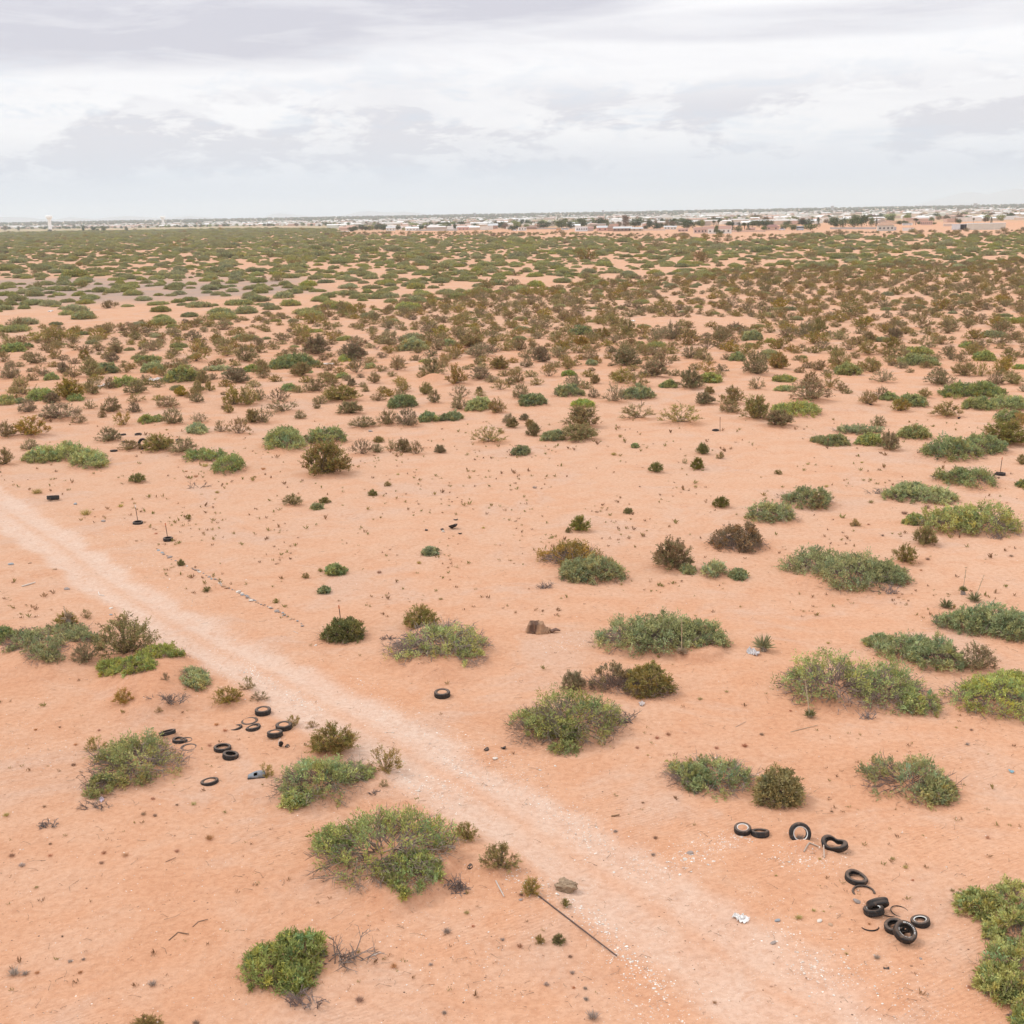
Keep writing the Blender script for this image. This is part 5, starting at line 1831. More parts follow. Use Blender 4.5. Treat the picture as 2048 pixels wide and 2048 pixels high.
# line of stones along the edge of the flat
ln = [(315, 1099), (340, 1117), (384, 1137), (398, 1143), (430, 1160), (452, 1175), (482, 1186), (500, 1199), (514, 1205), (545, 1218), (570, 1232), (608, 1251)]
ln = np.array(ln, float)
n = 62
q = np.linspace(0, len(ln) - 1, n)
lu = np.interp(q, range(len(ln)), ln[:, 0]) + rng.normal(scale=1.4, size=n)
lv = np.interp(q, range(len(ln)), ln[:, 1]) + rng.normal(scale=1.0, size=n)
lx, ly = px_ground(lu, lv)
for i in range(n):
    k = float(np.clip(rng.lognormal(-2.35, .35), .05, .2))
    o = obj('stone', random.choice(ROCKS[random.choice(['grey', 'grey', 'blue', 'white', 'tan'])]), None, (lx[i], ly[i], gz(lx[i], ly[i]) + .02))
    o.scale = (k, k * random.uniform(.6, 1), k * .8)
    o.rotation_euler = (random.uniform(-.4, .4), random.uniform(-.4, .4), random.uniform(0, 6.28))
    tag(o, 'small grey stone in the straight line of stones along the flat', 'stone', 'stones of the straight line')

# gravel: thousands of limestone chips, one mass


def chips(name, us, vs, size, cols, label, flat=0.55):
    x, y = px_ground(us, vs)
    z = ground_h(x, y)
    n = len(x)
    base = np.array([(1, 0, 0), (.25, .95, .05), (-.85, .5, 0), (-.7, -.7, .05), (.4, -.9, 0), (.1, .05, 1), (-.2, .1, -.4)], float)
    tri = np.array([(0, 1, 5), (1, 2, 5), (2, 3, 5), (3, 4, 5), (4, 0, 5), (1, 0, 6), (2, 1, 6), (3, 2, 6), (4, 3, 6), (0, 4, 6)])
    a = rng.uniform(0, 6.28, n)
    jit = base[None] * rng.uniform(.65, 1.25, (n, 7, 1))
    jit[:, :, 2] *= flat
    c, s = np.cos(a)[:, None], np.sin(a)[:, None]
    q = np.stack([jit[:, :, 0] * c - jit[:, :, 1] * s, jit[:, :, 0] * s + jit[:, :, 1] * c, jit[:, :, 2]], -1) * size[:, None, None]
    q += np.column_stack([x, y, z])[:, None]
    f = (tri[None] + (np.arange(n) * 7)[:, None, None]).reshape(-1, 3)
    ct = np.repeat(np.array(cols)[rng.integers(0, len(cols), n)] * rng.uniform(.8, 1.1, (n, 1)), 7, 0)
    o = obj(name, build_mesh(name, [(q.reshape(-1, 3), f, 0, ct)], [STONE]))
    tag(o, label, 'gravel', None, 'stuff')


U, Vv, SS = [], [], []


def streak_px(t, pts, spread, n, size=(.012, .035)):
    p = np.array([tp(t, *q) for q in pts])
    seg = np.linspace(0, len(p) - 1, n) if False else rng.uniform(0, len(p) - 1, n)
    uu = np.interp(seg, range(len(p)), p[:, 0]) + rng.normal(scale=spread * TS, size=n)
    vv_ = np.interp(seg, range(len(p)), p[:, 1]) + rng.normal(scale=spread * TS * .7, size=n)
    # clumped
    kpt = vnoise(uu / 9, vv_ / 6, 61) + .6 * vnoise(uu / 3, vv_ / 2.4, 62) > rng.uniform(-1.1, .6, n)
    U.append(uu[kpt])
    Vv.append(vv_[kpt])
    SS.append(np.clip(rng.lognormal(math.log(size[0]), .45, kpt.sum()), .006, size[1] * 2))


streak_px('B1', [(700, 560), (1000, 850), (1350, 1000), (1700, 1160), (1932, 1290)], 110, 1700)
streak_px('C2', [(0, 60), (250, 260), (450, 400), (600, 530), (720, 600)], 85, 1700)
streak_px('B1', [(-100, 440), (60, 540), (300, 690), (480, 790)], 34, 1100, (.014, .04))
streak_px('B1', [(1100, 1300), (1300, 1350), (1550, 1470)], 75, 1100, (.013, .04))
streak_px('B1', [(1400, 1130), (1550, 1230), (1800, 1380)], 28, 700, (.012, .03))
streak_px('C2', [(-60, 780), (100, 870), (300, 970), (560, 1090), (720, 1230), (800, 1390), (900, 1480), (1080, 1590), (1180, 1720)], 70, 1700, (.014, .040))
streak_px('C2', [(850, 690), (1100, 740), (1300, 720), (1450, 640)], 95, 900, (.014, .04))
streak_px('C2', [(1400, 640), (1600, 560), (1750, 520)], 55, 600, (.011, .03))
streak_px('C3', [(60, 640), (300, 700), (600, 700)], 75, 700, (.011, .03))
streak_px('C3', [(40, 1180), (200, 1360), (330, 1520), (560, 1600)], 90, 900, (.013, .04))
streak_px('C3', [(400, 1480), (650, 1620), (900, 1700), (1100, 1800), (1300, 1932)], 170, 900, (.011, .028))
streak_px('B2', [(230, 300), (420, 290), (560, 270)], 45, 420, (.012, .03))
streak_px('B0', [(1500, 350), (1700, 480), (1900, 600)], 120, 700, (.010, .03))
streak_px('A0', [(600, 600), (800, 700), (1000, 830), (1200, 1050), (1600, 1400), (1932, 1700)], 190, 1700, (.011, .03))
streak_px('B0', [(0, 1000), (200, 1050), (500, 1130)], 200, 500, (.010, .024))
streak_px('C1', [(1100, 1150), (1400, 1400), (1700, 1500)], 300, 500, (.009, .02))
streak_px('C2', [(900, 1700), (1200, 1850), (1400, 1932)], 170, 800, (.010, .026))
nS = 3200
U.append(rng.uniform(-20, 2068, nS))
Vv.append(1000 + 1080 * rng.uniform(0, 1, nS) ** .8)
SS.append(np.clip(rng.lognormal(math.log(.011), .4, nS), .006, .03))
chips('gravel', np.concatenate(U), np.concatenate(Vv), np.concatenate(SS) * 1.12,
      [(.86, .80, .73), (.82, .70, .60), (.90, .86, .80), (.70, .52, .42), (.84, .74, .65)], 'white limestone gravel scattered along the track and over the sand')
# dark crumbs of soil, dung and rubber
nS = 7500
uu = rng.uniform(-20, 2068, nS)
vv_ = 880 + 1200 * rng.uniform(0, 1, nS) ** 1.25
kpt = vnoise(uu / 60, vv_ / 30, 71) + .5 * vnoise(uu / 14, vv_ / 8, 72) > rng.uniform(-.9, .9, nS)
uu, vv_ = uu[kpt], vv_[kpt]
chips('soil_crumbs', uu, vv_, np.clip(rng.lognormal(math.log(.013), .45, len(uu)), .006, .045), [(.24, .14, .09), (.32, .18, .11), (.38, .21, .13), (.17, .11, .08)],
      'dark crumbs and dry dung scattered over the open sand', .5)

# ------------------------------------------------------------------ little plants too many to count: twigs lying about and seedlings
nS = 1900
uu = rng.uniform(-20, 2068, nS)
vv_ = 830 + 1200 * rng.uniform(0, 1, nS) ** 1.1
kpt = vnoise(uu / 80, vv_ / 34, 73) + .5 * vnoise(uu / 20, vv_ / 10, 74) > rng.uniform(-.8, 1.0, nS)
x, y = px_ground(uu[kpt], vv_[kpt])
z = ground_h(x, y)
a = rng.uniform(0, 6.28, len(x))
L = np.clip(rng.lognormal(-1.95, .5, len(x)), .05, .45)
p0 = np.column_stack([x, y, z + .012])
p1 = p0 + np.column_stack([np.cos(a) * L, np.sin(a) * L * .8, rng.uniform(0, .10, len(x))])
p2_ = p1 + np.column_stack([np.cos(a + .8) * L * .5, np.sin(a + .8) * L * .5, rng.uniform(-.05, .05, len(x))])
lit0, lit1 = [], []
for s in SHRUBS:
    if s['kind'] != 'mesquite' or s['w'] < 60:
        continue
    for l in s['lobes']:
        nl = int(46 * (l['rx'] + l['ry']))
        aa = rng.uniform(0, 6.28, nl)
        qq = rng.uniform(.75, 1.0, nl) + np.abs(rng.normal(scale=.16, size=nl))
        c_, s__ = math.cos(l['yaw']), math.sin(l['yaw'])
        ex, ey = np.cos(aa) * l['rx'] * qq, np.sin(aa) * l['ry'] * qq
        wx, wy = l['x'] + c_ * ex - s__ * ey, l['y'] + s__ * ex + c_ * ey
        q0_ = np.column_stack([wx, wy, ground_h(wx, wy) + .01])
        ang_ = rng.uniform(0, 6.28, nl)
        ll = rng.uniform(.05, .28, nl)
        lit0.append(q0_)
        lit1.append(q0_ + np.column_stack([np.cos(ang_) * ll, np.sin(ang_) * ll, rng.uniform(0, .06, nl)]))
v, f = tubes(np.vstack([p0, p1] + lit0), np.vstack([p1, p2_] + lit1), .007, .003)
ct = np.repeat(np.vstack([np.array((.27, .18, .13))] * len(v)), 1, 0)
o = obj('twig_litter', build_mesh('twig_litter', [(v, f, 0, ct)], [WOOD]))
tag(o, 'dry brown twigs strewn thinly over the sand', 'twigs', None, 'stuff')

nS = 6500
uu = rng.uniform(-20, 2068, nS)
vv_ = np.where(rng.uniform(size=nS) < .62, rng.uniform(840, 1240, nS), 850 + 1150 * rng.uniform(0, 1, nS) ** 1.1)
kpt = vnoise(uu / 70, vv_ / 30, 75) + .6 * vnoise(uu / 22, vv_ / 9, 76) > rng.uniform(-.35, 1.2, nS)
x, y = px_ground(uu[kpt], vv_[kpt])
td = np.abs(track_dist(x, y))
x, y = x[td > 2.6], y[td > 2.6]
z = ground_h(x, y)
n = len(x)
per = 9
c = np.repeat(np.column_stack([x, y, z]), per, 0) + rng.normal(scale=.03, size=(n * per, 3)) * np.array([1, 1, 0])
dr = unit(np.column_stack([rng.normal(scale=.5, size=(n * per, 2)), rng.uniform(.6, 1.2, n * per)]))
Ls = np.repeat(np.clip(rng.lognormal(-2.30, .40, n), .04, .24) * np.clip(np.hypot(x, y) / 48, .8, 1.9), per) * rng.uniform(.6, 1.1, n * per)
v, f = leaf_quads(c, dr, Ls, Ls * .22)
pal = np.array([(.36, .28, .13), (.30, .27, .11), (.38, .25, .15), (.28, .18, .11)])
ct = np.repeat(pal[rng.integers(0, 4, n)], per * 4, 0)
o = obj('weed_seedlings', build_mesh('weed_seedlings', [(v, f, 0, ct)], [LEAF]))
tag(o, 'sparse yellowish weed seedlings scattered over the flat', 'weeds', None, 'stuff')

# ------------------------------------------------------------------ dry tufts, dead shrubs, yuccas


def tuft_mesh(seed, colour, n=130, spread=.75, wide=.045):
    a = rng.uniform(0, 6.28, n)
    q = rng.uniform(0, spread, n)
    dr = unit(np.column_stack([np.cos(a) * q, np.sin(a) * q, rng.uniform(.35, 1, n)]))
    c = np.column_stack([np.cos(a) * .25 * rng.uniform(0, 1, n), np.sin(a) * .25 * rng.uniform(0, 1, n), np.zeros(n) - .02])
    v, f = leaf_quads(c, dr, rng.uniform(.5, 1, n), wide)
    ct = np.repeat(np.array(colour) * rng.uniform(.7, 1.3, (n, 1)), 4, 0)
    return build_mesh('tuft', [(v, f, 0, ct)], [LEAF])


TUFTS = {k: [tuft_mesh(i, c_) for i in range(2)] for k, c_ in (('r', (.56, .30, .17)), ('g', (.44, .37, .32)), ('b', (.40, .27, .19)), ('y', (.50, .41, .17)))}
TW = {'r': 'russet', 'g': 'grey', 'b': 'brown', 'y': 'yellowish'}


def tuft(t, cx, cy, w, kind='r', label=None, hr=.8):
    u, v = tp(t, cx, cy)
    x, y = pxg(u, v)
    k = TILES[t][2] * depth_of(x, y) / F_PX * w / 2
    o = obj('dry_tuft', random.choice(TUFTS[kind]), None, (x, y, gz(x, y)))
    o.scale = (k * 1.15, k * 1.15, k * hr * 1.1)
    o.rotation_euler = (0, 0, random.uniform(0, 6.28))
    tag(o, label, 'grass tuft', 'dry tufts on the sand')
    THINGS.append(dict(o=o, u=u, v=v, label=label, ref=None, word='%s dry tuft' % TW[kind], size='tiny' if w < 60 else 'small'))


for q in [('B0', 335, 1518, 48, 'b'), ('B0', 555, 1205, 62, 'b'), ('B0', 572, 1050, 46, 'r'), ('B0', 380, 1800, 44, 'b'), ('B0', 380, 1888, 56, 'r'), ('B0', 785, 1868, 66, 'r'),
          ('B0', 945, 1888, 76, 'r'), ('B0', 1580, 1762, 104, 'r'), ('B0', 1083, 1578, 66, 'b'), ('B0', 1170, 1588, 60, 'b'), ('B0', 748, 942, 42, 'r'), ('B0', 270, 938, 46, 'r'), ('B0', 452, 918, 36, 'b'),
          ('B0', 48, 1585, 76, 'y'), ('B0', 1635, 900, 62, 'r'), ('B0', 1700, 945, 60, 'r'), ('B0', 1583, 1058, 56, 'r'), ('B0', 1335, 1505, 44, 'b'), ('B0', 1155, 1460, 60, 'r'), ('B0', 1462, 1500, 70, 'y'),
          ('C0', 768, 722, 62, 'b'), ('C0', 275, 905, 52, 'y'), ('C0', 168, 742, 80, 'g'), ('C0', 90, 668, 70, 'b'), ('C0', 1335, 632, 66, 'r'), ('C0', 110, 1560, 150, 'g'), ('C0', 190, 1560, 90, 'g'),
          ('C0', 280, 1552, 60, 'r'), ('C0', 530, 1465, 62, 'g'), ('C0', 630, 1450, 52, 'g'), ('C0', 1150, 1640, 110, 'g'), ('C0', 1480, 1940, 110, 'b'), ('C0', 470, 1275, 40, 'b'), ('C0', 605, 1550, 60, 'r'),
          ('C1', 782, 1762, 116, 'b'), ('C1', 1040, 1505, 92, 'r'), ('C1', 1440, 1245, 108, 'g'), ('C1', 1318, 1490, 60, 'g'), ('C1', 1640, 1198, 46, 'r'), ('C1', 1590, 1098, 70, 'y'), ('C1', 1860, 1300, 60, 'g'), ('C1', 1420, 1855, 70, 'g'),
          ('C2', 260, 1640, 76, 'g'), ('C2', 455, 1552, 70, 'g'), ('C2', 553, 1668, 60, 'g'), ('C2', 560, 1752, 74, 'g'), ('C2', 610, 1890, 170, 'g'), ('C2', 465, 1662, 46, 'r'), ('C2', 782, 488, 62, 'g'), ('C2', 1082, 545, 58, 'b'),
          ('C2', 988, 266, 42, 'b'), ('C2', 1065, 660, 60, 'g'), ('C2', 1530, 1770, 60, 'r'), ('C2', 70, 975, 60, 'b'), ('C2', 60, 1350, 80, 'r'), ('C2', 440, 1430, 60, 'b'),
          ('B2', 1757, 1062, 78, 'r'), ('B2', 1885, 975, 56, 'b'), ('B2', 1180, 975, 66, 'r'), ('B2', 1095, 1000, 56, 'r'), ('B2', 1545, 1078, 60, 'r'), ('B2', 945, 1075, 50, 'r'), ('B2', 1025, 1128, 30, 'y'), ('B2', 1420, 708, 62, 'y'), ('B2', 1620, 650, 46, 'y'),
          ('B3', 1535, 940, 44, 'b'), ('B3', 1420, 920, 36, 'y'), ('B3', 1505, 1050, 60, 'g'), ('B3', 170, 795, 40, 'r'), ('B3', 455, 285, 50, 'y'), ('B3', 480, 1555, 44, 'b'),
          ('C3', 345, 1080, 56, 'y'), ('C3', 230, 1140, 90, 'y'), ('C3', 420, 1085, 30, 'y'), ('C3', 1390, 930, 60, 'y'), ('C3', 1450, 920, 46, 'y'), ('C3', 1528, 940, 36, 'y'), ('C3', 940, 690, 62, 'y'), ('C3', 1035, 755, 66, 'y'), ('C3', 1655, 530, 62, 'r'),
          ('C3', 765, 1180, 40, 'r'), ('C3', 240, 540, 96, 'g'), ('C3', 590, 1420, 44, 'y'), ('C3', 820, 1440, 90, 'g'), ('C3', 60, 815, 36, 'y'), ('C3', 1090, 850, 40, 'r'), ('C3', 1520, 1660, 70, 'r'), ('C3', 390, 690, 40, 'y'),
          ('A0', 280, 330, 120, 'y'), ('A0', 1478, 205, 56, 'r'), ('A0', 1408, 165, 32, 'r'), ('A0', 650, 490, 130, 'y'), ('A0', 1178, 635, 40, 'r'), ('A0', 910, 430, 70, 'y'), ('A0', 1548, 125, 80, 'y'), ('A0', 1640, 325, 56, 'y'),
          ('A1', 58, 148, 56, 'r'), ('A1', 1072, 188, 40, 'y'), ('A1', 1395, 1130, 50, 'y'), ('A1', 1232, 858, 60, 'y'), ('A1', 1716, 592, 40, 'y'), ('A1', 930, 930, 60, 'b'), ('A1', 1545, 1560 + 0, 60, 'g'),
          ('A2', 965, 280, 32, 'b'), ('A2', 1385, 280, 48, 'y'), ('A2', 740, 495, 34, 'y'), ('A2', 172, 290, 56, 'g'), ('A2', 770, 40, 70, 'y'), ('A2', 1018, 612, 26, 'y'),
          ('A3', 760, 565, 38, 'r'), ('A3', 865, 650, 44, 'b'), ('A3', 775, 400, 70, 'y'), ('A3', 440, 280, 56, 'y'), ('A3', 708, 98, 40, 'y'), ('A3', 300, 110, 46, 'y'), ('A3', 1030, 485, 76, 'b'), ('A3', 1205, 830, 60, 'b'), ('A3', 1155, 910, 36, 'r'), ('A3', 1835, 805, 50, 'b'), ('A3', 1200, 440, 90, 'b')]:
    tuft(*q[:4], q[4])


def dead_parts(W, H, n, D=None):
    """a low tangle of bare branches, W wide, D deep and H high"""
    D = D or W * .6
    P0, P1, R0, R1 = [], [], [], []
    a = rng.uniform(0, 6.28, n)
    root = np.column_stack([rng.uniform(-.35, .35, n) * W, rng.uniform(-.35, .35, n) * D, np.zeros(n) - .03])
    L = rng.uniform(.25, .55, n) * W * .7
    dr = unit(np.column_stack([np.cos(a), np.sin(a) * .8, rng.uniform(.1, 1.2, n)]))
    cur, lvl_r = root, np.full(n, .020)
    for lev in range(3):
        tip = cur + dr * L[:, None]
        tip[:, 2] = np.clip(tip[:, 2], .02, H)
        P0.append(cur)
        P1.append(tip)
        R0.append(lvl_r)
        R1.append(lvl_r * .6)
        rep = 3 if lev == 0 else 2
        src = np.repeat(np.arange(len(cur)), rep)
        t = rng.uniform(.4, 1, (len(src), 1))
        cur = cur[src] * (1 - t) + tip[src] * t
        dr = unit(dr[src] + rng.normal(scale=.7, size=(len(src), 3)))
        L = L[src] * .55
        lvl_r = lvl_r[src] * .55
    p0, p1 = np.concatenate(P0), np.concatenate(P1)
    v, f = tubes(p0, p1, np.concatenate(R0), np.concatenate(R1))
    ct = np.repeat(np.array((.22, .175, .155)) * rng.uniform(.7, 1.35, (len(p0), 1)), 6, 0)
    return v, f, ct


def dead_shrub(t, bx, label, n=16):
    x0, y0, x1, y1 = tb(t, bx)
    x, y = pxg((x0 + x1) / 2, (y0 + 2 * y1) / 3)
    k = depth_of(x, y) / F_PX
    W = (x1 - x0) * k
    H = max((y1 - y0) * k * .6, .15)
    v, f, ct = dead_parts(W, H, n, W * .5)
    o = obj('dead_shrub', build_mesh('dead_shrub', [(v, f, 0, ct)], [WOOD]), None, (x, y, gz(x, y)))
    tag(o, label, 'dead shrub', 'dead grey shrubs')


dead_shrub('C1', (450, 1250, 930, 1540), 'bare grey tangle of dead branches beside the round mesquite', 26)
dead_shrub('C1', (200, 1640, 540, 1850), 'dead grey twigs at the foot of the round mesquite', 22)
dead_shrub('B0', (1150, 680, 1430, 815), 'low dead grey shrub on the sand bank above the tyre ring', 22)
dead_shrub('B0', (640, 1450, 860, 1560), 'dead twigs below the mesquite beside the tyre ring', 14)
dead_shrub('A2', (190, 955, 325, 1085), 'small grey dead bush below the pale mesquite', 20)
dead_shrub('B1', (925, 185, 1050, 280), 'small dead shrub beside the ragged mesquite', 14)
dead_shrub('B2', (690, 720, 945, 950), 'dark dead branches spilling from the tangled mesquite', 26)
dead_shrub('A3', (750, 290, 900, 345), 'dead grey roots at the end of the flat mesquite', 16)
dead_shrub('A3', (820, 1030, 1000, 1120), 'dark dead root at the end of the knobbly mesquite dome', 18)
dead_shrub('A3', (1640, 560, 1800, 720), 'pale dead twigs at the lower end of the long rounded mesquite', 18)
dead_shrub('C1', (1380, 640, 1640, 1060), 'dark dead branches along the cut bank of the largest mesquite', 30)
dead_shrub('C1', (850, 90, 960, 260), 'grey dead branch at the end of the mesquite with the lime patch', 10)
dead_shrub('C0', (290, 390, 445, 460), 'low greyish brown dead shrub on the open sand', 18)
dead_shrub('B3', (640, 760, 820, 890), 'dead stump and twigs in front of the sprawling olive mesquite', 12)
dead_shrub('B0', (100, 150, 230, 215), 'small dead brush behind the straggling mesquite', 14)
dead_shrub('C3', (1800, 1780, 1932, 1932), 'dead grey brush in the bottom right corner', 16)
dead_shrub('A0', (1380, 235, 1560, 310), 'flat dead brush on the flat near the staked tyres', 10)
dead_shrub('D1', (880, 850, 990, 930), 'bare dead bush among the creosotes on the plain', 12)


def yucca(t, cx, cy, w, label, green=.8, stalk=None, trunk=0.0, n=60):
    u, v = tp(t, cx, cy)
    x, y = pxg(u, v)
    k = TILES[t][2] * depth_of(x, y) / F_PX
    r_ = w * k / 2
    z = gz(x, y)
    root = empty('yucca', (x, y, z))
    a = rng.uniform(0, 6.28, n)
    el = rng.uniform(.15, 1.35, n)
    dr = np.column_stack([np.cos(a) * np.cos(el), np.sin(a) * np.cos(el), np.sin(el)])
    c = np.tile(np.array([0, 0, .05 + trunk]), (n, 1))
    vv, ff = leaf_quads(c, dr, r_ * rng.uniform(.9, 1.25, n), .065)
    g_ = np.array((.22, .23, .10)) * green + np.array((.46, .36, .24)) * (1 - green)
    obj('leaves', build_mesh('yucca_leaves', [(vv, ff, 0, np.repeat(g_ * rng.uniform(.75, 1.25, (n, 1)), 4, 0))], [LEAF]), root)
    m_ = n // 2
    a = rng.uniform(0, 6.28, m_)
    dr = unit(np.column_stack([np.cos(a), np.sin(a), rng.uniform(-.9, .1, m_)]))
    c = np.column_stack([np.zeros(m_), np.zeros(m_), .12 + trunk * rng.uniform(.2, 1, m_) + 0 * a])
    vv, ff = leaf_quads(c, dr, r_ * .7 * rng.uniform(.7, 1.1, m_), .04)
    vv[:, 2] = np.maximum(vv[:, 2], .01)
    obj('dry_skirt', build_mesh('yucca_skirt', [(vv, ff, 0, np.repeat(np.array((.44, .36, .26)) * rng.uniform(.7, 1.25, (m_, 1)), 4, 0))], [LEAF]), root)
    if trunk:
        vq, fq, ft = polytube([(0, 0, -.05), (.01, 0, trunk * .5), (0, 0, trunk + .1)], [.12, .13, .08], 8)
        obj('trunk', build_mesh('yucca_trunk', [(vq, fq, 0, (.30, .26, .23)), (vq, ft, 0, (.30, .26, .23))], [WOOD]), root)
    if stalk:
        H = stalk[1] * k / math.cos(view_elev(x, y))
        lx_ = stalk[0] * k
        pts = [(lx_ * q, 0, .05 + trunk + (H - trunk) * q) for q in (0, .4, .75, 1)]
        vq, fq, ft = polytube(pts, [.020, .017, .014, .006], 6)
        obj('flower_stalk', build_mesh('yucca_stalk', [(vq, fq, 0, (.50, .40, .28)), (vq, ft, 0, (.50, .40, .28))], [WOOD]), root)
        m_ = 26
        q = rng.uniform(.55, 1, m_)
        c = np.column_stack([lx_ * q, 0 * q, .05 + trunk + (H - trunk) * q])
        vv, ff = leaf_quads(c, unit(rng.normal(size=(m_, 3)) + np.array([0, 0, .6])), .09, .03)
        obj('seed_pods', build_mesh('yucca_pods', [(vv, ff, 0, (.44, .34, .22))], [LEAF]), root)
    tag(root, label, 'yucca', 'yuccas')


yucca('B2', 1280, 400, 100, 'dead bleached yucca with a tall stalk at the front of the mesquite dome', 0.0, (-4, 250))
yucca('B2', 1900, 340, 190, 'shaggy olive yucca clump beside the crumpled paper', .75, None, .12, 90)
yucca('B3', 315, 840, 115, 'green-tipped yucca with a leaning pale stalk at the sprawling mesquite', .8, (-50, 285))
yucca('A3', 1470, 1090, 76, 'upright yucca, uppermost of the three on the right', .8, (10, 200), .15)
yucca('A3', 1555, 1145, 140, 'low dark yucca, widest of the three on the right', .7, (60, 190), .0)
yucca('A3', 1345, 1190, 120, 'green yucca on a little red mound, lowest of the three', .9)
yucca('B0', 520, 178, 120, 'grey yucca stump with a thin stalk behind the straggling mesquite', .1, (-20, 160), .45)
yucca('D0', 1548, 1740, 60, 'white yucca stalk rising from the two-lobed mesquite', .2, (-8, 100))

# ------------------------------------------------------------------ pole, sticks and litter


def rod(t, p0, p1, r_, colour, label, name, cat, mid=None, lift=.03, mat=None, sides=8):
    pts = [p0] + (mid or []) + [p1]
    P = []
    for q in pts:
        u, v = tp(t, *q)
        x, y = pxg(u, v)
        P.append((x, y, gz(x, y) + r_ * .6))
    P = np.array(P)
    P[-1, 2] += lift
    # denser, following the ground
    s_ = np.linspace(0, len(P) - 1, 9)
    Q = np.column_stack([np.interp(s_, range(len(P)), P[:, k]) for k in range(3)])
    if len(pts) > 2:
        Q[:, 2] = np.maximum(Q[:, 2], ground_h(Q[:, 0], Q[:, 1]) + r_ * .4)
    o_ = Q[0].copy()
    vq, fq, ft = polytube(Q - o_, np.linspace(r_, r_ * .8, 9), sides)
    o = obj(name, build_mesh(name, [(vq, fq, 0, colour, True), (vq, ft, 0, colour)], [mat or METAL]), None, o_)
    tag(o, label, cat)


rod('C2', (180, 966), (790, 1450), .024, (.115, .075, .065), 'long thin dark pole lying beside the track', 'rusty_pole', 'pole', lift=.04)
rod('C1', (1810, 866), (1872, 982), .02, (.55, .47, .42), 'pale straight stick lying by the cut bank', 'stick', 'stick', mat=WOOD)
rod('C1', (865, 1425), (946, 1400), .018, (.58, .50, .44), 'short pale stick beside the bare grey tangle', 'stick', 'stick', mat=WOOD)
rod('C0', (1275, 1302), (1425, 1262), .016, (.20, .13, .09), 'bent brown stick on the open sand at the lower left', 'stick', 'stick', mid=[(1345, 1242)], mat=WOOD)
rod('C0', (1455, 1200), (1570, 1150), .014, (.22, .15, .10), 'curved thin stick above the bent one', 'stick', 'stick', mid=[(1500, 1160)], mat=WOOD)
rod('C0', (1250, 710), (1330, 682), .012, (.24, .15, .10), 'short thin stick near the largest russet tuft', 'stick', 'stick', mat=WOOD)
rod('C2', (750, 382), (812, 377), .03, (.24, .14, .09), 'short thick brown stick on the gravel shoulder', 'stick', 'stick', mat=WOOD)
rod('B3', (170, 952), (375, 905), .014, (.42, .30, .22), 'long thin pale stick below the leaning yucca stalk', 'stick', 'stick', mat=WOOD)
rod('B2', (1685, 915), (1765, 878), .012, (.50, .38, .28), 'thin pale straw-like stick on open sand', 'stick', 'stick', mat=WOOD)
rod('A0', (165, 1033), (268, 1008), .05, (.66, .56, .49), 'weathered whitish board lying near the left frame edge', 'board', 'board', mat=WOOD, sides=4)
rod('A0', (742, 1058), (785, 1088), .025, (.74, .68, .62), 'bent white strip on the left edge of the track', 'plastic_strip', 'litter', mid=[(748, 1082)], mat=SCRAP)
rod('B1', (285, 192), (318, 212), .012, (.72, .62, .55), 'short white straw on the track edge', 'stick', 'stick', mat=WOOD)
rod('C3', (270, 645), (380, 625), .028, (.40, .31, .25), 'grey driftwood piece below the upright whitewall tyre', 'stick', 'stick', mid=[(310, 612)], mat=WOOD)
rod('C3', (425, 680), (418, 620), .022, (.48, .36, .28), 'upright grey root piece below the crumpled tyre', 'stick', 'stick', mat=WOOD, lift=.12)


def crumple(t, cx, cy, w, h, colour, label, name, cat, amp=.06, seed=0, mat=None, n=13):
    u, v = tp(t, cx, cy)
    x, y = pxg(u, v)
    k = TILES[t][2] * depth_of(x, y) / F_PX
    W, D = w * k, h * k / max(math.sin(view_elev(x, y)), .2)
    gx_, gy_ = np.meshgrid(np.linspace(-.5, .5, n), np.linspace(-.5, .5, n))
    q = np.column_stack([gx_.ravel() * W, gy_.ravel() * D, np.zeros(n * n)])
    q[:, 0] += .10 * W * vnoise(gx_.ravel() * 4 + seed, gy_.ravel() * 4, seed + 80)
    q[:, 1] += .16 * D * vnoise(gx_.ravel() * 4, gy_.ravel() * 4 + seed, seed + 81)
    q[:, 2] = amp * (.6 + vnoise(gx_.ravel() * 5, gy_.ravel() * 5, seed + 82) + .5 * vnoise(gx_.ravel() * 11, gy_.ravel() * 11, seed + 83))
    q[:, 2] = np.maximum(q[:, 2], .004)
    F = np.array([(i * n + j, i * n + j + 1, (i + 1) * n + j + 1, (i + 1) * n + j) for i in range(n - 1) for j in range(n - 1)])
    keep = np.hypot(gx_.ravel(), gy_.ravel())[F].mean(1) < .47 + .06 * vnoise(F[:, 0] * .37, F[:, 0] * .11, seed)
    F = F[keep]
    o = obj(name, build_mesh(name, [(q, F, 0, colour)], [mat or SCRAP]), None, (x, y, gz(x, y) + .015))
    md = o.modifiers.new('thickness', 'SOLIDIFY')
    md.thickness = .006
    tag(o, label, cat, None, 'thing')


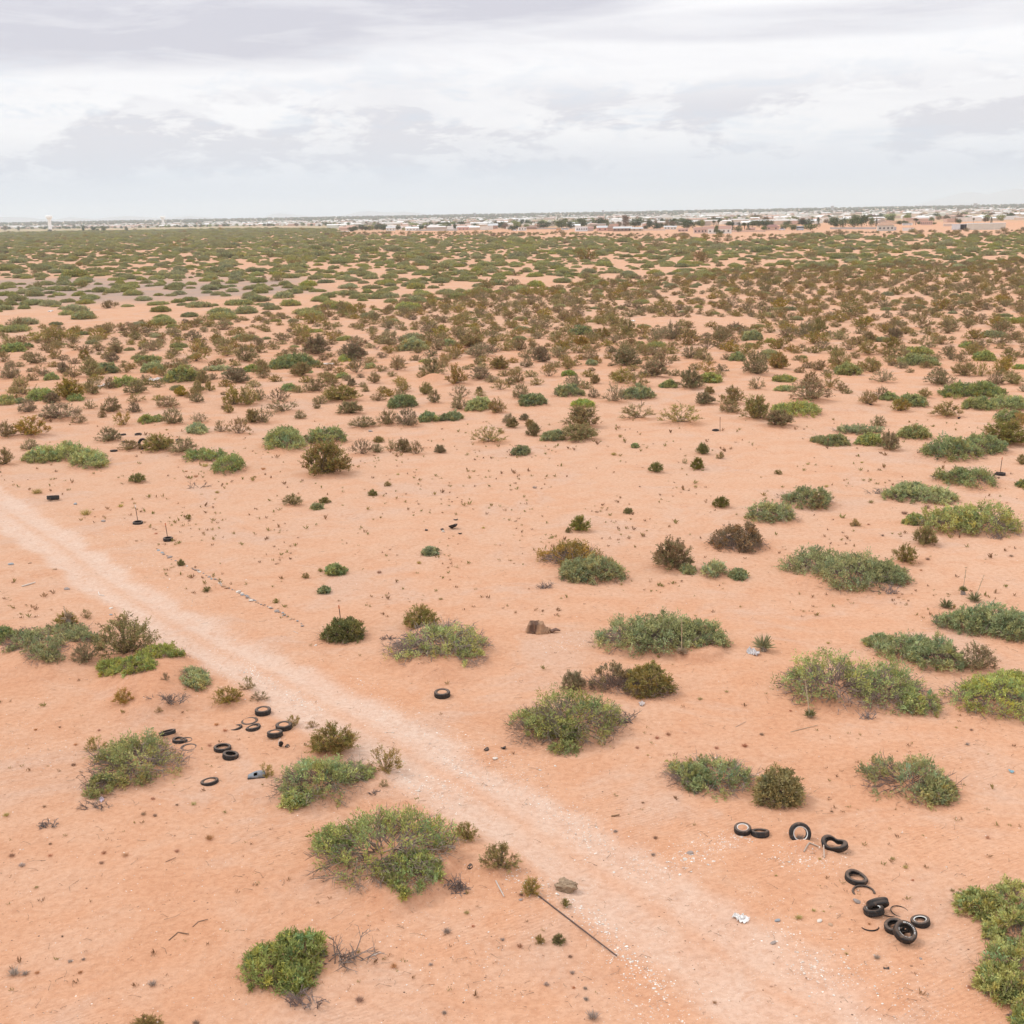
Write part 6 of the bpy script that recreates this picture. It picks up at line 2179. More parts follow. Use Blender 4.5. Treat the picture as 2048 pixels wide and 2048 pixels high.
crumple('C2', 1710, 1118, 90, 40, (.80, .77, .74), 'crumpled white rag, upper strip of two on the sand', 'white_rag', 'rag', .07, 1)
crumple('C2', 1742, 1142, 95, 38, (.86, .84, .82), 'crumpled white rag, lower strip of two on the sand', 'white_rag', 'rag', .08, 2)
crumple('B2', 1800, 350, 60, 40, (.56, .53, .53), 'crumpled grey paper sheet beside the shaggy yucca', 'paper', 'litter', .10, 3)
crumple('B2', 1838, 362, 50, 50, (.66, .62, .62), 'folded pale paper sheet nearest the shaggy yucca', 'paper', 'litter', .12, 4)
crumple('B3', 1835, 1255, 36, 22, (.30, .50, .58), 'small light blue plastic scrap on open sand at the right', 'plastic_scrap', 'litter', .05, 5)
crumple('B3', 1083, 815, 34, 22, (.80, .78, .76), 'small white litter under the sprawling olive mesquite', 'plastic_scrap', 'litter', .06, 6)
crumple('B0', 768, 1470, 34, 30, (.66, .56, .62), 'pinkish white litter below the mesquite beside the tyre ring', 'plastic_scrap', 'litter', .06, 7)
crumple('B2', 978, 742, 46, 40, (.56, .48, .45), 'pale shred of plastic below the joined creosote pair', 'plastic_scrap', 'litter', .05, 8)
crumple('D1', 1680, 1365, 34, 12, (.82, .80, .78), 'small white litter in front of a bright mesquite on the plain', 'plastic_scrap', 'litter', .06, 9)
crumple('D1', 540, 1012, 125, 18, (.62, .52, .47), 'flat pale slab lying among the creosotes on the plain', 'slab', 'slab', .05, 10)
crumple('D0', 780, 1180, 70, 40, (.66, .58, .53), 'heap of pale rubble behind the creosotes on the left plain', 'rubble_heap', 'rubble', .22, 11)
crumple('D0', 1165, 1140, 120, 34, (.68, .60, .55), 'wider heap of pale rubble between mesquites on the left plain', 'rubble_heap', 'rubble', .22, 12)
crumple('D0', 383, 615, 40, 10, (.84, .83, .81), 'tiny white litter on the grey pan of the far plain', 'plastic_scrap', 'litter', .15, 13)
crumple('D2', 912, 688, 36, 12, (.82, .80, .76), 'tiny white litter among the brown scrub', 'plastic_scrap', 'litter', .15, 14)
crumple('D3', 1880, 375, 190, 20, (.72, .60, .52), 'pale bare rubble strip far off at the right', 'rubble_heap', 'rubble', .25, 15)

# rotten hollow log
u, v = tp('B2', 205, 190)
x, y = pxg(u, v)
z = gz(x, y)
root = empty('rotten_log', (x, y, z))
root.rotation_euler = (0, 0, R(-12))
root.scale = (1.05, 1.15, .95)


nu, nv = 46, 34
gu, gv = np.meshgrid(np.linspace(-.62, .72, nu), np.linspace(-.46, .46, nv), indexing='ij')
X_, Y_ = gu.ravel(), gv.ravel()
Hh = (.66 * np.exp(-((X_ + .20) / .33) ** 4 - ((Y_ - .06) / .42) ** 4) + .42 * np.clip(1 - (X_ + .25) / .95, 0, 1) * np.exp(-((Y_ - .02 + .12 * X_) / (.34 - .14 * X_)) ** 4) * (X_ > -.5))
Hh = Hh * (1 + .28 * vnoise(X_ * 9, Y_ * 9, 95)) + .09 * vnoise(X_ * 20, Y_ * 13, 96)
core = np.exp(-((X_ + .22 + .05 * np.sin(9 * Y_)) / .20) ** 4 - ((Y_ + .10) / .32) ** 4)
Hh = Hh - .30 * core
Hh = np.minimum(Hh, .46 + .05 * vnoise(X_ * 14, Y_ * 14, 99))
edge = np.exp(-((X_ + .02) / .62) ** 6 - (Y_ / .42) ** 6)
Hh = np.where(Hh * edge > .05, Hh * edge, -.08)
tan_ = np.array((.40, .235, .14)) * (1 + .18 * vnoise(X_ * 16, Y_ * 5, 97))[:, None]
drk = np.array((.13, .07, .045)) * (1 + .35 * vnoise(X_ * 30, Y_ * 8, 98))[:, None]
cw_ = np.clip(core * 1.4, 0, 1)[:, None]
ct = tan_ * (1 - cw_) + drk * cw_
Fq = np.array([(i * nv + j, (i + 1) * nv + j, (i + 1) * nv + j + 1, i * nv + j + 1) for i in range(nu - 1) for j in range(nv - 1)])
Fq = Fq[(Hh[Fq] > 0).any(1)]
obj('hollow_trunk', build_mesh('hollow_trunk', [(np.column_stack([X_, Y_, Hh]), Fq, 0, ct)], [SCRAP]), root)
vq, fq, ft = polytube([(.55, -.10, .06), (.75, .06, .12), (.95, .02, .08)], [.09, .08, .03], 7)
obj('root_end', build_mesh('root_end', [(vq, fq, 0, (.20, .12, .09)), (vq, ft, 0, (.20, .12, .09))], [SCRAP]), root)
tag(root, 'hollow brown rotten log chunk with a dark core lying on open sand', 'log')

# tan crumpled lump beside the track
u, v = tp('C2', 408, 905)
x, y = pxg(u, v)
z = gz(x, y)
bm = bmesh.new()
bmesh.ops.create_icosphere(bm, subdivisions=5, radius=1.0)
for vv in bm.verts:
    c_ = vv.co.normalized()
    f_ = 1 + .16 * float(vnoise(np.array([c_.x * 2.1 + 3]), np.array([c_.y * 2.1 + c_.z * 2.7]), 91)[0])
    f_ -= .16 * abs(float(vnoise(np.array([c_.x * 3.9]), np.array([c_.y * 3.2 + c_.z * 4.4]), 92)[0])) ** .6
    f_ += .05 * float(vnoise(np.array([c_.x * 12 + 1]), np.array([c_.y * 12 + c_.z * 9]), 93)[0])
    q4 = (abs(c_.x) ** 4 + abs(c_.y) ** 4 + abs(c_.z) ** 4) ** -.25
    vv.co = c_ * f_ * (0.45 + .55 * q4)
    vv.co.x *= .33
    vv.co.y *= .24
    vv.co.z *= .19
    vv.co.x += .25 * vv.co.z
V = np.array([tuple(q.co) for q in bm.verts])
Fq = np.array([[q.index for q in ff.verts] for ff in bm.faces])
bm.free()
o = obj('tan_lump', build_mesh('tan_lump', [(V, Fq, 0, (.36, .26, .175))], [STONE]), None, (x, y, z + .13))
o.rotation_euler = (0, 0, R(-28))
tag(o, 'tan crumpled bundle-like lump at the left edge of the track', 'lump')

# grey plastic casing with a round hole
u, v = tp('Q', 1375, 1050)
x, y = pxg(u, v)
z = gz(x, y)
root = empty('plastic_casing', (x, y, z))
root.scale = (.62, .62, .62)
root.rotation_euler = (0, 0, R(8))
V, Fq = [], []
nA2, nB2 = 15, 9
for i in range(nA2):
    t = i / (nA2 - 1)
    for j in range(nB2):
        s_ = j / (nB2 - 1)
        hgt = .30 * math.sin(math.pi * min(t * .62 + .08, .72)) ** 1.1
        V.append((-.48 + .95 * t, .26 * math.cos(math.pi * s_) * (.55 + .45 * math.sin(math.pi * (.1 + .75 * t))), .03 + hgt * math.sin(math.pi * s_) ** .7))
Fq = [(i * nB2 + j, (i + 1) * nB2 + j, (i + 1) * nB2 + j + 1, i * nB2 + j + 1) for i in range(nA2 - 1) for j in range(nB2 - 1)]
hole = {(i, j) for i in (5, 6, 7) for j in (5, 6)}
Fq = [q for q in Fq if (q[0] // nB2, q[0] % nB2) not in hole]
o = obj('shell', build_mesh('casing_shell', [(np.array(V), np.array(Fq), 0, (.25, .27, .30), True)], [SCRAP]), root)
md = o.modifiers.new('wall', 'SOLIDIFY')
md.thickness = .012
bv, bf = boxv(-.50, -.27, 0, .48, .27, .035)
obj('base_rim', build_mesh('casing_rim', [(bv, bf, 0, (.05, .045, .045))], [SCRAP]), root)
tag(root, 'grey domed plastic casing with a dark round hole, half behind a creosote sprig', 'casing')
C_late = tp('B1', 75, 1290)
x, y = pxg(*C_late)
o = obj('creosote_bush', CP1['y', 's', 0], None, (x, y, gz(x, y)))
o.scale = (.38, .38, .5)
tag(o, 'thin creosote sprig growing against the grey plastic casing', 'shrub', 'creosote bushes on the sand')
# ------------------------------------------------------------------ the town along the horizon
for k_, o_ in (('E', (640, 420)), ('F', (896, 420)), ('G', (1152, 420)), ('H', (1408, 410)), ('N', (0, 420))):
    TILES[k_] = (o_[0], o_[1], 256 / 1932.)
TILES['I'] = (1664, 410, 192 / 1932.)
TILES['J'] = (1856, 400, 192 / 1932.)


def far_place(u, v):
    x, y = pxg(u, v)
    r_ = math.hypot(x, y)
    if r_ > 9000:
        x, y = x * 9000 / r_, y * 9000 / r_
    return x, y, depth_of(x, y) / F_PX, float(base_h(x, y))


def house(t, bx, wall, roof, label, kind='gable', depth=.8, windows=0, rh=.38, cat='house', name='house', group='houses at the edge of the town'):
    """bx: left, top, right, bottom in tile pixels"""
    x0, y0, x1, y1 = tb(t, bx)
    x, y, k, z = far_place((x0 + x1) / 2, y1)
    W, Ht = (x1 - x0) * k, (y1 - y0) * k
    D = min(max(W * depth, 6.0), 16.0)
    root = empty(name, (x, y, z))
    root.rotation_euler = (0, 0, math.atan2(-x, y) + random.uniform(-.12, .12))
    hw = Ht * (1 - rh) if kind != 'flat' else Ht * .94
    vv, ff = boxv(-W / 2, 0, -.3, W / 2, D, hw)
    obj('wall', build_mesh('house_wall', [(vv, ff, 0, wall)], [WALLM]), root)
    e = .5
    if kind == 'flat':
        vv, ff = boxv(-W / 2 - .15, -.15, hw + .003, W / 2 + .15, D + .15, Ht)
        obj('roof', build_mesh('house_roof', [(vv, ff, 0, roof)], [ROOFM]), root)
    else:
        ins = W * .28 if kind == 'hip' else 0
        V = np.array([(-W / 2 - e, -e, hw + .003), (W / 2 + e, -e, hw + .003), (W / 2 + e, D + e, hw + .003), (-W / 2 - e, D + e, hw + .003), (-W / 2 - e * (kind != 'hip') + ins, D / 2, Ht), (W / 2 + e * (kind != 'hip') - ins, D / 2, Ht)])
        obj('roof', build_mesh('house_roof', [(V, np.array([(0, 1, 5, 4), (2, 3, 4, 5)]), 0, roof), (V, np.array([(0, 4, 3), (1, 2, 5)]), 0, roof if kind == 'hip' else wall), (V, np.array([(3, 2, 1, 0)]), 0, wall)], [ROOFM]), root)
    for i in range(windows):
        cx = -W / 2 + W * (i + .5) / windows
        ww, wh = min(1.3, W / windows * .5), min(1.4, hw * .45)
        vv, ff = boxv(cx - ww / 2, -.06, hw * .35, cx + ww / 2, .02, hw * .35 + wh)
        obj('window', build_mesh('house_window', [(vv, ff, 0, (.06, .06, .07))], [WALLM]), root)
    tag(root, label, cat, group)
    return root, W, D, hw, Ht


WH, TAN, PINK, BRK, GRY, BRN = (.80, .78, .74), (.55, .43, .32), (.66, .42, .34), (.48, .33, .26), (.48, .48, .47), (.34, .24, .18)
RED, RGR, RBR, RWH = (.42, .25, .20), (.56, .57, .57), (.28, .18, .14), (.80, .79, .77)
house('E', (300, 318, 445, 337), WH, RWH, 'low white trailer standing alone at the scrub edge left of the trees', 'flat')
house('E', (1000, 250, 1135, 312), WH, RGR, 'white house between two dark round trees', 'gable', windows=3)
house('E', (1300, 255, 1492, 312), WH, RWH, 'long white house beside a dark round tree', 'gable', windows=4)
house('E', (1150, 182, 1485, 228), WH, (.62, .70, .78), 'big white warehouse with a pale blue wall behind the white houses', 'flat', .5, cat='warehouse', name='warehouse')
house('F', (150, 255, 318, 306), PINK, RED, 'pink house with a red roof', 'gable', windows=3)
house('F', (318, 250, 420, 298), BRN, RBR, 'dark brown house against the pink one', 'gable')
house('F', (420, 222, 598, 292), TAN, TAN, 'long flat tan house beside the brick house', 'flat', windows=3)
house('F', (600, 205, 752, 288), BRK, RGR, 'red brick house with a grey gable roof', 'gable', windows=3)
house('F', (880, 255, 980, 288), WH, RWH, 'small white box house behind the parked white car', 'flat')
house('F', (1065, 258, 1185, 312), WH, RBR, 'white shed with dark openings beside the parked white car', 'flat', windows=3)
house('F', (1190, 248, 1335, 292), BRN, RBR, 'long low brown house below a grey wall', 'gable')
house('F', (1635, 278, 1705, 308), (.60, .36, .20), (.60, .36, .20), 'small orange shed beside a parked silver van', 'flat')
house('G', (0, 252, 175, 322), (.78, .80, .82), RWH, 'ribbed white metal building on the scrub edge', 'flat', windows=5)
house('G', (175, 250, 265, 318), (.62, .50, .46), RED, 'small pinkish house beside the ribbed white building', 'gable')
house('G', (320, 240, 480, 318), PINK, RGR, 'pink house with a pale grey roof', 'gable', windows=2)
house('G', (480, 245, 560, 318), BRK, RBR, 'narrow brick house beside the pale-roofed one', 'gable')
house('G', (560, 252, 835, 322), BRN, RGR, 'wide brown house with a pale grey roof and dark openings', 'gable', windows=5)
house('G', (835, 262, 1010, 320), TAN, RGR, 'tan house with a reddish front below a spreading tree', 'gable', windows=2)
house('G', (1330, 240, 1420, 292), WH, RGR, 'white house standing back between trees', 'gable', windows=2)
house('G', (1425, 240, 1515, 295), WH, RGR, 'second white house standing back between trees', 'gable', windows=2)
house('G', (1540, 278, 1690, 326), (.60, .44, .38), RED, 'low pinkish house with a red roof under the big round tree', 'gable', windows=3)
house('G', (1780, 262, 1935, 352), (.66, .50, .44), RED, 'house with a red tiled roof in front of a dark car', 'gable', windows=3)
house('H', (0, 325, 150, 425), (.68, .52, .44), RED, 'pinkish house with a red tiled roof beside the white one', 'gable', windows=3)
house('H', (60, 365, 185, 432), WH, RWH, 'white garden house in front of the pinkish house', 'flat', windows=2)
house('H', (200, 318, 400, 430), WH, RED, 'white house with a wide red tiled roof', 'gable', windows=3)
house('H', (430, 258, 662, 305), GRY, GRY, 'grey concrete block building behind dark trees', 'flat', .5, windows=5)
house('H', (680, 340, 765, 402), BRK, RED, 'small red house half behind palms', 'gable')
house('H', (930, 298, 1135, 382), (.62, .44, .36), (.30, .16, .14), 'pink house with a dark red hipped roof', 'hip', windows=2)
house('H', (680, 232, 800, 268), (.70, .50, .40), RED, 'salmon house far behind the dark trees', 'gable')
house('H', (1080, 185, 1190, 240), WH, RWH, 'white far house with a dark window', 'flat', windows=1)
house('H', (1195, 168, 1305, 235), WH, RWH, 'white far gabled house beside the flat white one', 'gable')
house('H', (1520, 195, 1932, 232), WH, RWH, 'very long white far building', 'flat', .3)
r0, W, D, hw, Ht = house('I', (930, 340, 1240, 522), (.60, .58, .53), (.44, .28, .20), 'unfinished two-storey house with a brown hipped roof', 'hip', windows=4, rh=.40)
house('I', (1240, 440, 1292, 510), (.46, .46, .48), GRY, 'grey lean-to against the unfinished house', 'flat')
house('I', (1780, 320, 2010, 405), (.66, .46, .38), (.50, .30, .22), 'pink two-storey house with a row of dark window holes', 'flat', .6, windows=6)
house('I', (1420, 455, 1640, 520), WH, PINK, 'low white and pink shelter beside the unfinished house', 'flat')
house('I', (1110, 318, 1650, 380), (.70, .52, .38), (.74, .56, .42), 'long orange-tan wall building behind the unfinished house', 'flat', .2)
house('J', (320, 478, 480, 528), (.66, .54, .46), RWH, 'low pinkish shed left of the open white shed', 'flat')
# the two metal sheds on the right
r0, W, D, hw, Ht = house('J', (810, 470, 1530, 598), (.66, .63, .56), (.74, .76, .76), 'big beige metal building on the scrub edge', 'flat', .6, cat='metal building', name='metal_building', group='metal buildings')
for i in range(14):
    vv, ff = boxv(-W / 2 + W * (i + .5) / 14 - .04, -.05, 0, -W / 2 + W * (i + .5) / 14 + .04, .0, hw - .1)
    obj('wall_rib', build_mesh('wall_rib', [(vv, ff, 0, (.58, .55, .49))], [WALLM]), r0)
x0, y0, x1, y1 = tb('J', (482, 486, 800, 598))
x, y, k, z = far_place((x0 + x1) / 2, y1)
W, Ht, D = (x1 - x0) * k, (y1 - y0) * k, 9.0
r0 = empty('open_shed', (x, y, z))
r0.rotation_euler = (0, 0, math.atan2(-x, y))
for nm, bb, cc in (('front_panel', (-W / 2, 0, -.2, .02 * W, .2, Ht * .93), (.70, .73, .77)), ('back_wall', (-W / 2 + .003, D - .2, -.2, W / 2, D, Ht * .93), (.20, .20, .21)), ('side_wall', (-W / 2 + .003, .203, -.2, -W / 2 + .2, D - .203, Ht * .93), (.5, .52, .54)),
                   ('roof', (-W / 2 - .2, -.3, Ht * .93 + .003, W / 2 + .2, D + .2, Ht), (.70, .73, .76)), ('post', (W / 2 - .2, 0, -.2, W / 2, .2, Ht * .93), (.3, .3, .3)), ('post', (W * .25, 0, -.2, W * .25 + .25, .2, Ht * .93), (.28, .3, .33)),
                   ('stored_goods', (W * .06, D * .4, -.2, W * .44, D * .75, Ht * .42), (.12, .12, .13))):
    vv, ff = boxv(*bb)
    obj(nm, build_mesh(nm, [(vv, ff, 0, cc)], [WALLM]), r0)
tag(r0, 'open-fronted white metal shed beside the big beige building', 'shed', 'metal buildings')


def parked(t, bx, colour, label, kind='car'):
    x0, y0, x1, y1 = tb(t, bx)
    x, y, k, z = far_place((x0 + x1) / 2, y1)
    W, Hh = (x1 - x0) * k, (y1 - y0) * k
    root = empty('parked_' + kind, (x, y, z))
    root.rotation_euler = (0, 0, math.atan2(-x, y))
    D = 1.9
    b0 = .35 if kind == 'car' else .30
    top = b0 + (Hh - b0) * (.5 if kind == 'car' else .98)
    vv, ff = boxv(-W / 2, 0, b0, W / 2, D, top)
    obj('body', build_mesh('body', [(vv, ff, 0, colour)], [WALLM]), root)
    if kind == 'car':
        V = np.array([(-W * .33, .1, top), (W * .30, .1, top), (W * .30, D - .1, top), (-W * .33, D - .1, top), (-W * .2, .25, Hh), (W * .2, .25, Hh), (W * .2, D - .25, Hh), (-W * .2, D - .25, Hh)])
        ff = np.array([(4, 5, 6, 7), (0, 1, 5, 4), (1, 2, 6, 5), (2, 3, 7, 6), (3, 0, 4, 7)])
        obj('cabin', build_mesh('cabin', [(V, ff, 0, (.10, .11, .12))], [WALLM]), root)
    else:
        vv, ff = boxv(-W * .4, -.03, top * .55, W * .4, 0, top * .8)
        obj('window', build_mesh('window', [(vv, ff, 0, (.08, .09, .10))], [WALLM]), root)
    for sx_ in (-.32, .32):
        for sy_ in (0.0, D):
            vq, fq, ft = polytube([(W * sx_, sy_ - .1, .33), (W * sx_, sy_ + .1, .33)], .33, 10)
            obj('wheel', build_mesh('wheel', [(vq, fq, 0, (.02, .02, .02)), (vq, ft, 0, (.02, .02, .02))], [WALLM]), root)
    tag(root, label, 'vehicle', 'vehicles parked at the houses')


parked('F', (980, 285, 1048, 316), (.80, .80, .79), 'white car parked in front of the small white box house')
parked('F', (1715, 270, 1818, 304), (.66, .68, .69), 'silver van parked beside the orange shed', 'van')
parked('H', (1130, 342, 1222, 384), (.74, .76, .80), 'pale car parked right of the dark red hipped roof')
parked('H', (1392, 318, 1505, 384), (.66, .71, .78), 'bluish white caravan parked below the long dark tree', 'van')
parked('I', (30, 448, 135, 476), (.18, .34, .50), 'blue car parked at the foot of the tall trees')
parked('I', (1415, 365, 1615, 412), (.80, .81, .82), 'white truck trailer behind the white and pink shelter', 'van')
parked('G', (1780, 285, 1840, 318), (.36, .38, .42), 'grey car parked under the red-roofed houses')
parked('J', (1870, 555, 1932, 590), (.70, .76, .74), 'pale van at the right frame edge', 'van')


def tree_parts(kind):
    """unit tree: height 1, crown radius about .5"""
    n = 46
    if kind == 'conifer':
        zz = rng.uniform(.12, 1, n)
        q = (1 - zz) * .24 + .015
        a = rng.uniform(0, 6.28, n)
        cc = np.column_stack([np.cos(a) * q, np.sin(a) * q, zz])
        cr = .07
        base = np.array((.075, .105, .055))
    elif kind == 'palm':
        a = rng.uniform(0, 6.28, n)
        el = rng.uniform(-.5, 1.2, n)
        cc = np.column_stack([np.cos(a) * np.cos(el) * .10, np.sin(a) * np.cos(el) * .10, .86 + .10 * np.sin(el)])
        cr = .08
        base = np.array((.13, .14, .06))
    else:
        d_ = unit(rng.normal(size=(n, 3)))
        q = rng.uniform(.35, 1, (n, 1)) ** .5
        cc = d_ * q * np.array([.46, .46, .40]) * rng.uniform(.8, 1.1, (n, 1)) + np.array([0, 0, .57])
        cc[:, 0] *= 1 + .3 * vnoise(cc[:, 2] * 3, cc[:, 1] * 3, int(rng.integers(99)))
        cr = .13
        base = {'dark': np.array((.085, .115, .045)), 'green': np.array((.14, .17, .07)), 'brown': np.array((.24, .18, .11)), 'light': np.array((.28, .30, .10))}[kind]
    per = 22
    off = rng.normal(size=(n, per, 3)) * cr * .6
    p = (cc[:, None] + off).reshape(-1, 3)
    dr = unit(off.reshape(-1, 3) + rng.normal(scale=.05, size=(n * per, 3)))
    v, f = leaf_quads(p, dr, cr * .75, cr * .45)
    t = np.repeat(np.repeat(np.clip(base * (1 + .25 * rng.normal(size=(n, 1))), .02, .6), per, 0), 4, 0)
    top = .9 if kind == 'palm' else .6
    tv, tf, tt_ = polytube([(0, 0, -.03), (.015, .01, top * .5), (0, 0, top)], [.030, .022, .010], 6)
    br0 = np.tile(np.array([.01, 0, .35]), (7, 1)) + rng.normal(scale=.02, size=(7, 3))
    bv, bf = tubes(br0, cc[rng.integers(0, n, 7)], .012, .004)
    wood = (.17, .12, .09)
    return (build_mesh('tree_crown', [(v, f, 0, t)], [TREEL]), build_mesh('tree_trunk', [(tv, tf, 0, wood), (tv, tt_, 0, wood), (bv, bf, 0, wood)], [WOOD]))


TP = {k_: [tree_parts(k_) for _ in range(3)] for k_ in ('dark', 'green', 'brown', 'light', 'conifer', 'palm')}
TREES = []


def tree(t, bx, kind, label=None):
    x0, y0, x1, y1 = tb(t, bx)
    x, y, k, z = far_place((x0 + x1) / 2, y1)
    W, Hh = (x1 - x0) * k, (y1 - y0) * k
    root = empty('tree', (x, y, z))
    cm, tm = random.choice(TP[kind])
    obj('crown', cm, root)
    obj('trunk', tm, root)
    wid = {'conifer': .5, 'palm': .42}.get(kind, .98)
    root.scale = (W / wid * 1.25, W / wid * 1.1, Hh * 1.2)
    root.rotation_euler = (0, 0, random.uniform(0, 6.28))
    tag(root, label, 'tree', 'trees among the houses')
    kw = {'dark': 'dark green tree', 'green': 'green tree', 'brown': 'brownish tree', 'light': 'light green tree', 'conifer': 'dark conifer', 'palm': 'palm tree'}[kind]
    u = (x0 + x1) / 2
    TREES.append((root, u, y1, kw, W))


for q in [('E', 430, 270, 522, 332, 'dark'), ('E', 610, 268, 652, 312, 'brown'), ('E', 655, 256, 725, 312, 'dark'), ('E', 818, 232, 905, 307, 'dark'), ('E', 900, 228, 1002, 310, 'dark'), ('E', 1143, 238, 1212, 308, 'dark'),
          ('E', 1478, 232, 1562, 308, 'dark'), ('E', 1578, 238, 1642, 292, 'brown'), ('E', 678, 188, 722, 240, 'brown'), ('E', 800, 183, 850, 226, 'brown'), ('E', 1678, 213, 1704, 262, 'conifer'), ('E', 1778, 193, 1835, 262, 'dark'), ('E', 1848, 212, 1935, 264, 'green'),
          ('E', 720, 262, 770, 310, 'brown'), ('E', 410, 230, 520, 262, 'green'), ('E', 570, 225, 600, 255, 'dark'), ('E', 900, 195, 990, 232, 'light'), ('E', 990, 190, 1060, 232, 'light'),
          ('F', -20, 208, 45, 292, 'dark'), ('F', 83, 213, 132, 304, 'dark'), ('F', 132, 183, 250, 254, 'dark'), ('F', 700, 178, 745, 222, 'brown'), ('F', 742, 196, 865, 278, 'dark'), ('F', 968, 173, 1024, 228, 'green'), ('F', 1088, 150, 1142, 228, 'dark'),
          ('F', 1020, 180, 1075, 230, 'light'), ('F', 1248, 183, 1314, 234, 'dark'), ('F', 1340, 198, 1550, 274, 'dark'), ('F', 1180, 192, 1250, 252, 'green'), ('F', 1626, 162, 1805, 284, 'green'), ('F', 1800, 192, 1905, 284, 'dark'), ('F', 918, 250, 1010, 316, 'dark'), ('F', 1000, 246, 1090, 292, 'dark'), ('F', 560, 142, 590, 172, 'green'),
          ('G', 5, 152, 158, 266, 'green'), ('G', 143, 188, 212, 246, 'dark'), ('G', 213, 198, 264, 250, 'brown'), ('G', 278, 150, 475, 256, 'dark'), ('G', 340, 122, 400, 160, 'brown'), ('G', 498, 198, 585, 252, 'dark'), ('G', 690, 120, 800, 266, 'brown'), ('G', 806, 150, 975, 276, 'dark'), ('G', 1056, 182, 1158, 272, 'dark'),
          ('G', 1178, 158, 1240, 232, 'brown'), ('G', 1140, 212, 1335, 290, 'dark'), ('G', 1348, 162, 1402, 246, 'brown'), ('G', 1403, 150, 1525, 244, 'dark'), ('G', 1606, 176, 1780, 292, 'dark'), ('G', 1795, 178, 1865, 226, 'brown'), ('G', 985, 172, 1050, 236, 'green'), ('G', 610, 190, 690, 256, 'brown'), ('G', 1530, 200, 1600, 240, 'green'), ('G', 1870, 170, 1940, 260, 'light'), ('G', 250, 245, 320, 300, 'green'), ('G', 1000, 250, 1085, 305, 'dark'),
          ('H', 328, 262, 425, 326, 'dark'), ('H', 405, 276, 458, 404, 'conifer'), ('H', 500, 275, 560, 340, 'conifer'), ('H', 470, 342, 560, 414, 'green'), ('H', 578, 300, 636, 404, 'palm'), ('H', 636, 296, 694, 404, 'conifer'), ('H', 680, 246, 790, 336, 'dark'), ('H', 775, 250, 885, 340, 'dark'), ('H', 870, 240, 965, 345, 'dark'), ('H', 950, 252, 1055, 340, 'dark'),
          ('H', 866, 332, 952, 390, 'green'), ('H', 1088, 262, 1165, 296, 'green'), ('H', 1198, 252, 1315, 306, 'green'), ('H', 1278, 310, 1395, 386, 'green'), ('H', 1438, 232, 1634, 314, 'dark'), ('H', 1692, 216, 1748, 336, 'conifer'), ('H', 1526, 306, 1690, 384, 'green'), ('H', 198, 252, 240, 336, 'palm'), ('H', 128, 258, 170, 336, 'palm'), ('H', 155, 328, 215, 436, 'green'),
          ('H', 1170, 300, 1280, 370, 'green'), ('H', 700, 165, 870, 230, 'brown'), ('H', 420, 190, 500, 250, 'light'), ('H', 300, 185, 360, 240, 'light'), ('H', 180, 395, 285, 448, 'green'), ('H', 300, 375, 380, 420, 'green'), ('H', 560, 280, 620, 320, 'dark'), ('H', 1880, 250, 1960, 310, 'dark'),
          ('I', -10, 282, 140, 456, 'dark'), ('I', 118, 296, 296, 456, 'green'), ('I', 356, 276, 530, 466, 'green'), ('I', 496, 238, 696, 440, 'dark'), ('I', 745, 284, 848, 436, 'green'), ('I', 868, 296, 912, 456, 'conifer'), ('I', 1056, 194, 1264, 286, 'light'), ('I', 1306, 332, 1420, 396, 'dark'), ('I', 1400, 330, 1536, 396, 'green'), ('I', 1636, 304, 1726, 404, 'palm'), ('I', 1716, 342, 1786, 398, 'green'), ('I', 400, 220, 490, 280, 'light'), ('I', 1500, 215, 1600, 290, 'light'),
          ('J', 584, 396, 668, 480, 'dark'), ('J', 536, 376, 596, 466, 'brown'), ('J', 1036, 340, 1096, 390, 'dark'), ('J', 1106, 366, 1196, 446, 'brown'), ('J', 1254, 376, 1294, 474, 'conifer'), ('J', 896, 390, 934, 474, 'palm'), ('J', 76, 458, 160, 496, 'green'), ('J', 670, 255, 780, 330, 'light'), ('J', 1840, 240, 1900, 300, 'brown'),
          ('N', 46, 256, 116, 312, 'brown'), ('N', 262, 258, 304, 314, 'green'), ('N', 666, 252, 704, 298, 'dark'), ('N', 722, 298, 780, 332, 'dark'), ('N', 1238, 246, 1278, 322, 'dark'), ('N', 1386, 268, 1438, 320, 'dark'), ('N', 1538, 256, 1604, 324, 'green'), ('N', 1104, 240, 1150, 290, 'green'), ('N', 1455, 290, 1490, 322, 'dark'), ('N', 1890, 270, 1932, 318, 'dark')]:
    tree(q[0], q[1:5], q[5])
seen = {}
TREES.sort(key=lambda q: q[1])
marks = [(320, 'the second water tower'), (97, 'the nearest water tower'), (780, 'the white house between round trees'), (985, 'the red brick house'), (690, 'the low white trailer'), (925, 'the pink house'), (1170, 'the ribbed white building'),
         (1210, 'the pale-roofed pink house'), (1244, 'the wide brown house'), (1340, 'the white houses set back'), (1440, 'the wide red tiled roof'), (1478, 'the grey concrete block'), (1545, 'the dark red hipped roof'),
         (1600, 'the bluish white caravan'), (1772, 'the unfinished house'), (1855, 'the pink two-storey house'), (1920, 'the open white shed'), (1970, 'the big beige metal building'), (824, 'the long white house'), (1045, 'the white shed with dark openings')]
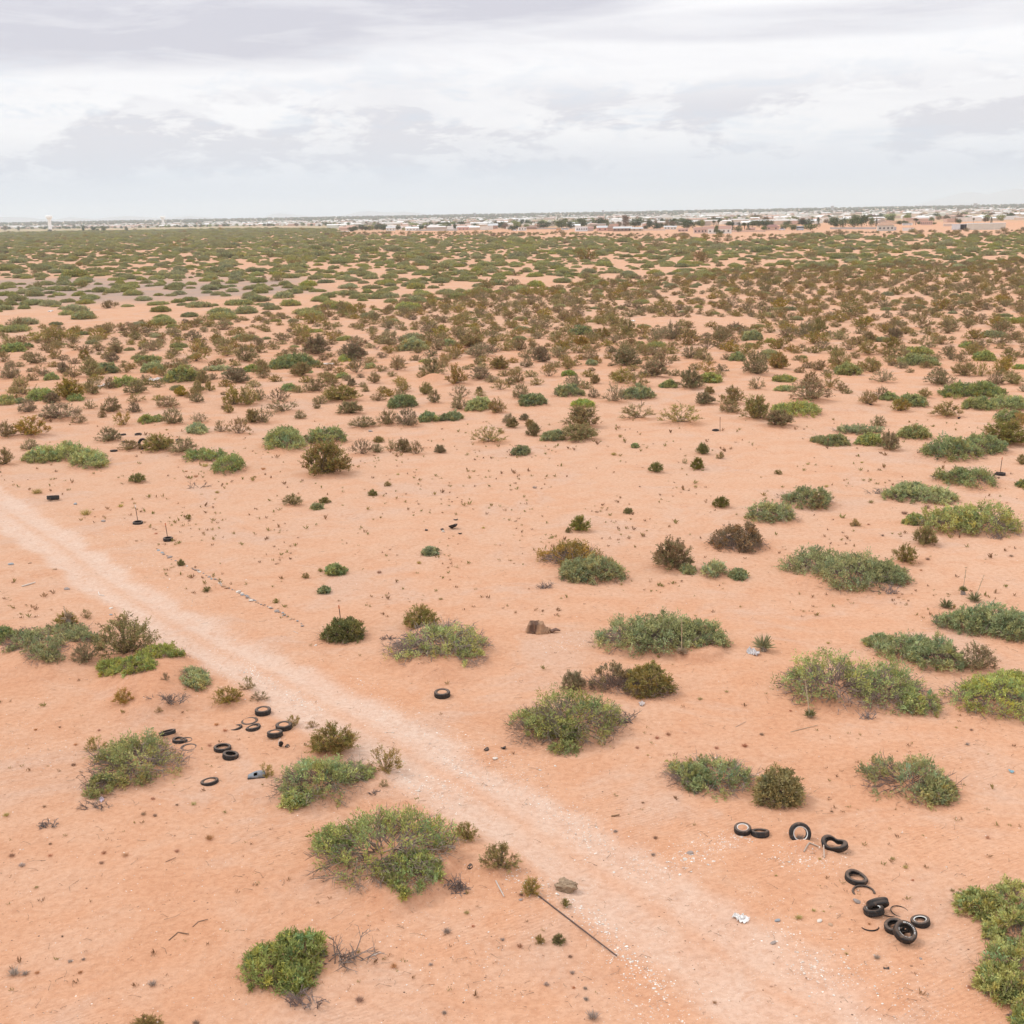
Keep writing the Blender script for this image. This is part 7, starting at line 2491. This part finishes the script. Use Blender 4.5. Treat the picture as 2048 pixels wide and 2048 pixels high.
for root, u, v, kw, W in TREES:
    for mu, mt in sorted(marks, key=lambda q: abs(q[0] - u)):
        d_ = u - mu
        side = 'straight above' if abs(d_) < 4 else ('just right of' if 0 < d_ < 22 else 'just left of' if -22 < d_ < 0 else 'well right of' if d_ > 0 else 'well left of')
        done = False
        for szw in (('tall ' if W > 14 else 'small ' if W < 7 else ''), 'narrow ', 'fuller ', 'rounder ', 'lower '):
            lab = '%s%s %s %s' % (szw, kw, side, mt)
            if lab not in seen:
                done = True
                break
        if done:
            break
    seen[lab] = 1
    root['label'] = lab

# water towers


def water_tower(u, vtop, vbase, dist_km, capw, label, legs=False, tint_=(.93, .92, .91)):
    dd = px_dir(np.array([float(u)]), np.array([float(vtop)]))[0]
    s_ = dist_km * 1000 / math.hypot(dd[0], dd[1])
    x, y, zt = dd[0] * s_, dd[1] * s_, CAM_H + dd[2] * s_
    z = float(base_h(x, y))
    H = zt - z
    k = depth_of(x, y) / F_PX
    cw = capw * k / 2
    root = empty('water_tower', (x, y, z))
    ns_ = 20

    def lathe(prof):
        V = [(r_ * math.cos(2 * math.pi * i / ns_), r_ * math.sin(2 * math.pi * i / ns_), h_) for (r_, h_) in prof for i in range(ns_)]
        F_ = [(a_ * ns_ + i, a_ * ns_ + (i + 1) % ns_, (a_ + 1) * ns_ + (i + 1) % ns_, (a_ + 1) * ns_ + i) for a_ in range(len(prof) - 1) for i in range(ns_)]
        return np.array(V), np.array(F_)
    v1, f1 = lathe([(cw * .62, -1), (cw * .52, H * .25), (cw * .50, H * .62), (cw * .62, H * .74)])
    obj('stem', build_mesh('tower_stem', [(v1, f1, 0, tint_, True)], [WALLM]), root)
    v1, f1 = lathe([(cw * .62, H * .74), (cw * .98, H * .82), (cw, H * .86), (cw, H * .95), (cw * .85, H * .99), (.05, H)])
    obj('tank', build_mesh('tower_tank', [(v1, f1, 0, tint_, True)], [WALLM]), root)
    tag(root, label, 'water tower', 'water towers on the horizon')


water_tower(97.5, 430.5, 455, 4.4, 12.5, 'nearest tall white water tower at the far left')
water_tower(325, 432, 450, 5.6, 10, 'second white water tower, shorter, left of centre')
water_tower(949, 425.5, 436, 8.0, 5.5, 'tiny grey water tower above the brick house', tint_=(.42, .42, .45))
water_tower(1206, 420.5, 430, 8.4, 5.5, 'tiny grey water tower above the ribbed white building', tint_=(.42, .42, .45))
water_tower(1665, 411.5, 423, 8.0, 7.5, 'grey water tower beside the refinery domes', tint_=(.46, .45, .47))
water_tower(1951, 406, 416, 8.2, 7.5, 'grey water tower above the big beige metal building', tint_=(.46, .45, .47))

# oil tanks
tk = [(1368, 1382), (1383, 1400), (1403, 1416), (1416, 1430), (1431, 1447), (1447, 1465), (1466, 1485), (1488, 1498), (1505, 1517), (1522, 1537), (1539, 1555), (1556, 1571), (1574, 1595)]
ordn = ['first', 'second', 'third', 'fourth', 'fifth', 'sixth', 'seventh', 'eighth', 'ninth', 'tenth', 'eleventh', 'twelfth', 'last']
for i, (a_, c_) in enumerate(tk):
    u = (a_ + c_) / 2
    vt = 426.0 - (u - 1368) * .0145
    dd = px_dir(np.array([u]), np.array([vt]))[0]
    s_ = (5050 + 110 * (i % 3)) / math.hypot(dd[0], dd[1])
    x, y = dd[0] * s_, dd[1] * s_
    z = float(base_h(x, y))
    k = depth_of(x, y) / F_PX
    rr, H = (c_ - a_) * k / 2, max(CAM_H + dd[2] * s_ - z, 8)
    prof = [(rr, -1), (rr, H * .92), (rr * .96, H * .93), (.1, H)]
    ns_ = 28
    root = empty('oil_tank', (x, y, z))
    V = np.array([(q[0] * math.cos(2 * math.pi * j / ns_), q[0] * math.sin(2 * math.pi * j / ns_), q[1]) for q in prof for j in range(ns_)])
    F_ = np.array([(a * ns_ + j, a * ns_ + (j + 1) % ns_, (a + 1) * ns_ + (j + 1) % ns_, (a + 1) * ns_ + j) for a in range(1) for j in range(ns_)])
    obj('wall', build_mesh('tank_wall', [(V, F_, 0, (.80, .79, .77), True)], [WALLM]), root)
    F_ = np.array([(a * ns_ + j, a * ns_ + (j + 1) % ns_, (a + 1) * ns_ + (j + 1) % ns_, (a + 1) * ns_ + j) for a in range(1, 3) for j in range(ns_)])
    obj('roof', build_mesh('tank_roof', [(V, F_, 0, (.82, .81, .80))], [WALLM]), root)
    tag(root, '%s white oil tank of the long row, counted from the left' % ordn[i], 'tank', 'oil tanks')

# pylons and masts
for u, vt, vb, km, lab in ((757, 432.5, 447, 3.2, 'thin dark power pole above the dark twin trees'), (782, 432, 447, 3.0, 'power pole above the white house between round trees'), (794, 432, 440, 4.4, 'short power pole right of the taller two'),
                           (825.5, 433, 437, 6.5, 'first of two tiny masts on the skyline'), (831, 432, 437, 6.5, 'second of two tiny masts on the skyline'), (1236, 419, 430, 6.0, 'hair-thin radio mast above the wide brown house'), (1545, 432, 447, 2.4, 'brown power pole above the dark red hipped roof')):
    dd = px_dir(np.array([float(u)]), np.array([float(vt)]))[0]
    s_ = km * 1000 / math.hypot(dd[0], dd[1])
    x, y = dd[0] * s_, dd[1] * s_
    z = float(base_h(x, y))
    H = CAM_H + dd[2] * s_ - z
    root = empty('power_pole', (x, y, z))
    vq, fq, ft = polytube([(0, 0, -1), (0, 0, H)], [.7, .45], 6)
    obj('shaft', build_mesh('pole_shaft', [(vq, fq, 0, (.20, .16, .15)), (vq, ft, 0, (.2, .16, .15))], [WOOD]), root)
    vq, fq, ft = polytube([(-2.2, 0, H * .93), (2.2, 0, H * .93)], .3, 6)
    obj('cross_arm', build_mesh('pole_arm', [(vq, fq, 0, (.20, .16, .15)), (vq, ft, 0, (.2, .16, .15))], [WOOD]), root)
    tag(root, lab, 'pole', 'power poles')

# low block walls before the houses
for i, (a_, c_, v_, lab) in enumerate(((1058, 1140, 458.5, 'long grey block wall in front of the brown house'), (1284, 1330, 461, 'pale block wall beside the tan house'), (1462, 1530, 464, 'pinkish block wall below the small red house'), (1660, 1752, 458.5, 'grey block wall under the tall trees'), (832, 915, 461.5, 'grey block wall between the long white and the pink house'))):
    x0, y0, k, z = far_place(a_, v_)
    x1, y1, _, _ = far_place(c_, v_)
    L = math.hypot(x1 - x0, y1 - y0)
    vv, ff = boxv(0, 0, -.2, L, .3, 1.9)
    o = obj('block_wall', build_mesh('block_wall', [(vv, ff, 0, [(.42, .38, .35), (.62, .50, .42), (.60, .44, .36), (.45, .42, .40), (.44, .41, .39)][i])], [WALLM]), None, (x0, y0, z))
    o.rotation_euler = (0, 0, math.atan2(y1 - y0, x1 - x0))
    tag(o, lab, 'wall', 'block walls', 'thing')

# town beyond: up to 300 houses one by one, the rest a mass; and the far trees


def hv(W, D, H, kind, wall, roof):
    vv, ff = boxv(-W / 2, -D / 2, -.3, W / 2, D / 2, H)
    V = np.array([(-W / 2 - .3, -D / 2 - .3, H + .02), (W / 2 + .3, -D / 2 - .3, H + .02), (W / 2 + .3, D / 2 + .3, H + .02), (-W / 2 - .3, D / 2 + .3, H + .02), (-W / 2 - .3, 0, H + kind), (W / 2 + .3, 0, H + kind)])
    return [(vv, ff, 0, wall), (V, np.array([(0, 1, 5, 4), (2, 3, 4, 5)]), 1, roof), (V, np.array([(0, 4, 3), (1, 2, 5)]), 1, wall)]


HOUSES = []
walls = [(.80, .78, .74), (.78, .74, .68), (.62, .50, .40), (.72, .62, .52), (.60, .42, .34), (.84, .83, .82), (.50, .42, .36)]
roofs = [(.80, .79, .77), (.74, .72, .70), (.56, .36, .28), (.60, .56, .52), (.50, .46, .44), (.84, .83, .82)]
for i in range(18):
    HOUSES.append(build_mesh('town_house', hv(random.uniform(12, 34), random.uniform(9, 14), random.uniform(3.2, 5.5), random.choice([.4, 1.6, 2.0, .4]), random.choice(walls), random.choice(roofs)), [WALLM, ROOFM]))
hc = bpy.data.collections.new('town_house_kinds')
for i, me in enumerate(HOUSES):
    hc.objects.link(bpy.data.objects.new('town_house_kind_%02d' % i, me))
a = rng.uniform(-R(27), R(27), 9000)
r = np.sqrt(rng.uniform(1500 ** 2, 7000 ** 2, 9000))
x, y = r * np.sin(a), r * np.cos(a)
u, v = proj(x, y, base_h(x, y))
ok = (v < town_v(u) - 5) & (r > 1700)
# pale green airfield strip on the right stays open
field = (u > 1060) & (r > 2900) & (r < 4700)
ok &= ~(field & (rng.uniform(size=9000) < .88))
ok &= rng.uniform(size=9000) < np.where(u < 900, .95, .60)
x, y, u, v, r = x[ok], y[ok], u[ok], v[ok], r[ok]
k = thin(x, y, np.full(len(x), 30.0))
x, y, u, v, r = x[k], y[k], u[k], v[k], r[k]
z = base_h(x, y)
order = np.argsort(r)
ind = order[:170]
for i in ind:
    o = bpy.data.objects.new('town_house', random.choice(HOUSES))
    col.objects.link(o)
    o.location = (x[i], y[i], z[i])
    o.rotation_euler = (0, 0, random.choice([0, 1.57]) + random.uniform(-.2, .2))
    tag(o, 'pale low house among its likes in the bright town along the horizon', 'house', 'far pale houses of the town')
rest = order[170:]
n = len(rest)
s_ = rng.uniform(.75, 1.45, n)
o = gn_scatter('far_town', x[rest], y[rest], z[rest], np.column_stack([s_ * 1.15, s_, s_ * 1.1]), np.column_stack([np.zeros((n, 2)), rng.choice([0, 1.57], n)]), rng.integers(0, 18, n), hc)
tag(o, 'mass of pale roofs of the far town', 'town', None, 'stuff')

tcl = bpy.data.collections.new('far_tree_kinds')
i_ = 0
for kk_ in ('dark', 'green', 'brown', 'light'):
    for cm, tm in TP[kk_]:
        tcl.objects.link(bpy.data.objects.new('far_tree_kind_%02d' % i_, cm))
        i_ += 1
N_ = 13000
a = rng.uniform(-R(28), R(28), N_)
r = np.concatenate([np.sqrt(rng.uniform(1700 ** 2, 5600 ** 2, N_ // 5)), np.sqrt(rng.uniform(5600 ** 2, 10500 ** 2, N_ - N_ // 5))])
x, y = r * np.sin(a), r * np.cos(a)
u, v = proj(x, y, base_h(x, y))
ok = (v < town_v(u) - 4)
field = (u > 1060) & (r > 2900) & (r < 5000)
ok &= ~(field & (rng.uniform(size=N_) < .93))
x, y, r = x[ok], y[ok], r[ok]
n = len(x)
h_ = rng.uniform(5, 11, n) * np.where(r > 5600, 1.1, 1.0)
o = gn_scatter('far_trees', x, y, base_h(x, y) - h_ * .12, np.column_stack([h_ * 1.2, h_ * 1.2, h_]), np.column_stack([np.zeros((n, 2)), rng.uniform(0, 6.28, n)]),
               np.where(r > 5600, rng.integers(3, 9, n), rng.integers(1, 12, n)), tcl)
tag(o, 'dark belt of far trees along the horizon', 'trees', None, 'stuff')

# mountains far behind


def range_of(pts, km, label):
    V, F_ = [], []
    n_ = len(pts)
    for (u, v) in pts:
        dd = px_dir(np.array([float(u)]), np.array([float(v)]))[0]
        s_ = km * 1000 / math.hypot(dd[0], dd[1])
        top = max(CAM_H + dd[2] * s_, 36)
        ux_, uy_ = dd[0] / math.hypot(dd[0], dd[1]), dd[1] / math.hypot(dd[0], dd[1])
        for q, hh in ((-3000, 20), (-1400, 34 + (top - 34) * .45), (0, top), (2500, 20)):
            V.append((ux_ * (km * 1000 + q), uy_ * (km * 1000 + q), hh))
    for i in range(n_ - 1):
        for j in range(3):
            F_.append((i * 4 + j, i * 4 + j + 1, (i + 1) * 4 + j + 1, (i + 1) * 4 + j))
    o = obj('mountains', build_mesh('mountains', [(np.array(V), np.array(F_), 0, (.40, .38, .37), True)], [STONE]))
    tag(o, label, None, None, 'structure')


range_of([(-120, 440), (-40, 434), (20, 434), (60, 435), (80, 438), (110, 439), (140, 434), (165, 436), (190, 438), (225, 434), (250, 432), (290, 434), (320, 436), (345, 435), (380, 432), (420, 435), (450, 438), (480, 437), (510, 435), (540, 441)], 24, 'faint blue mountain range at the far left')
range_of([(515, 440), (530, 433), (545, 428), (560, 426), (585, 429), (620, 432), (660, 435), (690, 430), (715, 424), (738, 422), (765, 424), (790, 425), (808, 423), (830, 425), (860, 430), (890, 434), (930, 438)], 25, 'faint blue mountain hump left of centre')
range_of([(1820, 412), (1860, 402), (1895, 393), (1925, 385), (1945, 384), (1975, 388), (2000, 383), (2030, 377), (2070, 380), (2120, 392), (2180, 405)], 34, 'faint blue mountain at the far right')

# ------------------------------------------------------------------ haze
vv, ff = boxv(-47000, -47000, -4, 47000, 47000, 540)
hm, hb = new_mat('haze')
pv = hb.n('ShaderNodeVolumePrincipled')
pv.inputs['Color'].default_value = (.83, .915, 1.0, 1)
pv.inputs['Density'].default_value = 6.0e-5
pv.inputs['Anisotropy'].default_value = 0.2
ho = hb.n('ShaderNodeOutputMaterial')
hb.link(pv.outputs[0], ho.inputs['Volume'])
o = obj('haze', build_mesh('haze', [(vv, ff, 0, (1, 1, 1))], [hm]))
tag(o, 'thin pale haze in the air', 'haze', None, 'stuff')
# ------------------------------------------------------------------ labels for the shrubs without one: placed by what they stand beside
used = {t['label'].lower() for t in THINGS if t['label']}
refs = [t for t in THINGS if t['ref']]
for t in THINGS:
    if t['label']:
        continue
    cand = sorted((q for q in refs if q is not t), key=lambda q: math.hypot(q['u'] - t['u'], 1.6 * (q['v'] - t['v'])))
    done = None
    for rank, q in enumerate(cand[:14]):
        dx_, dy_ = t['u'] - q['u'], t['v'] - q['v']
        gap_ = math.hypot(dx_, 1.6 * dy_)
        if abs(dx_) > 1.3 * abs(dy_):
            side = 'to the right of' if dx_ > 0 else 'to the left of'
        else:
            side = 'in front of' if dy_ > 0 else 'behind'
        far = 'close' if gap_ < 70 else ('' if gap_ < 170 else 'well')
        for words_ in ((t['size'], t['word'], far, side, q['ref']),):
            lab = ' '.join(w_ for w_ in words_ if w_).replace('well in front of', 'some way in front of').replace('close in front of', 'just in front of')
            lab = lab.replace('close behind', 'just behind').replace('close to the', 'just to the').replace('well to the', 'some way to the')
            if len(lab.split()) <= 16 and lab.lower() not in used:
                done = lab
                break
        if done:
            break
    if not done:
        done = '%s %s among the scattered bushes' % (t['size'], t['word'])
    used.add(done.lower())
    t['label'] = done
    t['o']['label'] = done
